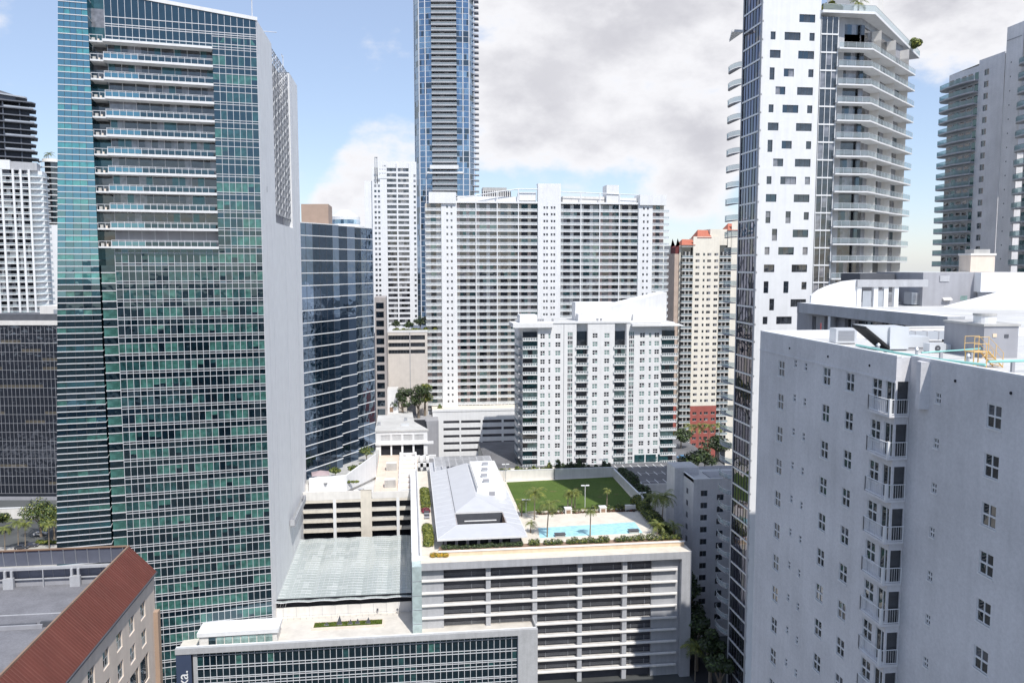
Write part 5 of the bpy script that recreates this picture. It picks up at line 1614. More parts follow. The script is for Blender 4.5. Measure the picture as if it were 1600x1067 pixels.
# ================================================================ white condominium in front of the slab
def condo():
    d0 = 293.0
    X0, Y0 = grid(ray(816, 560)[0] * d0, d0)
    root = thing('condo_building', 'white condominium with green glass balcony bays and a wedge shaped white roof', 'condominium', (X0, Y0, 0))
    f = Face(root, (0, 0), 0)
    rnd = random.Random(51)
    def U(zx): return atY(760 + zx / 3.5575, 560, Y0)[0] - X0
    def Z(zy, zx=500): return atY(760 + zx / 3.5575, 440 + zy / 3.5575, Y0)[2]
    zt = Z(232); zb = 24.0
    FL = (Z(328) - Z(1000)) / 14.45
    z0 = Z(302)                              # sill row centre of top floor
    W = U(1052)
    UL, UR = U(285), U(972)
    wins = [(312, 1.7, 2), (350, .8, 1), (397, 1.9, 2), (465, 1.9, 3), (603, 1.9, 2), (669, 1.9, 2), (806, 1.9, 3), (866, 1.9, 2), (909, .9, 1), (946, 1.8, 2)]
    gl = [G_WIN, G_GREEN, G_DARK2]
    cache = {}
    hs, items = [], []
    for zx, w_, n in wins:
        u = U(zx)
        for k in range(16):
            z = z0 - k * FL; h = 1.75 if n != 3 else FL - .35
            zz = z - h / 2
            hs.append((u - w_ / 2, u + w_ / 2, zz, zz + h))
            v = rnd.choice((0, 0, 1, 1, 2)); key = (w_, n, v)
            if key not in cache:
                g2 = gl[v] ; cache[key] = window_unit(w_, h, n, 2, WHITE, [g2, gl[(v + (n == 3)) % 3]] if v != 2 else [G_WIN, G_WIN, G_GREEN], fr=.10, bar=.16)
            items.append((cache[key], u - w_ / 2, .12, zz))
    bays = [(U(500), U(563)), (U(712), U(774))]
    segs = [(UL, bays[0][0]), (bays[0][1], bays[1][0]), (bays[1][1], UR)]
    for a, b in segs:
        m = MB(); m.wall(a, b, zb, zt, [h for h in hs if a < (h[0] + h[1]) / 2 < b], WHITE, rev=.22)
        m.face([(a, 0, zb), (a, 0, zt), (a, 2, zt), (a, 2, zb)], WHITE).face([(b, 0, zb), (b, 2, zb), (b, 2, zt), (b, 0, zt)], WHITE)
        f.put('wall', m)
    items.sort(key=lambda q: -q[3])
    repeat(f, 'window', items)
    jn = MB()
    for zx in (430, 560.0, 777): jn.box(U(zx) - .1, U(zx) + .1, -.06, 0, zb, zt + .6, GREY)
    f.put('joint_strip', jn)
    # balcony bays and corner balconies
    bk = MB()
    def bay(a, b, dep, y):
        for k in range(16):
            z = z0 - k * FL - FL / 2
            n = 3; g2 = rnd.choice((G_GREEN, G_WIN, G_TEAL2, G_DARK2, G_WIN, G_TEAL2))
            for i in range(n): bk.face([(a + (b - a) * i / n, dep, z), (a + (b - a) * (i + 1) / n, dep, z), (a + (b - a) * (i + 1) / n, dep, z + FL), (a + (b - a) * i / n, dep, z + FL)], g2 if rnd.random() < .8 else G_WIN)
    for a, b, dp in [(*bays[0], 1.5), (*bays[1], 1.5), (U(205), UL, 1.2), (UR, W, 1.6)]:
        bk = MB(); bay(a, b, dp, 0); f.put('recess_wall', bk)
    def balc(a, b, y0, y1):
        s = MB(); s.box(a, b, y0, y1, -.15, .15, WHITE)
        r = MB(); r.box(a, b, y0 + .02, y0 + .08, 1.02, 1.12, WHITE)
        n = max(3, int((b - a) / .85))
        for i in range(n + 1): x = a + (b - a) * i / n; r.box(x - .09, x + .09, y0 + .02, y0 + .1, .15, 1.02, WHITE)
        r.box(a, b, y0 + .1, y0 + .12, .45, .98, G_RAIL)
        return s.mesh('balcony'), r.mesh('railing')
    sets = [balc(bays[0][0] - .3, bays[0][1] + .3, -.5, 1.5), balc(bays[1][0] - .3, bays[1][1] + .3, -.5, 1.5), balc(U(203), UL, -.3, 1.4), balc(UR, W + .6, -.5, 1.7)]
    for j, (sm, rm) in enumerate(sets):
        for k in range(16):
            if k == 0 and j < 2: continue
            o = f.put('balcony', sm, 0, 0, z0 - k * FL - FL / 2); link('railing', rm, o)
    # side balconies on the left return
    sb = MB(); sb.box(-1.6, 0, 2, 12, -.15, .15, PALE).box(-1.6, -1.5, 2, 12, .15, 1.1, G_RAIL); sbm = sb.mesh('side_balcony')
    for k in range(16): f.put('side_balcony', sbm, U(205), 0, z0 - k * FL - FL / 2)
    bd = MB(); bd.box(U(205), W, 2.0, 24, zb, zt, WHITE, top=ROOFW); f.put('rear_wall', bd)
    # roof: overhanging plates left and right, central cornice, wedge
    r = MB()
    r.box(U(145), U(365), -1.6, 10, Z(252), Z(228), WHITE); f.put('roof_overhang', r)
    r = MB(); r.prism([(U(800), -2.2), (U(1082), -2.2), (U(1082), 12), (U(800), 12)], [Z(250)] * 4, [Z(236), Z(244), Z(244), Z(236)], WHITE); f.put('roof_overhang', r)
    r = MB(); r.box(UL, UR, -.25, 2, zt, zt + .7, WHITE).box(UL, W - 2, 2, 24, zt, zt + .4, ROOFW); f.put('cornice', r)
    r = MB(); r.box(U(188), U(285), 1, 8, Z(228), Z(185), WHITE); f.put('corner_box', r)
    wd = MB(); a, b = U(525), U(1020)
    wd.prism([(a, 5.0), (b, 5.0), (b, 16), (a, 16)], zt + .4, [Z(185), Z(62, 1020), Z(62, 1020), Z(185)], WHITE)
    wd.box(U(520), U(742), 9, 15.5, zt, Z(122), WHITE)
    wd.box(U(828), U(980), 3.6, 4.98, zt + .4, Z(186), WHITE)
    f.put('wedge_roof', wd)
    ac = MB(); ac.box(0, .6, 0, .8, .02, 1.0, GREY).box(-.1, .7, -.1, .9, 1.0, 1.1, STEEL); acm = ac.mesh('roof_vent')
    for zx in (290, 303, 316, 370, 620, 640): f.put('roof_vent', acm, U(zx), 2.2, zt + .4)
    gf = MB()
    for zx in (858, 922, 990): gf.box(U(zx) - 1.9, U(zx) + 1.9, -.15, 0, Z(1012), Z(972), G_TEAL2)
    f.put('lobby_window', gf)
    return X0, Y0, W
CX, CY, CWID = condo()

# ================================================================ cream tower with the terracotta gables
def cream_tower():
    d0 = 390.0
    X0, Y0 = grid(ray(1062, 500)[0] * d0, d0)
    root = thing('gabled_tower', 'cream tower with terracotta gable roofs and a red painted base', 'tower', (X0, Y0, 0))
    f = Face(root, (0, 0), 0)
    rnd = random.Random(61)
    def U(px): return atY(px, 500, Y0)[0] - X0
    def Z(y, px=1090): return atY(px, y, Y0)[2]
    FL = (Z(400) - Z(640)) / 24.2
    zt = Z(383); zr = Z(634)
    YEL = mat('pale_yellow_paint', (.84, .78, .67), var=.05, streak=.06)
    W = U(1160)
    hs, items = [], []
    wu = [window_unit(w_, 1.35, n, 1, WARM, g, fr=.08) for w_, n, g in ((2.0, 2, [G_WIN, G_WIN2]), (2.0, 2, [G_WIN]), (1.0, 1, [G_DARK2]))]
    for px, kind in ((1088, 0), (1098, 2), (1106, 0), (1117, 0)):
        u = U(px); w_ = 1.0 if kind == 2 else 2.0
        for k in range(31):
            z = Z(400) - k * FL
            if z < 8: continue
            hs.append((u - w_ / 2, u + w_ / 2, z, z + 1.35)); items.append((wu[2 if kind == 2 else rnd.randint(0, 1)], u - w_ / 2, .1, z))
    a, b = U(1081), U(1122)
    m = MB(); m.wall(a, b, zr, zt + 4, [h for h in hs if h[2] > zr], YEL, rev=.25); m.wall(U(1140), W + 6, zr, zt + 12, [], YEL)
    f.put('wall', m)
    m = MB(); m.wall(a, b, 0, zr - .01, [h for h in hs if h[3] < zr], BRICKR, rev=.25, y=-.1); f.put('base_wall', m)
    repeat(f, 'window', items)
    s = MB(); s.box(U(1055), U(1062), 2.5, 14, zr, zt - 4, mat('fawn_stone', (.52, .41, .34))).box(U(1055), U(1062), 2.4, 14, 0, zr, BRICKR); f.put('side_wall', s)
    for (p0, p1) in ((1064, 1081), (1122, 1140)):
        bk = MB(); bk.face([(U(p0), 1.6, 0), (U(p1), 1.6, 0), (U(p1), 1.6, zt), (U(p0), 1.6, zt)], G_WIN); f.put('recess_wall', bk)
        s = MB(); s.box(U(p0), U(p1), -.3, 1.6, -.15, .25, WARM)
        r = MB(); r.box(U(p0), U(p1), -.28, -.2, .25, 1.15, G_RAIL); r.box(U(p0), U(p1), -.3, -.2, 1.12, 1.22, WARM)
        for t in (.33, .66): x = U(p0) + (U(p1) - U(p0)) * t; r.box(x - .1, x + .1, 0, 1.5, .25, FL, WARM)
        sm, rm = s.mesh('balcony'), r.mesh('railing')
        for k in range(31):
            o = f.put('balcony', sm, 0, 0, Z(400) - k * FL - 1.0); link('railing', rm, o)
    bd = MB(); bd.box(U(1062), W + 6, 2.0, 26, 0, zt, YEL); f.put('rear_wall', bd)
    for (p0, p1, zr0, h) in ((1064, 1083, zt + 0, 2.8), (1088, 1108, zt + 3.5, 3.8), (1135, 1156, zt + 7, 3.4)):
        a, b = U(p0), U(p1); xm = (a + b) / 2
        g = MB(); g.box(a, b, .3, 12, zt - 1, zr0, YEL)
        f.put('gable_wall', g)
        g = MB(); g.face([(a - .4, -.3, zr0), (b + .4, -.3, zr0), (b + .2, 4, zr0 + h * .95), (a + 1.2, 4, zr0 + h)], ROOFRED).face([(a - .4, 9, zr0), (a - .4, -.3, zr0), (a + 1.2, 4, zr0 + h)], ROOFRED).face([(b + .4, 9, zr0), (a - .4, 9, zr0), (a + 1.2, 4, zr0 + h), (b + .2, 4, zr0 + h * .95)], ROOFRED).face([(b + .4, -.3, zr0), (b + .4, 9, zr0), (b + .2, 4, zr0 + h * .95)], WARM); f.put('roof', g)
    tb = MB(); tb.box(U(1108), U(1135), 1, 14, zt, zt + 7.5, YEL, top=WARM); f.put('tower_block', tb)
    bs = MB(); bs.prism([(U(1056), 2.4), (U(1059), 2.4), (U(1063), 2.4), (U(1063), 10), (U(1059), 10), (U(1056), 10)], zt - 4, [zt - 1, zt + 3.2, zt, zt, zt + 3.2, zt - 1], mat('maroon_paint', (.16, .035, .035))); f.put('side_gable', bs)
cream_tower()

# ================================================================ tall blue tower behind the slab
def blue_tower():
    d0 = 530.0
    X0, Y0 = grid(ray(695, 300)[0] * d0, d0)
    root = thing('glass_skyscraper', 'very tall slim blue glass skyscraper running out of the top of the picture', 'skyscraper', (X0, Y0, 0), R(-7))
    def wpx(p): return p / FOC * d0
    Hf = wpx(46); FL = wpx(8.52)
    f = Face(root, (0, 0), 0)
    rnd = random.Random(71)
    # plan: gentle bow with chamfered corners
    plan = [(-Hf, 9), (-Hf * .80, 1.0), (-Hf * .38, -.6), (Hf * .45, -.6), (Hf * .86, 1.0), (Hf, 8)]
    g = MB()
    ZT = 292; nf = int(ZT / FL)
    mats = [G_BLUE, G_BLUE2, G_DARK2, G_BLUE, G_BLUE]
    for s_ in range(5):
        (xa, ya), (xb, yb) = plan[s_], plan[s_ + 1]
        n = (3, 5, 1, 5, 3)[s_]
        if s_ == 2: continue
        for k in range(nf):
            run = rnd.choice(mats)
            for i in range(n):
                mt = run if rnd.random() < .6 else rnd.choice(mats)
                t0, t1 = i / n, (i + 1) / n
                g.face([(xa + (xb - xa) * t0, ya + (yb - ya) * t0, k * FL), (xa + (xb - xa) * t1, ya + (yb - ya) * t1, k * FL), (xa + (xb - xa) * t1, ya + (yb - ya) * t1, (k + 1) * FL), (xa + (xb - xa) * t0, ya + (yb - ya) * t0, (k + 1) * FL)], mt)
    (xa, ya), (xb, yb) = plan[2], plan[3]
    for k in range(nf):
        for i in range(6): g.face([(xa + (xb - xa) * i / 6, 1.6, k * FL), (xa + (xb - xa) * (i + 1) / 6, 1.6, k * FL), (xa + (xb - xa) * (i + 1) / 6, 1.6, (k + 1) * FL), (xa + (xb - xa) * i / 6, 1.6, (k + 1) * FL)], G_WIN if rnd.random() < .7 else GREY)
    p = f.put('curtain_wall', g)
    bands = MB()
    for k in range(nf + 1):
        z = k * FL
        for s_ in (0, 1, 3, 4):
            a, b = plan[s_], plan[s_ + 1]; bands.bar((*a, z), (*b, z), .22, .22, MULL)
    for s_, ts in ((1, (0, .5)), (3, (.5, 1.0)), (0, (.0,)), (4, (1.0,))):
        a, b = plan[s_], plan[s_ + 1]
        for t in ts: x, y = a[0] + (b[0] - a[0]) * t, a[1] + (b[1] - a[1]) * t; bands.box(x - .28, x + .28, y - .3, y + .1, 0, ZT, MULL)
    link('floor_band', bands.mesh('floor_band'), p)
    sl = MB(); sl.box(xa, xb, -1.6, 1.6, -.3, .55, PALE); sm = sl.mesh('balcony')
    rl = MB(); rl.box(xa, xb, -1.55, -1.45, .55, 1.5, G_RAIL).box(xa, xb, -1.6, -1.45, 1.45, 1.6, MULL); rm = rl.mesh('railing')
    z3 = zat(505, d0)
    for k in range(nf):
        if k * FL > z3 - 5: o = f.put('balcony', sm, 0, 0, k * FL); link('railing', rm, o)
    # side balconies on the right edge
    sb = MB(); sb.prism([(Hf - .5, 7), (Hf + 3.0, 9), (Hf + 3.0, 14), (Hf, 14)], -.3, .5, GREY); sm2 = sb.mesh('side_balcony')
    for k in range(int(zat(320, d0) / FL), nf): link('side_balcony', sm2, root, (0, 0, k * FL))
    # mechanical floor with a projecting ring
    zr = zat(268, d0)
    r = MB(); r.prism([(-Hf * .55, -2.2), (Hf * .66, -2.2), (Hf * .66, 2), (-Hf * .55, 2)], zr - 1.6, zr - .4, WHITE); r.prism([(-Hf * .45, -3.4), (Hf * .5, -3.4), (Hf * .5, 2), (-Hf * .45, 2)], zr + 1.2, zr + 3.6, WHITE); f.put('projecting_ring', r)
    b = MB(); b.prism([(-Hf + .1, 9.2), (-Hf * .80, 2.0), (Hf * .86, 2.0), (Hf - .1, 8.2), (Hf, 30), (-Hf, 30)], 0, ZT, G_BLUE); f.put('inner_wall', b)
blue_tower()

# ================================================================ slim white tower left of it
def slim_white():
    d0 = 470.0
    X0, Y0 = grid(ray(572, 400)[0] * d0, d0)
    root = thing('condo_tower', 'slim white condominium tower with a gridded lantern on its flat top', 'tower', (X0, Y0, 0))
    f = Face(root, (0, 0), 0); rnd = random.Random(81)
    def U(px): return atY(px, 400, Y0)[0] - X0
    def Z(y): return atY(610, y, Y0)[2]
    FL = 2.95
    zt = Z(254); zl = Z(283)
    W = U(652)
    hs, items = [], []
    wu = [window_unit(1.3, 1.4, 1, 1, PALE, [g], fr=.1) for g in (G_WIN, G_WIN2, G_DARK2)]
    for px in (588, 593.5, 649):
        u = U(px)
        for k in range(60):
            z = zt - 8 - k * FL
            if z < 20: break
            hs.append((u - .65, u + .65, z, z + 1.4)); items.append((rnd.choice(wu), u - .65, .1, z))
    m = MB(); m.wall(U(583), U(606), 0, zt - 3, hs, WHITE, rev=.25); m.wall(U(640), W, 0, zt, hs, WHITE, rev=.25); m.box(0, U(583), 1.5, 14, 0, zl, WHITE)
    m.face([(U(583), 0, 0), (U(583), 0, zt - 3), (U(583), 14, zt - 3), (U(583), 14, 0)], WHITE)
    f.put('wall', m); repeat(f, 'window', items)
    bk = MB()
    for k in range(62):
        z = zt - 6 - k * FL
        if z < 15: break
        for i in range(8): bk.face([(U(606) + (U(640) - U(606)) * i / 8, 1.4, z), (U(606) + (U(640) - U(606)) * (i + 1) / 8, 1.4, z), (U(606) + (U(640) - U(606)) * (i + 1) / 8, 1.4, z + FL), (U(606) + (U(640) - U(606)) * i / 8, 1.4, z + FL)], rnd.choice((G_WIN, G_WIN2, G_WIN2, WARM)))
    f.put('recess_wall', bk)
    s = MB(); s.box(U(606), U(640), -.2, 1.4, -.15, .2, WHITE).box(U(606), U(640), -.2, -.1, .2, 1.0, WHITE)
    sm = s.mesh('balcony')
    for k in range(60):
        z = zt - 6 - k * FL
        if z < 20: break
        f.put('balcony', sm, 0, 0, z)
    fin = MB(); fin.box(-.4, .4, -.35, 1.4, 0, zt, WHITE); f.put('fin', fin, U(622), 0, 0)
    r = MB(); r.box(U(600), U(652), .3, 14, zt - 6 + FL, zt + .5, WHITE); r.box(U(583), W, 1.41, 14, 0, zt - 6, WHITE); f.put('roof', r)
    ln = MB(); a, b = U(588), U(606); ztl = Z(252)
    ln.wall(U(592), b, zt - 9, ztl, [(U(592) + .8 + i * 1.4, U(592) + 1.7 + i * 1.4, zt - 7 + j * 2.2, zt - 6 + j * 2.2) for i in range(3) for j in range(3)], WHITE, rev=.3, y=-.2)
    for x in (a, U(591)): ln.box(x - .25, x + .25, 0, .5, zt - 12, Z(246), STEEL)
    ln.box(a, U(592), 0, .5, Z(246) - .5, Z(246), STEEL)
    f.put('lantern', ln)
slim_white()

# ================================================================ dark mirror glass building beside the green tower
def mirror_building():
    def pt(px, d): return grid(ray(px, 415)[0] * d, d)
    facets = [((472, 256), (531, 273)), ((531, 276), (556, 284)), ((556, 287), (583, 297))]
    root_xy = pt(531, 273)
    root = thing('mirror_glass_building', 'dark mirror glass office building in stepped bays with thin white floor bands', 'office building', (*root_xy, 0))
    ZT = zat(349, 262); FL = 3.9
    rnd = random.Random(91)
    LB = 0
    for i, ((pa, da), (pb, db)) in enumerate(facets):
        a, b = Vector(pt(pa, da)) - Vector(root_xy), Vector(pt(pb, db)) - Vector(root_xy)
        L_ = (b - a).length; rz = math.atan2(b.y - a.y, b.x - a.x)
        F_ = Face(root, (a.x, a.y), rz)
        if i == 0: F_ = Face(root, (a.x - math.cos(rz) * 14, a.y - math.sin(rz) * 14), rz); L_ += 14
        g = MB(); nf = int(ZT / FL)
        n = max(2, int(L_ / 3.2))
        for k in range(nf + 1):
            z1 = ZT - k * FL; z0 = max(0, z1 - FL)
            for j in range(n):
                g.face([(L_ * j / n, 0, z0), (L_ * (j + 1) / n, 0, z0), (L_ * (j + 1) / n, 0, z1), (L_ * j / n, 0, z1)], G_MIRR2 if ((i == 0 and j % 6 in (0, 1, 2)) or (i > 0 and j == 0)) else G_MIRR)
        p = F_.put('curtain_wall', g)
        bm = MB()
        for k in range(nf + 1):
            z1 = ZT - k * FL; bm.box(-.1, L_ + .1, -.2, .05, z1 - .16, z1 + .08, WHITE)
        for j in range(1, n): x = L_ * j / n; bm.box(x - .03, x + .03, -.06, .0, 0, ZT, DGREY)
        link('floor_band', bm.mesh('floor_band'), p)
        rt = MB(); rt.face([(L_, 0, 0), (L_ , 6, 0), (L_, 6, ZT), (L_, 0, ZT)], G_MIRR); F_.put('bay_return', rt)
    a = Vector(pt(472, 256)) - Vector(root_xy); b = Vector(pt(583, 297)) - Vector(root_xy)
    c = MB(); c.prism([(a.x - 13, a.y - 2), (a.x, a.y + 4), (0, 5), tuple(b + Vector((-6, 2))), tuple(b + Vector((-2, 30))), (a.x - 14, a.y + 40)], 0, ZT - .1, G_MIRR, top=ROOFG); c.build('inner_wall', root)
    t = MB(); p0, p1 = Vector(pt(474, 275)) - Vector(root_xy), Vector(pt(516, 275)) - Vector(root_xy)
    t.prism([tuple(p0), tuple(p1), tuple(p1 + Vector((0, 14))), tuple(p0 + Vector((0, 14)))], ZT - .2, zat(319, 275), mat('brown_plaster', (.46, .34, .27), var=.06)); t.build('plant_room', root)
    # narrow dark bronze slab visible at its right end
    q = Vector(pt(585, 330)); 
    r2 = thing('bronze_office_slab', 'narrow bronze glass slab edge showing beside the mirror glass building', 'office building', (q.x, q.y, 0))
    w_ = 4.5
    c = MB(); c.box(0, w_, 0, 20, 0, zat(465, 330), mat('taupe_stone', (.42, .38, .36))); c.build('wall', r2)
    c = MB()
    for k in range(int(zat(465, 330) / 3.6)): c.box(.6, w_ - .8, -.05, 0, k * 3.6, k * 3.6 + 2.4, G_DARK2)
    c.build('window_band', r2)
mirror_building()

# round white building with tiers behind
def round_building():
    d0 = 420.0
    X0, Y0 = grid(ray(538, 400)[0] * d0, d0)
    root = thing('round_building', 'white round topped building with glazed tiers behind the mirror glass building', 'building', (X0, Y0, 0))
    Rr = 40 / FOC * d0 * .62
    z = zat(352, d0)
    b = MB(); b.tube((0, 16, 0), (0, 16, z), Rr * 1.25, WHITE, n=28); b.build('wall', root)
    b = MB(); b.tube((0, 16, z - 3.4), (0, 16, z - .6), Rr * 1.26, G_BLUE2, n=28); b.build('window_band', root)
    b = MB(); b.tube((0, 16, z), (0, 16, z + 5), Rr * .95, WHITE, n=28).tube((0, 16, z + 5), (0, 16, z + 8.4), Rr * .85, WHITE, r1=Rr * .3, n=28); b.build('roof', root)
    b = MB(); b.tube((0, 16, z + 1.2), (0, 16, z + 3.4), Rr * .96, G_BLUE2, n=28); b.build('window_band', root)
round_building()

# ================================================================ grey precast building with roof garden
def garden_building():
    d0 = 351.0
    X0, Y0 = grid(ray(605, 560)[0] * d0, d0)
    root = thing('precast_building', 'beige precast building with three dark window bands and planting on its roof', 'building', (X0, Y0, 0))
    f = Face(root, (0, 0), 0)
    def U(px): return atY(px, 560, Y0)[0] - X0
    def Z(y): return atY(635, y, Y0)[2]
    W = U(668)
    hs = []
    for y0, y1 in ((524, 531), (535.5, 542), (546.5, 552.5)):
        hs += [(U(607), U(640), Z(y1), Z(y0)), (U(641.5), W - 1, Z(y1), Z(y0))]
    WALLB = mat('beige_precast', (.66, .61, .56), var=.05, streak=.06)
    m = MB(); m.wall(0, W, 0, Z(519), hs, WALLB, rev=.5); m.face([(0, 0, 0), (0, 0, Z(519)), (0, 40, Z(519)), (0, 40, 0)], GREY); m.face([(0, 0, Z(519)), (W, 0, Z(519)), (W, 40, Z(519)), (0, 40, Z(519))], ROOFW)
    f.put('wall', m)
    for h in hs: f.put('window_band', window_unit(h[1] - h[0], h[3] - h[2], 14, 1, DGREY, [G_DARK2, G_DARK2], fr=.1, bar=.15), h[0], .3, h[2])
    p = MB(); p.box(-.1, W, -.15, .4, Z(519) + .003, Z(516), WHITE); f.put('parapet', p)
    s = MB(); s.box(U(640.2), U(641.2), -.06, -.001, 0, Z(519), GREY); f.put('joint_strip', s)
    l = MB(); l.box(-6, -.01, 8, 30, 0, Z(519) - 1, GREY); 
    for k in range(12): l.box(-6.04, -6, 9, 29, k * 5 + 1, k * 5 + 3.4, G_DARK2)
    f.put('side_wing', l)
    return X0, Y0, Z(517), W
GB = garden_building()
# ================================================================ red roofed block at the lower left
def red_roof_block():
    X0 = atY(240, 893, 121.4)[0]; Y0 = 121.4
    ZE = atY(240, 893, 121.4)[2]
    root = thing('red_roofed_building', 'tan building with a steep ribbed dark red metal roof round a sunken roof deck', 'building', (X0, Y0, 0))
    REDM = mat('red_ribbed_metal', (.15, .048, .036), rough=.6, var=.08, spec=.3)  # red darkened in its colour to stand in for shade on the roof
    f = Face(root, (0, -60), R(90))            # faces +X; u = Y - (Y0-60)
    L_ = 60
    xr, zr = -3.3, ZE + 3.9
    roof = MB()
    roof.prism([(.35, -L_), (.35, .2), (xr, .2), (xr, -L_)], [ZE - .15, ZE - .15, zr - .15, zr - .15], [ZE, ZE, zr, zr], REDM)
    n = 110; rr_ = random.Random(2); REDN = mat('red_ribbed_metal_faded', (.17, .058, .043), rough=.6, var=.12)
    for i in range(n):
        y = -L_ + (L_ + .2) * (i + .5) / n
        roof.bar((.36, y, ZE + .05), (xr, y, zr + .05), .07, .07, REDM if rr_.random() < .7 else REDN)
    roof.box(xr - .12, xr + .1, -L_, .2, zr - .1, zr + .14, BROWN).box(.2, .5, -L_, .2, ZE - .3, ZE - .05, DGREY)
    # far wing of the roof slopes away, its back lattice faces the deck
    roof.prism([(xr, .2), (xr - 60, .2), (xr - 60, .0), (xr, .0)][::-1], zr - .15, zr + .06, REDM)
    roof.build('roof', root)
    def U(px, y): return atX(px, y, X0)[1] - (Y0 - L_)
    def Z(px, y): return atX(px, y, X0)[2]
    zz = 4.7
    cols = [(223, 947), (205, 974), (186.5, 1003), (166, 1034), (141, 1066)]
    hs, items = [], []
    FL = 3.95
    us = [U(px, y) for px, y in cols]; z1 = sum(Z(px, y) for px, y in cols) / 5
    st = (us[0] - us[3]) / 3
    us = [us[0] - st * i for i in range(7)]
    wu = window_unit(2.05, 2.3, 2, 2, PALE, [G_WIN, G_TEAL2, G_DARK2, G_WIN], fr=.08)
    for u in us:
        for k in range(2):
            z = z1 - k * FL
            hs.append((u - 1.02, u + 1.03, z - 1.15, z + 1.15)); items.append((wu, u - 1.02, .17, z - 1.15))
    z3 = z1 - 2 * FL
    for i in range(6): hs.append((us[0] - 4.2 * (i + 1) + 2.2, us[0] - 4.2 * i + 1.6, z3 - 2.6, z3 + 1.3))
    m = MB(); m.wall(0, L_, 0, ZE - .15, hs, TAN, rev=.28); m.face([(L_, 0, 0), (L_, 60, 0), (L_, 60, ZE - 9), (L_, 0, ZE - 9)], TAN); m.face([(L_, 0, ZE - 9), (L_, 3.2, ZE - 9), (L_, 3.2, ZE - .2), (L_, 0, ZE - .2)], TAN)
    f.put('wall', m); repeat(f, 'window', items)
    for h in hs[-6:]: f.put('shop_window', window_unit(h[1] - h[0], h[3] - h[2], 2, 1, DGREY, [G_DARK2, G_WIN], fr=.1), h[0], .2, h[2])
    p = MB(); p.box(L_ - .9, L_ + .3, -.6, .2, 0, z1 - FL * .55, mat('tan_stone', (.42, .30, .22), var=.06)); f.put('corner_pier', p)
    # sunken roof deck, its felt coloured darker to stand in for shade
    zd = atY(120, 914, Y0 + .3)[2]
    d = MB(); d.box(xr - 60, xr - .05, -L_, 1.8, zd - .5, zd, mat('weathered_shaded_roof_felt', (.23, .23, .25), var=.14, scale=.25, rough=.9, bump=.3, speck=.25)); d.build('roof_deck', root)
    w_ = MB(); w_.box(xr - .35, xr - .14, -L_, 0, zd, zr - .2, GREY); w_.build('inner_wall', root)
    # back of the far roof wing: sloping panels on ribs, rail and posts
    bk = MB(); zt = zr; 
    bk.prism([(xr - 60, -.1), (xr - .4, -.1), (xr - .4, -2.0), (xr - 60, -2.0)][::-1], [zt - 3.2] * 2 + [zt - .1] * 2, [zt - 3.1] * 2 + [zt] * 2, PALE) if False else None
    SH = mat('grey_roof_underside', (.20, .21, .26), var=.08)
    yT, yB = 0.0, 2.2
    bk.face([(xr - 60, 0, zt), (xr - .4, 0, zt), (xr - .4, .9, zt - 2.5), (xr - 60, .9, zt - 2.5)], SH)
    bk.face([(xr - 60, .9, zt - 2.9), (xr - .4, .9, zt - 2.9), (xr - .4, 1.6, zd), (xr - 60, 1.6, zd)], SH)
    for i in range(36):
        x = xr - .8 - i * 1.62
        bk.bar((x, -.06, zt - .06), (x - .25, .82, zt - 2.4), .08, .08, PALE); bk.bar((x - .3, .8, zt - 3.0), (x - .4, 1.3, zd + .9), .06, .06, GREY)
    bk.build('roof_back', root)
    rl = MB(); rl.box(xr - 60, xr - .4, .2, .75, zt - 2.95, zt - 2.6, PALE).box(xr - 60, xr - .4, .6, .8, zd + 1.0, zd + 1.15, PALE).box(xr - 60, xr - .4, .9, 1.1, zd, zd + .9, GREY)
    rl.box(xr - 60, xr - .2, -.12, .1, zt + .02, zt + .2, BROWN)
    rl.build('rail_beam', root)
    def PX(px): return atY(px, 910, Y0)[0] - X0
    for px in (15, 119.5):
        c = MB(); x = PX(px) - .2
        for dx in (-.55, .35): c.box(x + dx, x + dx + .28, -.1, .25, zd, zt - 2.9, PALE)
        c.box(x - .65, x + .73, -.2, .35, zd, zd + 1.55, PALE); c.build('post', root)
    for px in (67,):
        c = MB(); x = PX(px); c.box(x - .06, x + .06, .1, .2, zd, zt - 2.9, PALE); c.build('stay', root)
    # lower well with a kerb and dark hatch
    k = MB()
    x0, y0 = atz(0, 985, zd); 
    k.box(x0 - 6 - X0, x0 + 5.0 - X0, y0 - Y0, y0 - Y0 + .3, zd, zd + .5, GREY).box(x0 - X0 + 4.6, x0 - X0 + 6.6, y0 - Y0 + .4, y0 - Y0 + .8, zd, zd + .7, DGREY)
    k.box(x0 - 6 - X0, x0 + 4.0 - X0, y0 - Y0 + .5, y0 - Y0 + .9, zd, zd + .45, DGREY)
    k.build('kerb', root)
    st_ = MB(); st_.box(x0 - 8 - X0, x0 + 9 - X0, y0 - Y0 + 4.6, y0 - Y0 + 4.8, zd, zd + .05, PALE); st_.build('joint_strip', root)
red_roof_block()

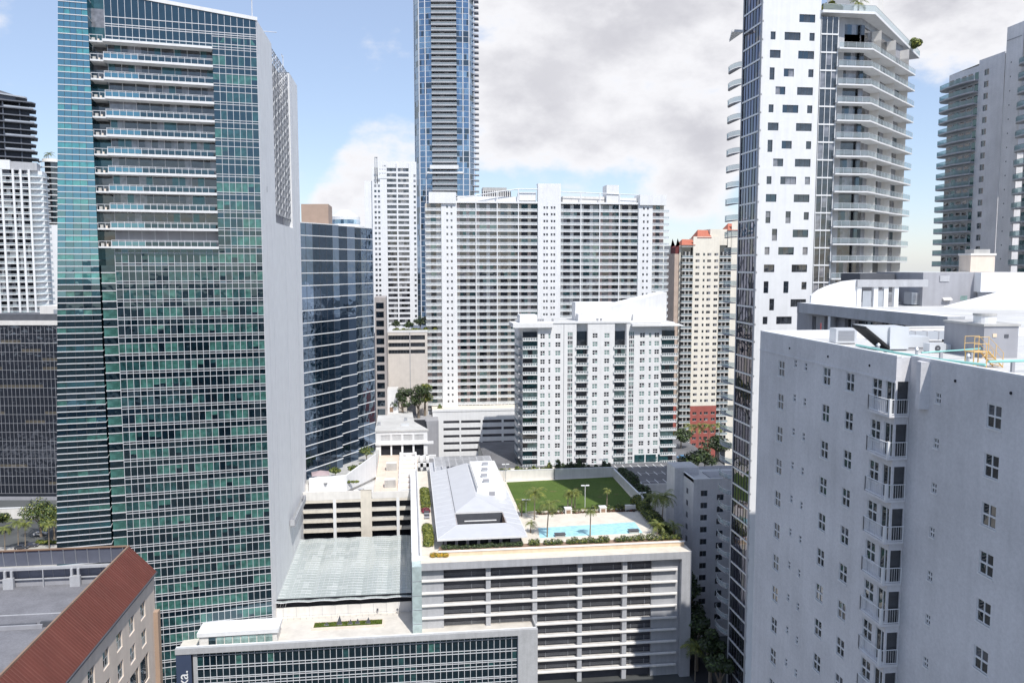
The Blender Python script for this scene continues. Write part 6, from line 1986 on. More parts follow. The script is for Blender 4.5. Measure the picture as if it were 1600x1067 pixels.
# ================================================================ dark glass office block at the left edge
def dark_block():
    d0 = 345.0
    a = grid(ray(-160, 640)[0] * d0, d0); b = grid(ray(118, 640)[0] * d0, d0)
    root = thing('dark_glass_block', 'dark glass office block with a pale parapet reflecting the street', 'office block', (*a, 0))
    v = Vector(b) - Vector(a); W = v.length; rz = math.atan2(v.y, v.x)
    f = Face(root, (0, 0), rz)
    ZT = zat(508, d0); FL = 3.8
    g = Tilted(); bar = MB(); rnd = random.Random(101)
    n = 44; k = 0
    BAND = glass('glass_bronze_band', (.10, .085, .06), refl=.2, tint=(.6, .6, .65), wave=.8, wscale=.3)
    DK = glass('glass_black_wavy', (.008, .009, .012), refl=.17, tint=(.55, .62, .78), wave=1.0, wscale=.35)
    while ZT - k * FL > 1:
        z1 = ZT - k * FL; z0 = z1 - FL
        for i in range(n):
            x0, x1 = W * i / n, W * (i + 1) / n
            if i % 5 == 0: bd_ = rnd.random() < .12
            g.face([(x0, 0, z0 + 1.3), (x1, 0, z0 + 1.3), (x1, 0, z1), (x0, 0, z1)], DK)
            g.face([(x0, 0, z0), (x1, 0, z0), (x1, 0, z0 + 1.3), (x0, 0, z0 + 1.3)], BAND if bd_ else DK)
        bar.box(0, W, -.08, .02, z0 - .06, z0 + .06, GREY if k != 1 else WHITE)
        k += 1
    for i in range(n + 1): bar.box(W * i / n - .05, W * i / n + .05, -.1, .02, 3, ZT, GREY)
    p = f.put('curtain_wall', g); link('mullion_grid', bar.mesh('mullion_grid'), p)
    r = MB(); r.box(-.3, W + .3, -.5, .4, ZT, ZT + 1.9, WARM).box(0, W, .4, 40, ZT - 1, ZT - .02, ROOFW); f.put('parapet', r)
    b_ = MB(); b_.box(0, W, .05, 30, 0, ZT - 1, BLACK); f.put('inner_wall', b_)
    bs = MB(); bs.box(0, W, -.2, .05, 0, 1.5, GREY); f.put('plinth', bs)
    ph = MB(); x1 = W * .78
    ph.box(W * .45, W * .945, 6, 20, ZT, ZT + 4.2, DGREY); ph.box(W * .72, W + .2, 10, 24, ZT, zat(478, d0 + 10), WARM); f.put('penthouse', ph)
    v_ = MB(); v_.box(W * .80, W * .86, 9.9, 10, ZT + 4, ZT + 6, STEEL); f.put('vent', v_)
dark_block()

# ================================================================ far-left residential towers
def far_left():
    # white gridded condo
    d0 = 400.0
    a = grid(ray(-60, 415)[0] * d0, d0)
    root = thing('condo_tower', 'white condominium tower with a grid of balconies above the dark glass block', 'tower', (*a, 0), R(14))
    f = Face(root, (0, 0), 0); rnd = random.Random(111)
    ca, sa = math.cos(R(14)), math.sin(R(14))
    def U(px):
        r, fo, u = ray(px, 400); X, Y = grid(r, fo)
        # intersect with the facade line
        det = X * sa - Y * ca
        s = (a[0] * sa - a[1] * ca) / det
        return (X * s - a[0]) * ca + (Y * s - a[1]) * sa
    zt = zat(262, d0); FL = 3.05
    W = U(52)
    m = MB(); fins = [U(p) for p in (-58, -30, -4, 9, 27, 39, 52)]
    bk = MB()
    k = 0
    while zt - (k + 1) * FL > 40:
        z = zt - (k + 1) * FL
        for a_, b_ in zip(fins, fins[1:]):
            n = 3
            for i in range(n): bk.face([(a_ + (b_ - a_) * i / n, 1.3, z), (a_ + (b_ - a_) * (i + 1) / n, 1.3, z), (a_ + (b_ - a_) * (i + 1) / n, 1.3, z + FL), (a_ + (b_ - a_) * i / n, 1.3, z + FL)], rnd.choice((G_WIN, G_WIN2, WARM, G_WIN)))
        k += 1
    f.put('recess_wall', bk)
    s = MB(); s.box(fins[0], W, -.1, 1.3, -.2, .2, WHITE); sm = s.mesh('balcony')
    r = MB(); r.box(fins[0], W, -.08, -.02, .95, 1.08, WHITE).box(fins[0], W, -.05, -.03, .25, .95, G_RAIL); rm = r.mesh('railing')
    for i in range(k): o = f.put('balcony', sm, 0, 0, zt - (i + 1) * FL); link('railing', rm, o)
    fn = MB(); fn.box(-.45, .45, -.4, 1.3, 40, zt + .3, WHITE); fm = fn.mesh('pier')
    for u in fins: f.put('pier', fm, u, 0, 0)
    # curved end with round balconies
    e = MB()
    x0 = W; poly = [(x0, 1.4), (x0, -.1), (x0 + 4, .6), (x0 + 6.5, 3), (x0 + 7.5, 7), (x0 + 7, 12), (x0, 12)]
    e.prism(poly, -.2, .25, WHITE)
    rr = MB()
    for p, q in zip(poly[1:], poly[2:6]): rr.face([(*p, .25), (*q, .25), (*q, 1.1), (*p, 1.1)], G_RAIL)
    em, rm2 = e.mesh('end_balcony'), rr.mesh('railing')
    for i in range(k): o = f.put('end_balcony', em, 0, 0, zt - (i + 1) * FL); link('railing', rm2, o)
    b = MB(); b.box(fins[0], W + 5.5, 2.0, 16, 0, zt, WHITE); f.put('rear_wall', b)
    t = MB(); t.prism([(fins[2], 1.0), (W + 3.6, .2), (W + 3.6, 10), (fins[2], 10)], zt, [zt + 4.3, zt + 3.8, zt + 3.8, zt + 4.3], PALE); t.box(fins[3] - .5, fins[4] - 1.0, -.4, 2, zt, zt + 4.6, WHITE).box(fins[0], fins[3] - 1, -.2, 8, zt, zt + 3.4, PALE); f.put('roof', t)
    # dark tower under construction behind it
    d1 = 470.0
    a = grid(ray(-90, 300)[0] * d1, d1)
    root = thing('dark_tower', 'dark grey tower with ragged open floor slabs rising behind the white condominium', 'tower', (*a, 0), R(24))
    rnd = random.Random(5)
    W = (50 + 90) / FOC * d1 * 1.03; FL = 4.05
    zt = zat(146, d1)
    n = int((zt - 60) / FL)
    DS = mat('dark_slab_paint', (.15, .16, .185), var=.08); DD = mat('dark_core_paint', (.045, .05, .062), var=.1)
    core = MB(); core.box(0, W - 4.5, 2.5, 22, 0, zt - 2, DD); core.build('core_wall', root)
    for k in range(n):
        z = zt - k * FL
        e = rnd.uniform(-.6, .6)
        x1 = W - 1.2 + e
        s = MB(); s.prism([(-1, -.8), (x1 * .6, -1.2), (x1 - 2.5, .2), (x1, 4), (x1, 16), (-1, 16)], -.35, .3, DS)
        s.prism([(2 + (k % 3), -1.0), (x1 * .55, -1.4), (x1 * .6, -1.1), (x1 * .6, -.9), (2 + (k % 3), -.8)], .3, 1.25, DS)
        if k % 2: s.prism([(x1 * .68, -.6), (x1 - 1.5, 1.6), (x1 - 1.8, 1.9), (x1 * .68, -.2)], .3, 1.2, STEEL)
        s.build('floor_slab', root, (0, 0, z))
        c = MB()
        for x in (W * .25, W * .5, W * .66, W * .82): c.box(x - .35, x + .35, .6 + (1.0 if x > W * .6 else 0), 1.4 + (1 if x > W * .6 else 0), -FL + .3, -.35, DS if x != W * .66 else GREY)
        c.build('column', root, (0, 0, z))
    cr = MB(); cr.prism([(W * .2, 2), (W * .78, 2), (W * .80, 4), (W * .80, 14), (W * .2, 14)], zt + .3, [zt + 12, zt + 3.6, zt + 3.4, zt + 3.4, zt + 12], DS); cr.prism([(W * .1, .5), (W * .88, .5), (W * .9, 3), (W * .9, 15), (W * .1, 15)], [zt + 5.5, zt + 2.2, zt + 2, zt + 2, zt + 5.5], [zt + 6.3, zt + 3.0, zt + 2.8, zt + 2.8, zt + 6.3], STEEL); cr.build('roof', root)
    # slim striped round tower next to the green tower
    d2 = 520.0
    a = grid(ray(84, 300)[0] * d2, d2)
    root = thing('round_tower', 'slim dark round tower with white floor rings and a palm on its roof', 'tower', (*a, 0))
    Rr = 17 / FOC * d2; zt = zat(252, d2); FL = 3.45
    b = MB(); b.tube((0, 8, 0), (0, 8, zt), Rr, G_WIN, n=24); b.build('wall', root)
    s = MB(); s.tube((0, 8, -.28), (0, 8, .28), Rr + .9, WHITE, n=24); sm = s.mesh('floor_ring')
    for k in range(36): link('floor_ring', sm, root, (0, 0, zt - k * FL))
    t = MB(); t.tube((0, 8, zt), (0, 8, zt + 2.0), Rr * .8, WARM, n=24); t.build('roof', root)
    global ROUNDTOP
    ROUNDTOP = (a[0] - 1, a[1] + 6, zt + 2.0)
    # white block behind, lower
    d3 = 500.0
    a = grid(ray(70, 420)[0] * d3, d3)
    root = thing('white_block', 'white apartment block showing beside the striped round tower', 'building', (*a, 0))
    zt = zat(352, d3)
    b = MB(); b.box(0, 14, -6, 8, 0, zt, WHITE); b.build('wall', root)
    w_ = MB()
    for k in range(18): w_.box(1.0, 3.5, -6.1, -6.0, zt - 6 - k * 3.1, zt - 4.4 - k * 3.1, G_WIN); w_.box(5, 6.4, -6.1, -6.0, zt - 6 - k * 3.1, zt - 4.4 - k * 3.1, G_WIN)
    w_.build('window', root)['kind'] = 'stuff'
    s = MB(); s.box(-2.4, 0, -5.5, 4, -.2, .2, WHITE).box(-2.4, -2.3, -5.5, 4, .2, 1.1, G_RAIL); sm = s.mesh('balcony')
    for k in range(22): link('balcony', sm, root, (0, 0, zt - 1 - k * 3.1))
far_left()

# ================================================================ unseen city behind the viewpoint, added so the glass reflects dark
def behind():
    DG = mat('dark_city_facade', (.055, .06, .07), var=.2); WB = mat('window_band_dark', (.02, .025, .03))
    for i, (x, y, w_, d_, h, lb) in enumerate(((-196, -60, 84, 36, 235, 'unseen dark tower added behind the viewpoint to the left for reflections'), (-330, -70, 110, 40, 150, 'unseen broad dark block added far behind the viewpoint for reflections'), (40, -120, 60, 40, 90, 'unseen dark mid-rise block added behind the viewpoint to the right for reflections'), (-60, -130, 70, 40, 70, 'unseen dark low block added behind the viewpoint for reflections'))):
        t = thing('reflection_tower', lb, 'tower', (x, y, 0))
        b = MB(); b.box(0, w_, 0, d_, 0, h, DG); b.build('wall', t)
        b = MB()
        for k in range(int(h / 4)): b.box(1, w_ - 1, d_, d_ + .05, k * 4 + 1, k * 4 + 3, WB)
        b.build('window_band', t)
behind()
# ================================================================ ground, ramp decks, low roofs
ASPH = mat('asphalt', (.06, .06, .065), rough=.9, var=.15, scale=.05)
CITY = mat('city_ground', (.10, .105, .105), rough=.95, var=.25, scale=.02)
PAVE = mat('pavement', (.46, .44, .40), rough=.9, var=.1, scale=.2)
b = MB(); b.face([(-9000, -3000, 0), (9000, -3000, 0), (9000, 15000, 0), (-9000, 15000, 0)], CITY); tag(b.build('ground'), kind='structure')
SEA = glass('sea_water', (.08, .16, .22), refl=.02, tint=(.9, .95, 1), wave=.6, wscale=.02)
b = MB(); b.face([(200, 900, .3), (9000, 900, .3), (9000, 15000, .3), (200, 15000, .3)], SEA); tag(b.build('water'), kind='structure')
b = MB(); b.box(-240, -92, 262, 306, -.5, .12, PAVE); tag(b.build('pavement'), kind='structure')
b = MB(); b.face([(-240, 268, .125), (-92, 268, .125), (-92, 282, .125), (-240, 282, .125)], mat('pale_road', (.33, .32, .30), rough=.9, var=.1)); tag(b.build('road'), kind='structure')
b = MB(); b.face([(67.4, 120, .01), (72.8, 120, .01), (72.8, 300, .01), (67.4, 300, .01)], ASPH); tag(b.build('alley_road'), kind='structure')

def ramp_garage():
    Y0 = 250.0
    x0 = atY(470, 800, Y0)[0]; x1 = atY(652, 800, Y0)[0]
    root = thing('parking_garage', 'cream parking garage with open decks and a roof ramp behind the glass canopy', 'garage', (x0, Y0, 0))
    f = Face(root, (0, 0), 0); W = x1 - x0
    def U(px): return atY(px, 800, Y0)[0] - x0
    def Z(y, px=560): return atY(px, y, Y0)[2]
    zt = Z(779); FL = 3.05
    for k in range(1, 4):
        z = zt - k * FL
        s = MB(); s.box(0, W, -.2, 1.2, z - .95, z, CREAM, top=CONC); f.put('deck_ledge', s)
    b = MB(); b.box(0, W, 1.2, 40, 0, zt - .9, BLACK); f.put('inner_wall', b)
    s = MB(); s.box(0, W, -.2, 46, zt - .9, zt, CREAM, top=ROOFW); f.put('roof_deck', s)
    pr = MB(); pr.box(0, U(581), -.25, .2, zt, zt + 2.6, WARM).box(U(564), U(581), -.3, .8, zt - 16, zt + 2.6, CREAM).box(U(582), W, -.25, .2, zt, zt + 2.0, WARM); f.put('parapet', pr)
    c = MB(); c.box(-.45, .45, -.3, 1.0, zt - 14, zt, WHITE); cm = c.mesh('column')
    for px in (523, 622): f.put('column', cm, U(px), 0, 0)
    # slanting white band climbing to the right, ramp behind
    rb = MB(); rb.prism([(U(480), 6), (U(540), 6), (U(584), 22), (U(584), 23), (U(538), 7), (U(480), 7)], zt + 1, [Z(765) + 2.4, Z(765) + 3, Z(752) + 3.4, Z(752) + 3.4, Z(765) + 3, Z(765) + 2.4], WHITE); f.put('ramp_wall', rb)
    dk = MB(); dk.prism([(0, 7.2), (U(538), 7.2), (U(584), 23.2), (U(584), 60), (0, 60)], zt, zt + 3.2, WARM, top=CONC); f.put('plaza_deck', dk)
    mid = MB(); mid.box(U(583.5), W, 3, 62, zt, zt + .9, CREAM, top=mat('pinkish_deck', (.74, .62, .52), var=.08, scale=.2)); f.put('ramp_deck', mid)
    for i, (px0, px1, y) in enumerate(((588, 616, 752), (588, 614, 728))):
        q = MB(); yy = 8 + i * 22; q.box(U(600), U(618), yy, yy + 3.0, zt + .9, zt + 3.4, CONC, top=WARM); f.put('stair_house', q)
    st = MB()
    for i in range(9):
        y = 2 + i * 6.2; st.box(U(622), W + .4, y, y + .5, zt + .95, zt + 2.0, WHITE)
    for x in (U(624), W): st.box(x - .3, x + .3, 1, 60, zt + .9, zt + 1.9, WHITE)
    f.put('beam_frame', st)
    # plaza furniture: one shade canopy
    return x0, Y0, zt
RGX, RGY, RGZ = ramp_garage()

def louvre_building():
    Y0 = 303.0
    xa = atY(587, 690, Y0)[0]; xb = atY(668, 690, Y0)[0]
    root = thing('louvred_building', 'low white building with louvred upper bays and dark openings below', 'building', (xa, Y0, 0))
    f = Face(root, (0, 0), 0); W = xb - xa
    def U(px): return atY(px, 690, Y0)[0] - xa
    def Z(y): return atY(630, y, Y0)[2]
    zt = Z(674); z1 = Z(691); z2 = Z(712)
    hs = []
    px0 = [(595, 610), (612.5, 627), (630, 644.5), (647.5, 662)]
    for a, b in px0: hs += [(U(a), U(b), z1 + .6, zt - 1.2), (U(a), U(b), z2 - 1, z1 - 1.0)]
    m = MB(); m.wall(0, W, 0, zt, hs, WHITE, rev=.8); m.face([(W, 0, 0), (W, 30, 0), (W, 30, zt), (W, 0, zt)], WHITE); f.put('wall', m)
    for h in hs[::2]:
        l = MB(); n = 9
        for i in range(n): x = h[0] + (h[1] - h[0]) * (i + .5) / n; l.box(x - .12, x + .12, .2, .6, h[2], h[3], WHITE)
        l.box(h[0], h[1], .7, .8, h[2], h[3], GREY); f.put('louvre_panel', l)
    b = MB(); b.box(.3, W - .3, .81, 28, 0, zt - 1, BLACK); f.put('inner_wall', b)
    r = MB(); r.box(-.3, W + 2.2, -.6, .6, z1 - .7, z1 + .1, WHITE); f.put('ledge', r)
    r = MB(); r.prism([(-.2, -.3), (W + .4, -.3), (U(648), 16), (U(645), 40), (-.2, 40)], zt, zt + .6, ROOFW); f.put('roof', r)
    v = MB(); v.box(-.6, .6, -.6, .6, 0, 1.2, STEEL); vm = v.mesh('roof_vent')
    f.put('roof_vent', vm, U(591), 10, zt + .6); f.put('roof_vent', vm, U(634), 18, zt + .6)
    v = MB(); v.box(-1.5, 1.5, -.4, .4, 0, .9, ALU); f.put('roof_duct', v, U(633), 8, zt + .6)
    h2 = MB(); h2.box(-1, U(621), 36, 45, 0, zat(605, 343, 600), WHITE, top=ROOFW); f.put('rear_block', h2)
    dd = MB(); dd.box(-.03, .03, 0, 0, 0, 0, BLACK)
    p = MB(); p.box(U(606), U(612), 35.9, 36, zt + 1, zt + 3.0, BROWN); f.put('rear_window', p)
    s = MB(); s.box(U(622), U(690), 30, 44, 0, zt - 2, GREY, top=ROOFG); s.box(U(636), U(652), 44, 47, 0, zt + 3, GREY); f.put('rear_deck', s)
    g = MB(); g.box(-.2, U(652), -14, -.9, 0, z2 - .6, CREAM, top=mat('pink_deck', (.76, .66, .56), var=.06)); f.put('front_deck', g)
    fr = MB()
    for px in (632, 645, 658, 667): fr.box(U(px) - .5, U(px) + .5, -10, -2, z2 - 3, z2 + .6, WHITE)
    fr.box(U(628), W + 3, -10, -9, z2 - 2, z2 - .6, WHITE).box(U(628), W + 3, -3, -2, z2 - .6, z2 + .6, WHITE); f.put('beam_frame', fr)
louvre_building()

def parking_deck():
    # raised parking deck beyond the lawn, below the condominium
    z = 27.5
    root = thing('parking_deck', 'grey raised parking deck with white bay lines right of the lawn', 'parking deck', (66, 258, 0))
    b = MB(); b.box(-38, 48, 0, 75, 0, z, CONC, top=mat('worn_asphalt_deck', (.17, .17, .18), rough=.9, var=.15, scale=.2)); b.build('deck', root)
    l = MB()
    for j in range(4):
        for i in range(11): l.box(2 + i * 2.9, 2.25 + i * 2.9, 4 + j * 10.5, 8.6 + j * 10.5, z + .004, z + .012, WHITE)
        l.box(1.5, 34, 6.3 + j * 10.5, 6.42 + j * 10.5, z + .013, z + .02, WHITE)
    l.build('bay_lines', root)
    p = MB(); p.box(3.5, 48, -.3, 0, 0, z + .9, WARM); p.build('parapet', root)
    return z
PDZ = parking_deck()

def deck_pool():
    p = [atz(x, y, PDZ) for x, y in ((1104, 745), (1136, 745), (1136, 727), (1112, 731))]
    W_ = glass('teal_pool_water', (.05, .24, .26), refl=.02, wave=.5, wscale=1.0, ior=1.33)
    b = MB(); b.prism(p, PDZ + .004, PDZ + .08, W_); tag(b.build('pool_water'), kind='structure')
deck_pool()
# ================================================================ plants, lamps, cars
def palm_mesh(h, r, nf, seed, lean=0.0, mt=None):
    rnd = random.Random(seed); mt = mt or FROND
    tr = MB(); pts = []
    for i in range(6):
        t = i / 5; pts.append(Vector((lean * t * t, 0, h * t)))
    for i in range(5): tr.tube(pts[i], pts[i + 1], .20 - .018 * i, BARK, r1=.20 - .018 * (i + 1), n=7, cap=False)
    cr = MB(); c = pts[-1]
    for k in range(nf):
        a = 2 * math.pi * k / nf + rnd.uniform(-.25, .25); el = rnd.uniform(-.15, 1.15); L_ = r * rnd.uniform(.85, 1.15)
        d = Vector((math.cos(a), math.sin(a), 0)); side = Vector((-math.sin(a), math.cos(a), 0))
        p = c.copy(); ang = el; seg = 7; prev = p.copy()
        for s in range(seg):
            step = L_ / seg
            nx = prev + d * (math.cos(ang) * step) + Vector((0, 0, math.sin(ang) * step)); ang -= (.20 + .10 * rnd.random()) 
            w = r * .27 * math.sin(math.pi * (s + .7) / (seg + .7)) + .04
            up = Vector((0, 0, w * .35))
            m_ = mt if rnd.random() < .8 else LEAFY
            for sd in (-1, 1):
                for q in range(2):
                    t0 = q / 2; b0 = prev.lerp(nx, t0); b1 = prev.lerp(nx, t0 + .36)
                    tip = b1 + side * sd * w + (nx - prev) * .35 - up * rnd.uniform(.6, 1.8)
                    cr.face([b0, b1, tip], m_)
            cr.face([prev - side * .025, nx - side * .02, nx + side * .02, prev + side * .025], m_)
            prev = nx
    return tr.mesh('trunk'), cr.mesh('crown')

def palm(x, y, z, h, r, label, seed=0, nf=16, lean=0.0, group=None, rz=0.0, mt=None):
    t = thing('palm_tree', label, 'palm tree', (x, y, z), rz, group)
    a, b = palm_mesh(h, r, nf, seed, lean, mt)
    link('trunk', a, t); link('crown', b, t)
    return t

def leaves(mb, cx, cy, cz, rx, ry, rz, n, size, mats, rnd, box=False):
    for _ in range(n):
        if box: p = Vector((rnd.uniform(-1, 1), rnd.uniform(-1, 1), rnd.uniform(-1, 1)))
        else:
            while True:
                p = Vector((rnd.uniform(-1, 1), rnd.uniform(-1, 1), rnd.uniform(-1, 1)))
                if .25 < p.length < 1: break
        q = Vector((cx + p.x * rx, cy + p.y * ry, cz + p.z * rz))
        nrm = Vector((p.x + rnd.uniform(-.7, .7), p.y + rnd.uniform(-.7, .7), p.z * .6 + rnd.uniform(-.1, 1.0))).normalized()
        u = nrm.cross(Vector((rnd.uniform(-1, 1), rnd.uniform(-1, 1), rnd.uniform(-1, 1)))).normalized(); v = nrm.cross(u)
        s = size * rnd.uniform(.6, 1.25)
        mb.face([q - u * s, q - v * s * .5, q + u * s, q + v * s * .5], rnd.choice(mats))

def tree(x, y, z, h, r, label, seed=0, mats=None, n=1500, group=None, size=.35):
    rnd = random.Random(seed); mats = mats or [LEAF, LEAF, LEAFD]
    t = thing('tree', label, 'tree', (x, y, z), 0, group)
    tr = MB(); th = h * .42
    tr.tube((0, 0, 0), (0, 0, th), h * .035, BARK, r1=h * .024, n=7, cap=False)
    cl = []
    for i in range(7):
        a = 2 * math.pi * i / 7 + rnd.uniform(-.4, .4); rr = r * rnd.uniform(.35, .72); zz = h * rnd.uniform(.52, .84)
        c = (rr * math.cos(a), rr * math.sin(a), zz); cl.append(c)
        tr.tube((0, 0, th * rnd.uniform(.7, 1)), c, h * .015, BARK, r1=h * .006, n=5, cap=False)
    cl.append((0, 0, h * .86)); cl.append((rnd.uniform(-.2, .2) * r, 0, h * .68))
    tr.build('trunk', t)
    cr = MB()
    for c in cl:
        q = r * rnd.uniform(.36, .52)
        leaves(cr, *c, q, q, q * .72, n // len(cl), size, mats, rnd)
    cr.build('crown', t)
    return t

def hedge(x0, x1, y0, y1, z, h, label, seed=0, mats=None, dens=26, size=.22, group=None, name='hedge', lump=.35):
    rnd = random.Random(seed); mats = mats or [LEAF, LEAF, LEAFD, LEAFY]
    L_, W_ = x1 - x0, y1 - y0
    mb = MB(); n = max(1, int(max(L_, W_) / 1.3))
    for i in range(n):
        t = (i + .5) / n; hh = h * rnd.uniform(1 - lump, 1 + lump)
        if L_ >= W_: cx, cy, rx, ry = L_ * t, W_ / 2, L_ / n * .75, W_ * .55
        else: cx, cy, rx, ry = L_ / 2, W_ * t, L_ * .55, W_ / n * .75
        leaves(mb, cx + rnd.uniform(-.15, .15), cy + rnd.uniform(-.15, .15), hh * .5, rx, ry, hh * .58, int(dens * 2.0 * (1 + hh)), size * 1.15, mats, rnd)
    o = mb.build(name, None, (x0, y0, z)); tag(o, label, 'hedge' if name == 'hedge' else 'shrub', group)
    st = MB()
    for i in range(n):
        t = (i + .5) / n; x, y = (L_ * t, W_ / 2) if L_ >= W_ else (L_ / 2, W_ * t); st.tube((x, y, 0), (x + .1, y, h * .6), .05, BARK, n=5, cap=False)
    st.build('stem', o)
    return o

def deck_planting():
    z = GZ
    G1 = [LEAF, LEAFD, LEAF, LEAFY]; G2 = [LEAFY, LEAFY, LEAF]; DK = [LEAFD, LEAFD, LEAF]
    ZP = z + .9
    # long front hedge, broken into runs
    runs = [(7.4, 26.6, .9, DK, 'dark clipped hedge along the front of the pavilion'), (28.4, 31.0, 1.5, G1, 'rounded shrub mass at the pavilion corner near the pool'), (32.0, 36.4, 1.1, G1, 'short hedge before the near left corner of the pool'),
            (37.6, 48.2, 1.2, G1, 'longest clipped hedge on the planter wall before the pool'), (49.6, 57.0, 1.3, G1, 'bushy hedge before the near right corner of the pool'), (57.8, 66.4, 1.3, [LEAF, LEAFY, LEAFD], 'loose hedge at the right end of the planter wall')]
    for i, (a, b, h, mt, lb) in enumerate(runs): hedge(a, b, GY0 + 3.7, GY0 + 5.6, ZP, h, lb, 10 + i, mt, dens=60, size=.17, group='hedges along the planter wall')
    hedge(3.0, 5.6, 196, 211, z, 1.5, 'yellow green hedge along the nearer part of the narrow left strip', 31, G2, dens=120, size=.2, group='hedges on the left strip')
    hedge(3.0, 5.6, 228, 247, z, 1.5, 'yellow green hedge along the farther part of the narrow left strip', 32, G2, dens=110, size=.22, group='hedges on the left strip')
    MAG = leafmat('bougainvillea_bloom', (.45, .05, .12), (.18, .04, .05))
    hedge(3.0, 5.4, 223.2, 226.6, z, 1.2, 'magenta flowering shrub between the two yellow green hedges', 33, [MAG, MAG, LEAFD], dens=130, size=.2, name='flowering_shrub')
    YEL = leafmat('croton_leaf', (.60, .36, .03), (.34, .20, .03))
    hedge(4.6, 8.6, GY0 + 2.2, GY0 + 4.0, GZF + 1.75, .9, 'orange yellow shrub on the garage ledge below the pavilion', 34, [YEL, YEL, LEAFY], dens=110, size=.18, name='croton_shrub')
    # lawn edge planting
    for i, (a, b, lb) in enumerate(((34.5, 42.0, 'flowering hedge along the lawn edge at its left end'), (44.4, 51.8, 'hedge along the lawn edge between the two stone plinths'), (54.2, 62.5, 'red edged hedge along the lawn edge toward the right corner'))):
        hedge(a, b, 218.9, 220.2, z, 1.4, lb, 40 + i, [LEAF, LEAFY, LEAFD, LEAF], dens=70, size=.2, group='hedges along the lawn edge')
        hedge(a + .2, b - .2, 217.9, 218.8, z, .5, lb.replace('hedge', 'low red groundcover', 1) if False else 'low reddish planting in front of the ' + lb.split(' along')[0] + (' at the left end', ' between the plinths', ' at the right corner')[i], 50 + i, [leafmat('bromeliad', (.25, .06, .04), (.10, .05, .03)), LEAFD], dens=40, size=.16, name='bromeliad_bed')
    hedge(27, 45.5, 256.3, 258.6, z, 3.6, 'olive hedge showing over the far lawn wall', 61, [LEAF, LEAFY, LEAFD], dens=70, size=.3)
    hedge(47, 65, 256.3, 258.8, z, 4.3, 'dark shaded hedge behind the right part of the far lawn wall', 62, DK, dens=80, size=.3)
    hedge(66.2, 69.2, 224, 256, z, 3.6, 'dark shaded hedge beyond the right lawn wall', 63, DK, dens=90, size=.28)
    hedge(62.6, 66.6, 196, 216, z, 2.0, 'dense mixed shrubbery right of the pool', 64, [LEAF, LEAFD, LEAFY], dens=120, size=.22)
    hedge(62.8, 66.8, 217, 226, z, 2.2, 'leafy shrubs at the right end of the lawn edge', 65, [LEAF, LEAFY], dens=110, size=.24)
    # palms
    P = [(835, 812, 6.6, 2.9, 1, 'tall palm at the lawn edge nearest the pavilion'), (855, 839, 7.2, 2.9, 2, 'palm leaning over the near left corner of the pool'), (887, 797, 4.2, 1.8, 3, 'left palm of the close group behind the pool'), (893, 798, 4.6, 1.9, 4, 'middle palm of the close group behind the pool'), (898, 797, 4.3, 1.8, 5, 'right palm of the close group behind the pool'),
         (948, 795, 4.7, 1.4, 6, 'small headed palm standing alone at the lawn edge'), (1054, 817, 6.3, 3.6, 7, 'largest palm with drooping fronds at the right end of the terrace'), (1030, 806, 4.6, 3.0, 8, 'bushy palm beside the largest palm at the right end'), (922, 838, 5.6, 1.7, 9, 'slim palm in front of the middle of the pool'),
         (829, 832, 2.2, 1.6, 10, 'low palm beside the pool paving near the pavilion'), (815, 806, 3.4, 2.0, 11, 'short palm half hidden by the pavilion roof'), (1027, 835, 2.2, 2.4, 12, 'low spreading palm right of the pool'), (1052, 838, 2.4, 2.2, 13, 'low spreading palm before the largest palm')]
    for px, py, h, r, sd, lb in P:
        x, y = atz(px, py, z); x = min(x, 66.3); palm(x, y, z, h * 1.15, r * 1.25, lb, sd, 20 if h > 3 else 16, lean=(.5 if sd in (2, 7) else .15), group='palms around the pool terrace')
    # lamps
    def lamp(px, py, h, lb, arms, mt, double=True):
        x, y = atz(px, py, z)
        t = thing('lamp_post', lb, 'lamp post', (x, y, z), 0, 'lamp posts around the lawn')
        c = MB(); c.tube((0, 0, 0), (0, 0, h), .085, mt, n=8).tube((0, 0, 0), (0, 0, .25), .2, mt, n=8); c.build('pole', t)
        for s in (-1, 1):
            c = MB(); c.box(min(s * .15, s * 1.15), max(s * .15, s * 1.15), -.28, .28, h - .12, h + .08, WHITE).box(min(0, s * .2), max(0, s * .2), -.05, .05, h - .06, h + .02, mt); c.build('lamp_head', t)
    lamp(914, 795, 6.8, 'white double headed lamp post in the middle of the lawn edge', 2, WHITE)
    lamp(1003, 792, 4.2, 'short white double headed lamp post at the right corner of the lawn', 2, WHITE)
    lamp(790, 752, 5.6, 'grey double headed lamp post at the far left corner of the lawn', 2, STEEL)
    lamp(866, 748, 5.0, 'dark lamp post against the lit part of the far lawn wall', 2, DGREY)
    lamp(941, 745, 5.8, 'dark lamp post against the shaded part of the far lawn wall', 2, DGREY)
    lamp(822, 806, 4.6, 'small lamp post close to the pavilion roof edge', 2, WHITE)
deck_planting()

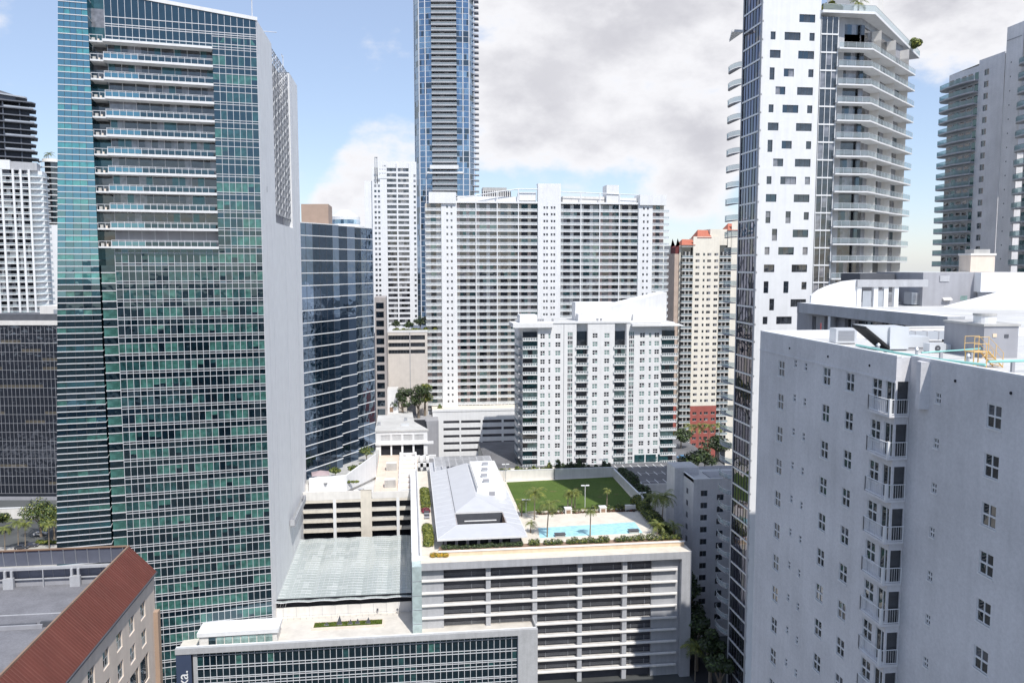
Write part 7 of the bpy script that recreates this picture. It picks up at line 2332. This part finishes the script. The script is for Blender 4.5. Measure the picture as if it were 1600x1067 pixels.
def tower_planting():
    X0, Y0, zt, WF, WB, P3 = JT[1:]
    z = zt + .55
    hedge(X0 + WF + .5, X0 + WF + 4.5, Y0 - .2, Y0 + 1.2, z, 1.6, 'yellow green shrubs on the left part of the white tower roof terrace', 401, [LEAFY, LEAF, LEAFY], dens=70, size=.25)
    palm(X0 + WB - 2.2, Y0 + 1.0, z, 2.2, 2.4, 'small palm on the white tower roof terrace near its corner', 402, 14)
    ex, ey = grid(.4775 * 205, 205); hedge(ex - 1.0, ex + 1.2, ey - 1.2, ey + 2, z, 2.0, 'ochre shrub at the far tip of the white tower roof terrace', 403, [LEAFY, LEAFY, LEAF], dens=90, size=.28)
tower_planting()
def city_planting():
    palm(*ROUNDTOP, 3.0, 4.2, 'small palm growing on top of the slim striped round tower', 299, 14)
    # behind the parking deck: dark trees, palms before the cream tower
    z = PDZ
    for i, (px, py, h, r, lb) in enumerate(((1080, 742, 8, 5.0, 'dark round tree nearest the parking deck corner'), (1101, 738, 9, 5.2, 'dark round tree beside the glass strip of the white tower'), (1120, 720, 10, 5.5, 'dark tree in the shade behind the other two'), (1064, 700, 8, 4.5, 'dark tree at the right foot of the white condominium'))):
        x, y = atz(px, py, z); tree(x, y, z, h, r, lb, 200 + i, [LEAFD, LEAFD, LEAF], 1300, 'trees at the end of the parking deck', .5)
    for i, (px, lb) in enumerate(((1078, 'leftmost tall palm before the red base of the cream tower'), (1092, 'tall palm in the middle of the row before the red base'), (1107, 'wide headed palm before the red base of the cream tower'), (1124, 'palm before the red base nearest the glass strip'))):
        X, Y, Z = at(px, 700, 372); palm(X, Y, 12, Z - 2, 4.2, lb, 220 + i, 14, group='palms before the cream tower')
    X, Y, Z = at(1118, 742, 300)
    # dark trees near the slab
    for i, (px, y, d, h, r, lb) in enumerate(((629, 640, 336, 11, 4.6, 'dark round tree left of its larger neighbour below the precast building'), (654, 640, 338, 12.5, 5.4, 'larger dark round tree beside the long balcony slab'), (664, 632, 343, 11, 4.2, 'half hidden olive tree behind the larger dark tree'))):
        X, Y, Z = at(px, y, d); tree(X, Y, Z - 6, h + 5, r, lb, 230 + i, [LEAFD, LEAFD, LEAF] if i < 2 else [LEAF, LEAFY], 1600, 'trees below the precast building', .45)
    gx, gy, gz, gw = GB
    for i, (u, h, r, lb) in enumerate(((3.5, 4.5, 2.2, 'small olive tree at the left end of the roof garden'), (9, 4.2, 2.4, 'low tree in the roof garden beside the olive tree'), (14, 6.5, 3.6, 'largest dark tree in the roof garden'), (18.5, 5.0, 2.6, 'dark tree at the right end of the roof garden'))):
        tree(gx + u, gy + 5, gz - .5, h, r, lb, 240 + i, [LEAFD, LEAF, LEAFD], 700, 'trees in the roof garden', .35)
    hedge(gx + 2, gx + 21, gy + 2, gy + 3.5, gz - .8, 1.6, 'low hedge along the roof garden edge', 250, [LEAF, LEAFY], dens=60, size=.3)
    # slab terrace plants
    for i, (px, w_, lb) in enumerate(((679, 3, 'tall yellow green shrub at the left corner of the slab terrace'), (717, 5, 'shrubs on the slab terrace right of the first pier'), (751, 5, 'rounded shrubs in the middle of the slab terrace'), (784, 5, 'shrubs on the slab terrace nearest the white condominium'))):
        X, Y, Z = atY(px, 640, SY - 6); hedge(X, X + w_, Y, Y + 2, zat(640, SY * 1.02) - .6, 4.0 if i == 0 else 1.8, lb, 260 + i, [LEAF, LEAFY, LEAF], dens=90, size=.35, group='shrubs on the slab terrace')
    # alley trees in the shade
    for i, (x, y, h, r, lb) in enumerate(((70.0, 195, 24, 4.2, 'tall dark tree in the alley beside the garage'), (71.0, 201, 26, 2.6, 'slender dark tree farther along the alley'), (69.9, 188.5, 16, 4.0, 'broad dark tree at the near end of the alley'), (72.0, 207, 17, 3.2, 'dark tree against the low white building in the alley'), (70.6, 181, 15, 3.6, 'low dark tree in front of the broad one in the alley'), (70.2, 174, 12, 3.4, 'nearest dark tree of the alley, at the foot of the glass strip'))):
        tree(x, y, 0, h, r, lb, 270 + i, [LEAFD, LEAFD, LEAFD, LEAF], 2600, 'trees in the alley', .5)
    palm(67.8, 183.5, 0, 8.5, 4.2, 'dark palm at the foot of the garage corner in the alley', 280, 18)
    # plaza at the mirror building
    zp = RGZ + 3.2
    for i, (px, py, h, r, mt, lb) in enumerate(((524, 746, 3.6, 2.2, G2_, 'round olive tree nearest the shade canopy on the plaza'), (552, 741, 3.0, 1.7, G2_, 'small round tree in the middle of the plaza'), (573, 722, 6.0, 2.6, G2_, 'yellow green tree at the corner of the mirror glass building'), (570, 738, 4.0, 2.0, G2_, 'lower yellow green tree beside the white ramp wall'), (508, 736, 3.2, 2.4, [LEAFD, LEAF], 'dark bush tree against the foot of the mirror glass building'))):
        x, y = atz(px, py, zp); tree(x, y, zp, h, r, lb, 290 + i, mt, 600, 'trees on the plaza', .3)
    x, y = atz(501, 752, zp)
    t = thing('shade_canopy', 'mauve square shade canopy on posts at the plaza', 'shade canopy', (x, y, zp), R(8))
    FAB = mat('mauve_canvas', (.42, .33, .34), rough=.9, var=.05)
    c = MB(); s = 2.7
    for a, b in (((-s, -s), (s, -s)), ((s, -s), (s, s)), ((s, s), (-s, s)), ((-s, s), (-s, -s))): c.face([(*a, 2.5), (*b, 2.5), (0, 0, 3.6)], FAB)
    c.build('canvas', t)
    for a in ((-s, -s), (s, -s), (s, s), (-s, s)): c = MB(); c.tube((*a, 0), (*a, 2.55), .07, GREY, n=6); c.build('post', t)
    for i, (px, py) in enumerate(((497, 755), (509, 757), (530, 751))):
        x, y = atz(px, py, zp); q = thing('cafe_table', 'small round pale cafe table on the plaza', 'table', (x, y, zp), 0, 'tables on the plaza')
        c = MB(); c.tube((0, 0, .7), (0, 0, .76), .55, WARM, n=14); c.build('table_top', q)
        c = MB(); c.tube((0, 0, 0), (0, 0, .7), .06, GREY, n=6).tube((0, 0, 0), (0, 0, .05), .3, GREY, n=10); c.build('pedestal', q)
    hedge(*[atz(487, 757, zp)[0], atz(580, 757, zp)[0] - 4], atz(530, 757, zp)[1] + 1.2, atz(530, 757, zp)[1] + 2.2, zp, .7, 'low clipped hedge along the white ramp wall of the plaza', 300, [LEAF, LEAFY], dens=60, size=.2)
    # left street
    for i, (px, py, h, r, lb) in enumerate(((8, 862, 8.5, 3.2, 'palm cut by the left picture edge on the street'), (29, 858, 9.6, 3.6, 'left palm of the street pair near the parked cars'), (40, 857, 9.0, 3.4, 'right palm of the street pair near the parked cars'), (77, 858, 9.2, 3.4, 'palm close to the green tower on the street'))):
        x, y = atz(px, py, 0.1); palm(x, y, 0.1, h, r, lb, 310 + i, 18, lean=.3, group='street palms on the left')
    for i, (px, py, h, r, lb) in enumerate(((64, 838, 14.5, 7.5, 'large bright green street tree behind the palms'), (85, 842, 12.5, 6.0, 'bright green street tree against the green tower'), (-8, 836, 10, 5, 'green street tree at the very edge of the street'))):
        x, y = atz(px, py, 0.1); tree(x, y, .1, h, r, lb, 320 + i, [LEAF, LEAFY, LEAF, LEAFD], 2200, 'street trees on the left', .42)
    hedge(*[atz(58, 848, .1)[0], atz(92, 848, .1)[0]], atz(70, 850, .1)[1], atz(70, 850, .1)[1] + 2, .1, 1.0, 'yellow green verge planting beside the parked cars', 330, [LEAFY, LEAF], dens=80, size=.25)
    t = thing('boundary_wall', 'pale pinkish wall running along the far side of the left street', 'wall', (*atz(-30, 812, .1), .1))
    c = MB(); c.box(0, 34, 0, .5, 0, 4.2, WARM); c.build('wall', t); c = MB(); c.box(-.1, 34.1, -.1, .6, 4.2, 4.5, WHITE); c.build('coping', t)
G2_ = [LEAFY, LEAF, LEAF]
city_planting()

# ---------------------------------------------------------------- cars
def car(x, y, z, rz, col, label, group=None):
    PAINT = mat('car_paint_' + label.split()[0], col, rough=.25, var=.0, spec=.6)
    t = thing('car', label, 'car', (x, y, z), rz, group)
    b = MB()
    prof = [(-2.2, .35), (2.2, .35), (2.25, .75), (1.2, .95), (.55, 1.45), (-1.1, 1.48), (-1.9, 1.0), (-2.25, .9)]
    lo = [(p, -.88 + (.12 if q > 1 else 0), q) for p, q in prof]; hi = [(p, .88 - (.12 if q > 1 else 0), q) for p, q in prof]
    n = len(prof)
    b.face(lo, PAINT); b.face(hi[::-1], PAINT)
    for i in range(n): j = (i + 1) % n; b.face([lo[i], hi[i], hi[j], lo[j]], PAINT)
    b.build('body', t)
    g = MB()
    g.face([(1.15, -.74, .99), (1.15, .74, .99), (.60, .68, 1.42), (.60, -.68, 1.42)], G_WIN)
    g.face([(-1.85, -.74, 1.06), (-1.16, -.68, 1.46), (-1.16, .68, 1.46), (-1.85, .74, 1.06)], G_WIN)
    for s in (-1, 1): g.face([(1.0, s * .885, 1.0), (.5, s * .775, 1.38), (-1.05, s * .775, 1.4), (-1.65, s * .885, 1.03)], G_WIN)
    g.build('window', t)
    wm = MB(); wm.tube((0, -.1, 0), (0, .1, 0), .33, BLACK, n=14).tube((0, -.12, 0), (0, .12, 0), .17, STEEL, n=10); wmm = wm.mesh('wheel')
    for xx in (-1.35, 1.38):
        for yy in (-.80, .80): link('wheel', wmm, t, (xx, yy, .33))
    for yy in (-.6, .6): l = MB(); l.box(2.2, 2.27, yy - .18, yy + .18, .62, .78, WHITE); l.build('headlight', t)
def cars():
    for px, py, rz, col, lb in ((34, 857, .1, (.05, .055, .07), 'dark sedan parked at the left under the street palms'), (49, 854, .1, (.06, .06, .08), 'charcoal hatchback parked at the right under the street palms'), (63, 836, .2, (.55, .55, .56), 'silver car passing beyond the street palms')):
        x, y = atz(px, py, .13); car(x, y, .13, rz, col, lb, 'cars on the left street')
    x, y = atz(1067, 717, PDZ); car(x, y, PDZ + .02, .15, (.12, .28, .48), 'blue car parked at the end of the parking deck')
    for px, py, col, lb in ((556, 775, (.75, .75, .75), 'white car parked on the roof deck under the ramp'), (563, 772, (.5, .5, .52), 'grey car parked beside the white one under the ramp')):
        x, y = atz(px, py, RGZ + .0); car(x, y + 1.5, RGZ + .02, 1.5, col, lb, 'cars on the ramp garage roof')
cars()
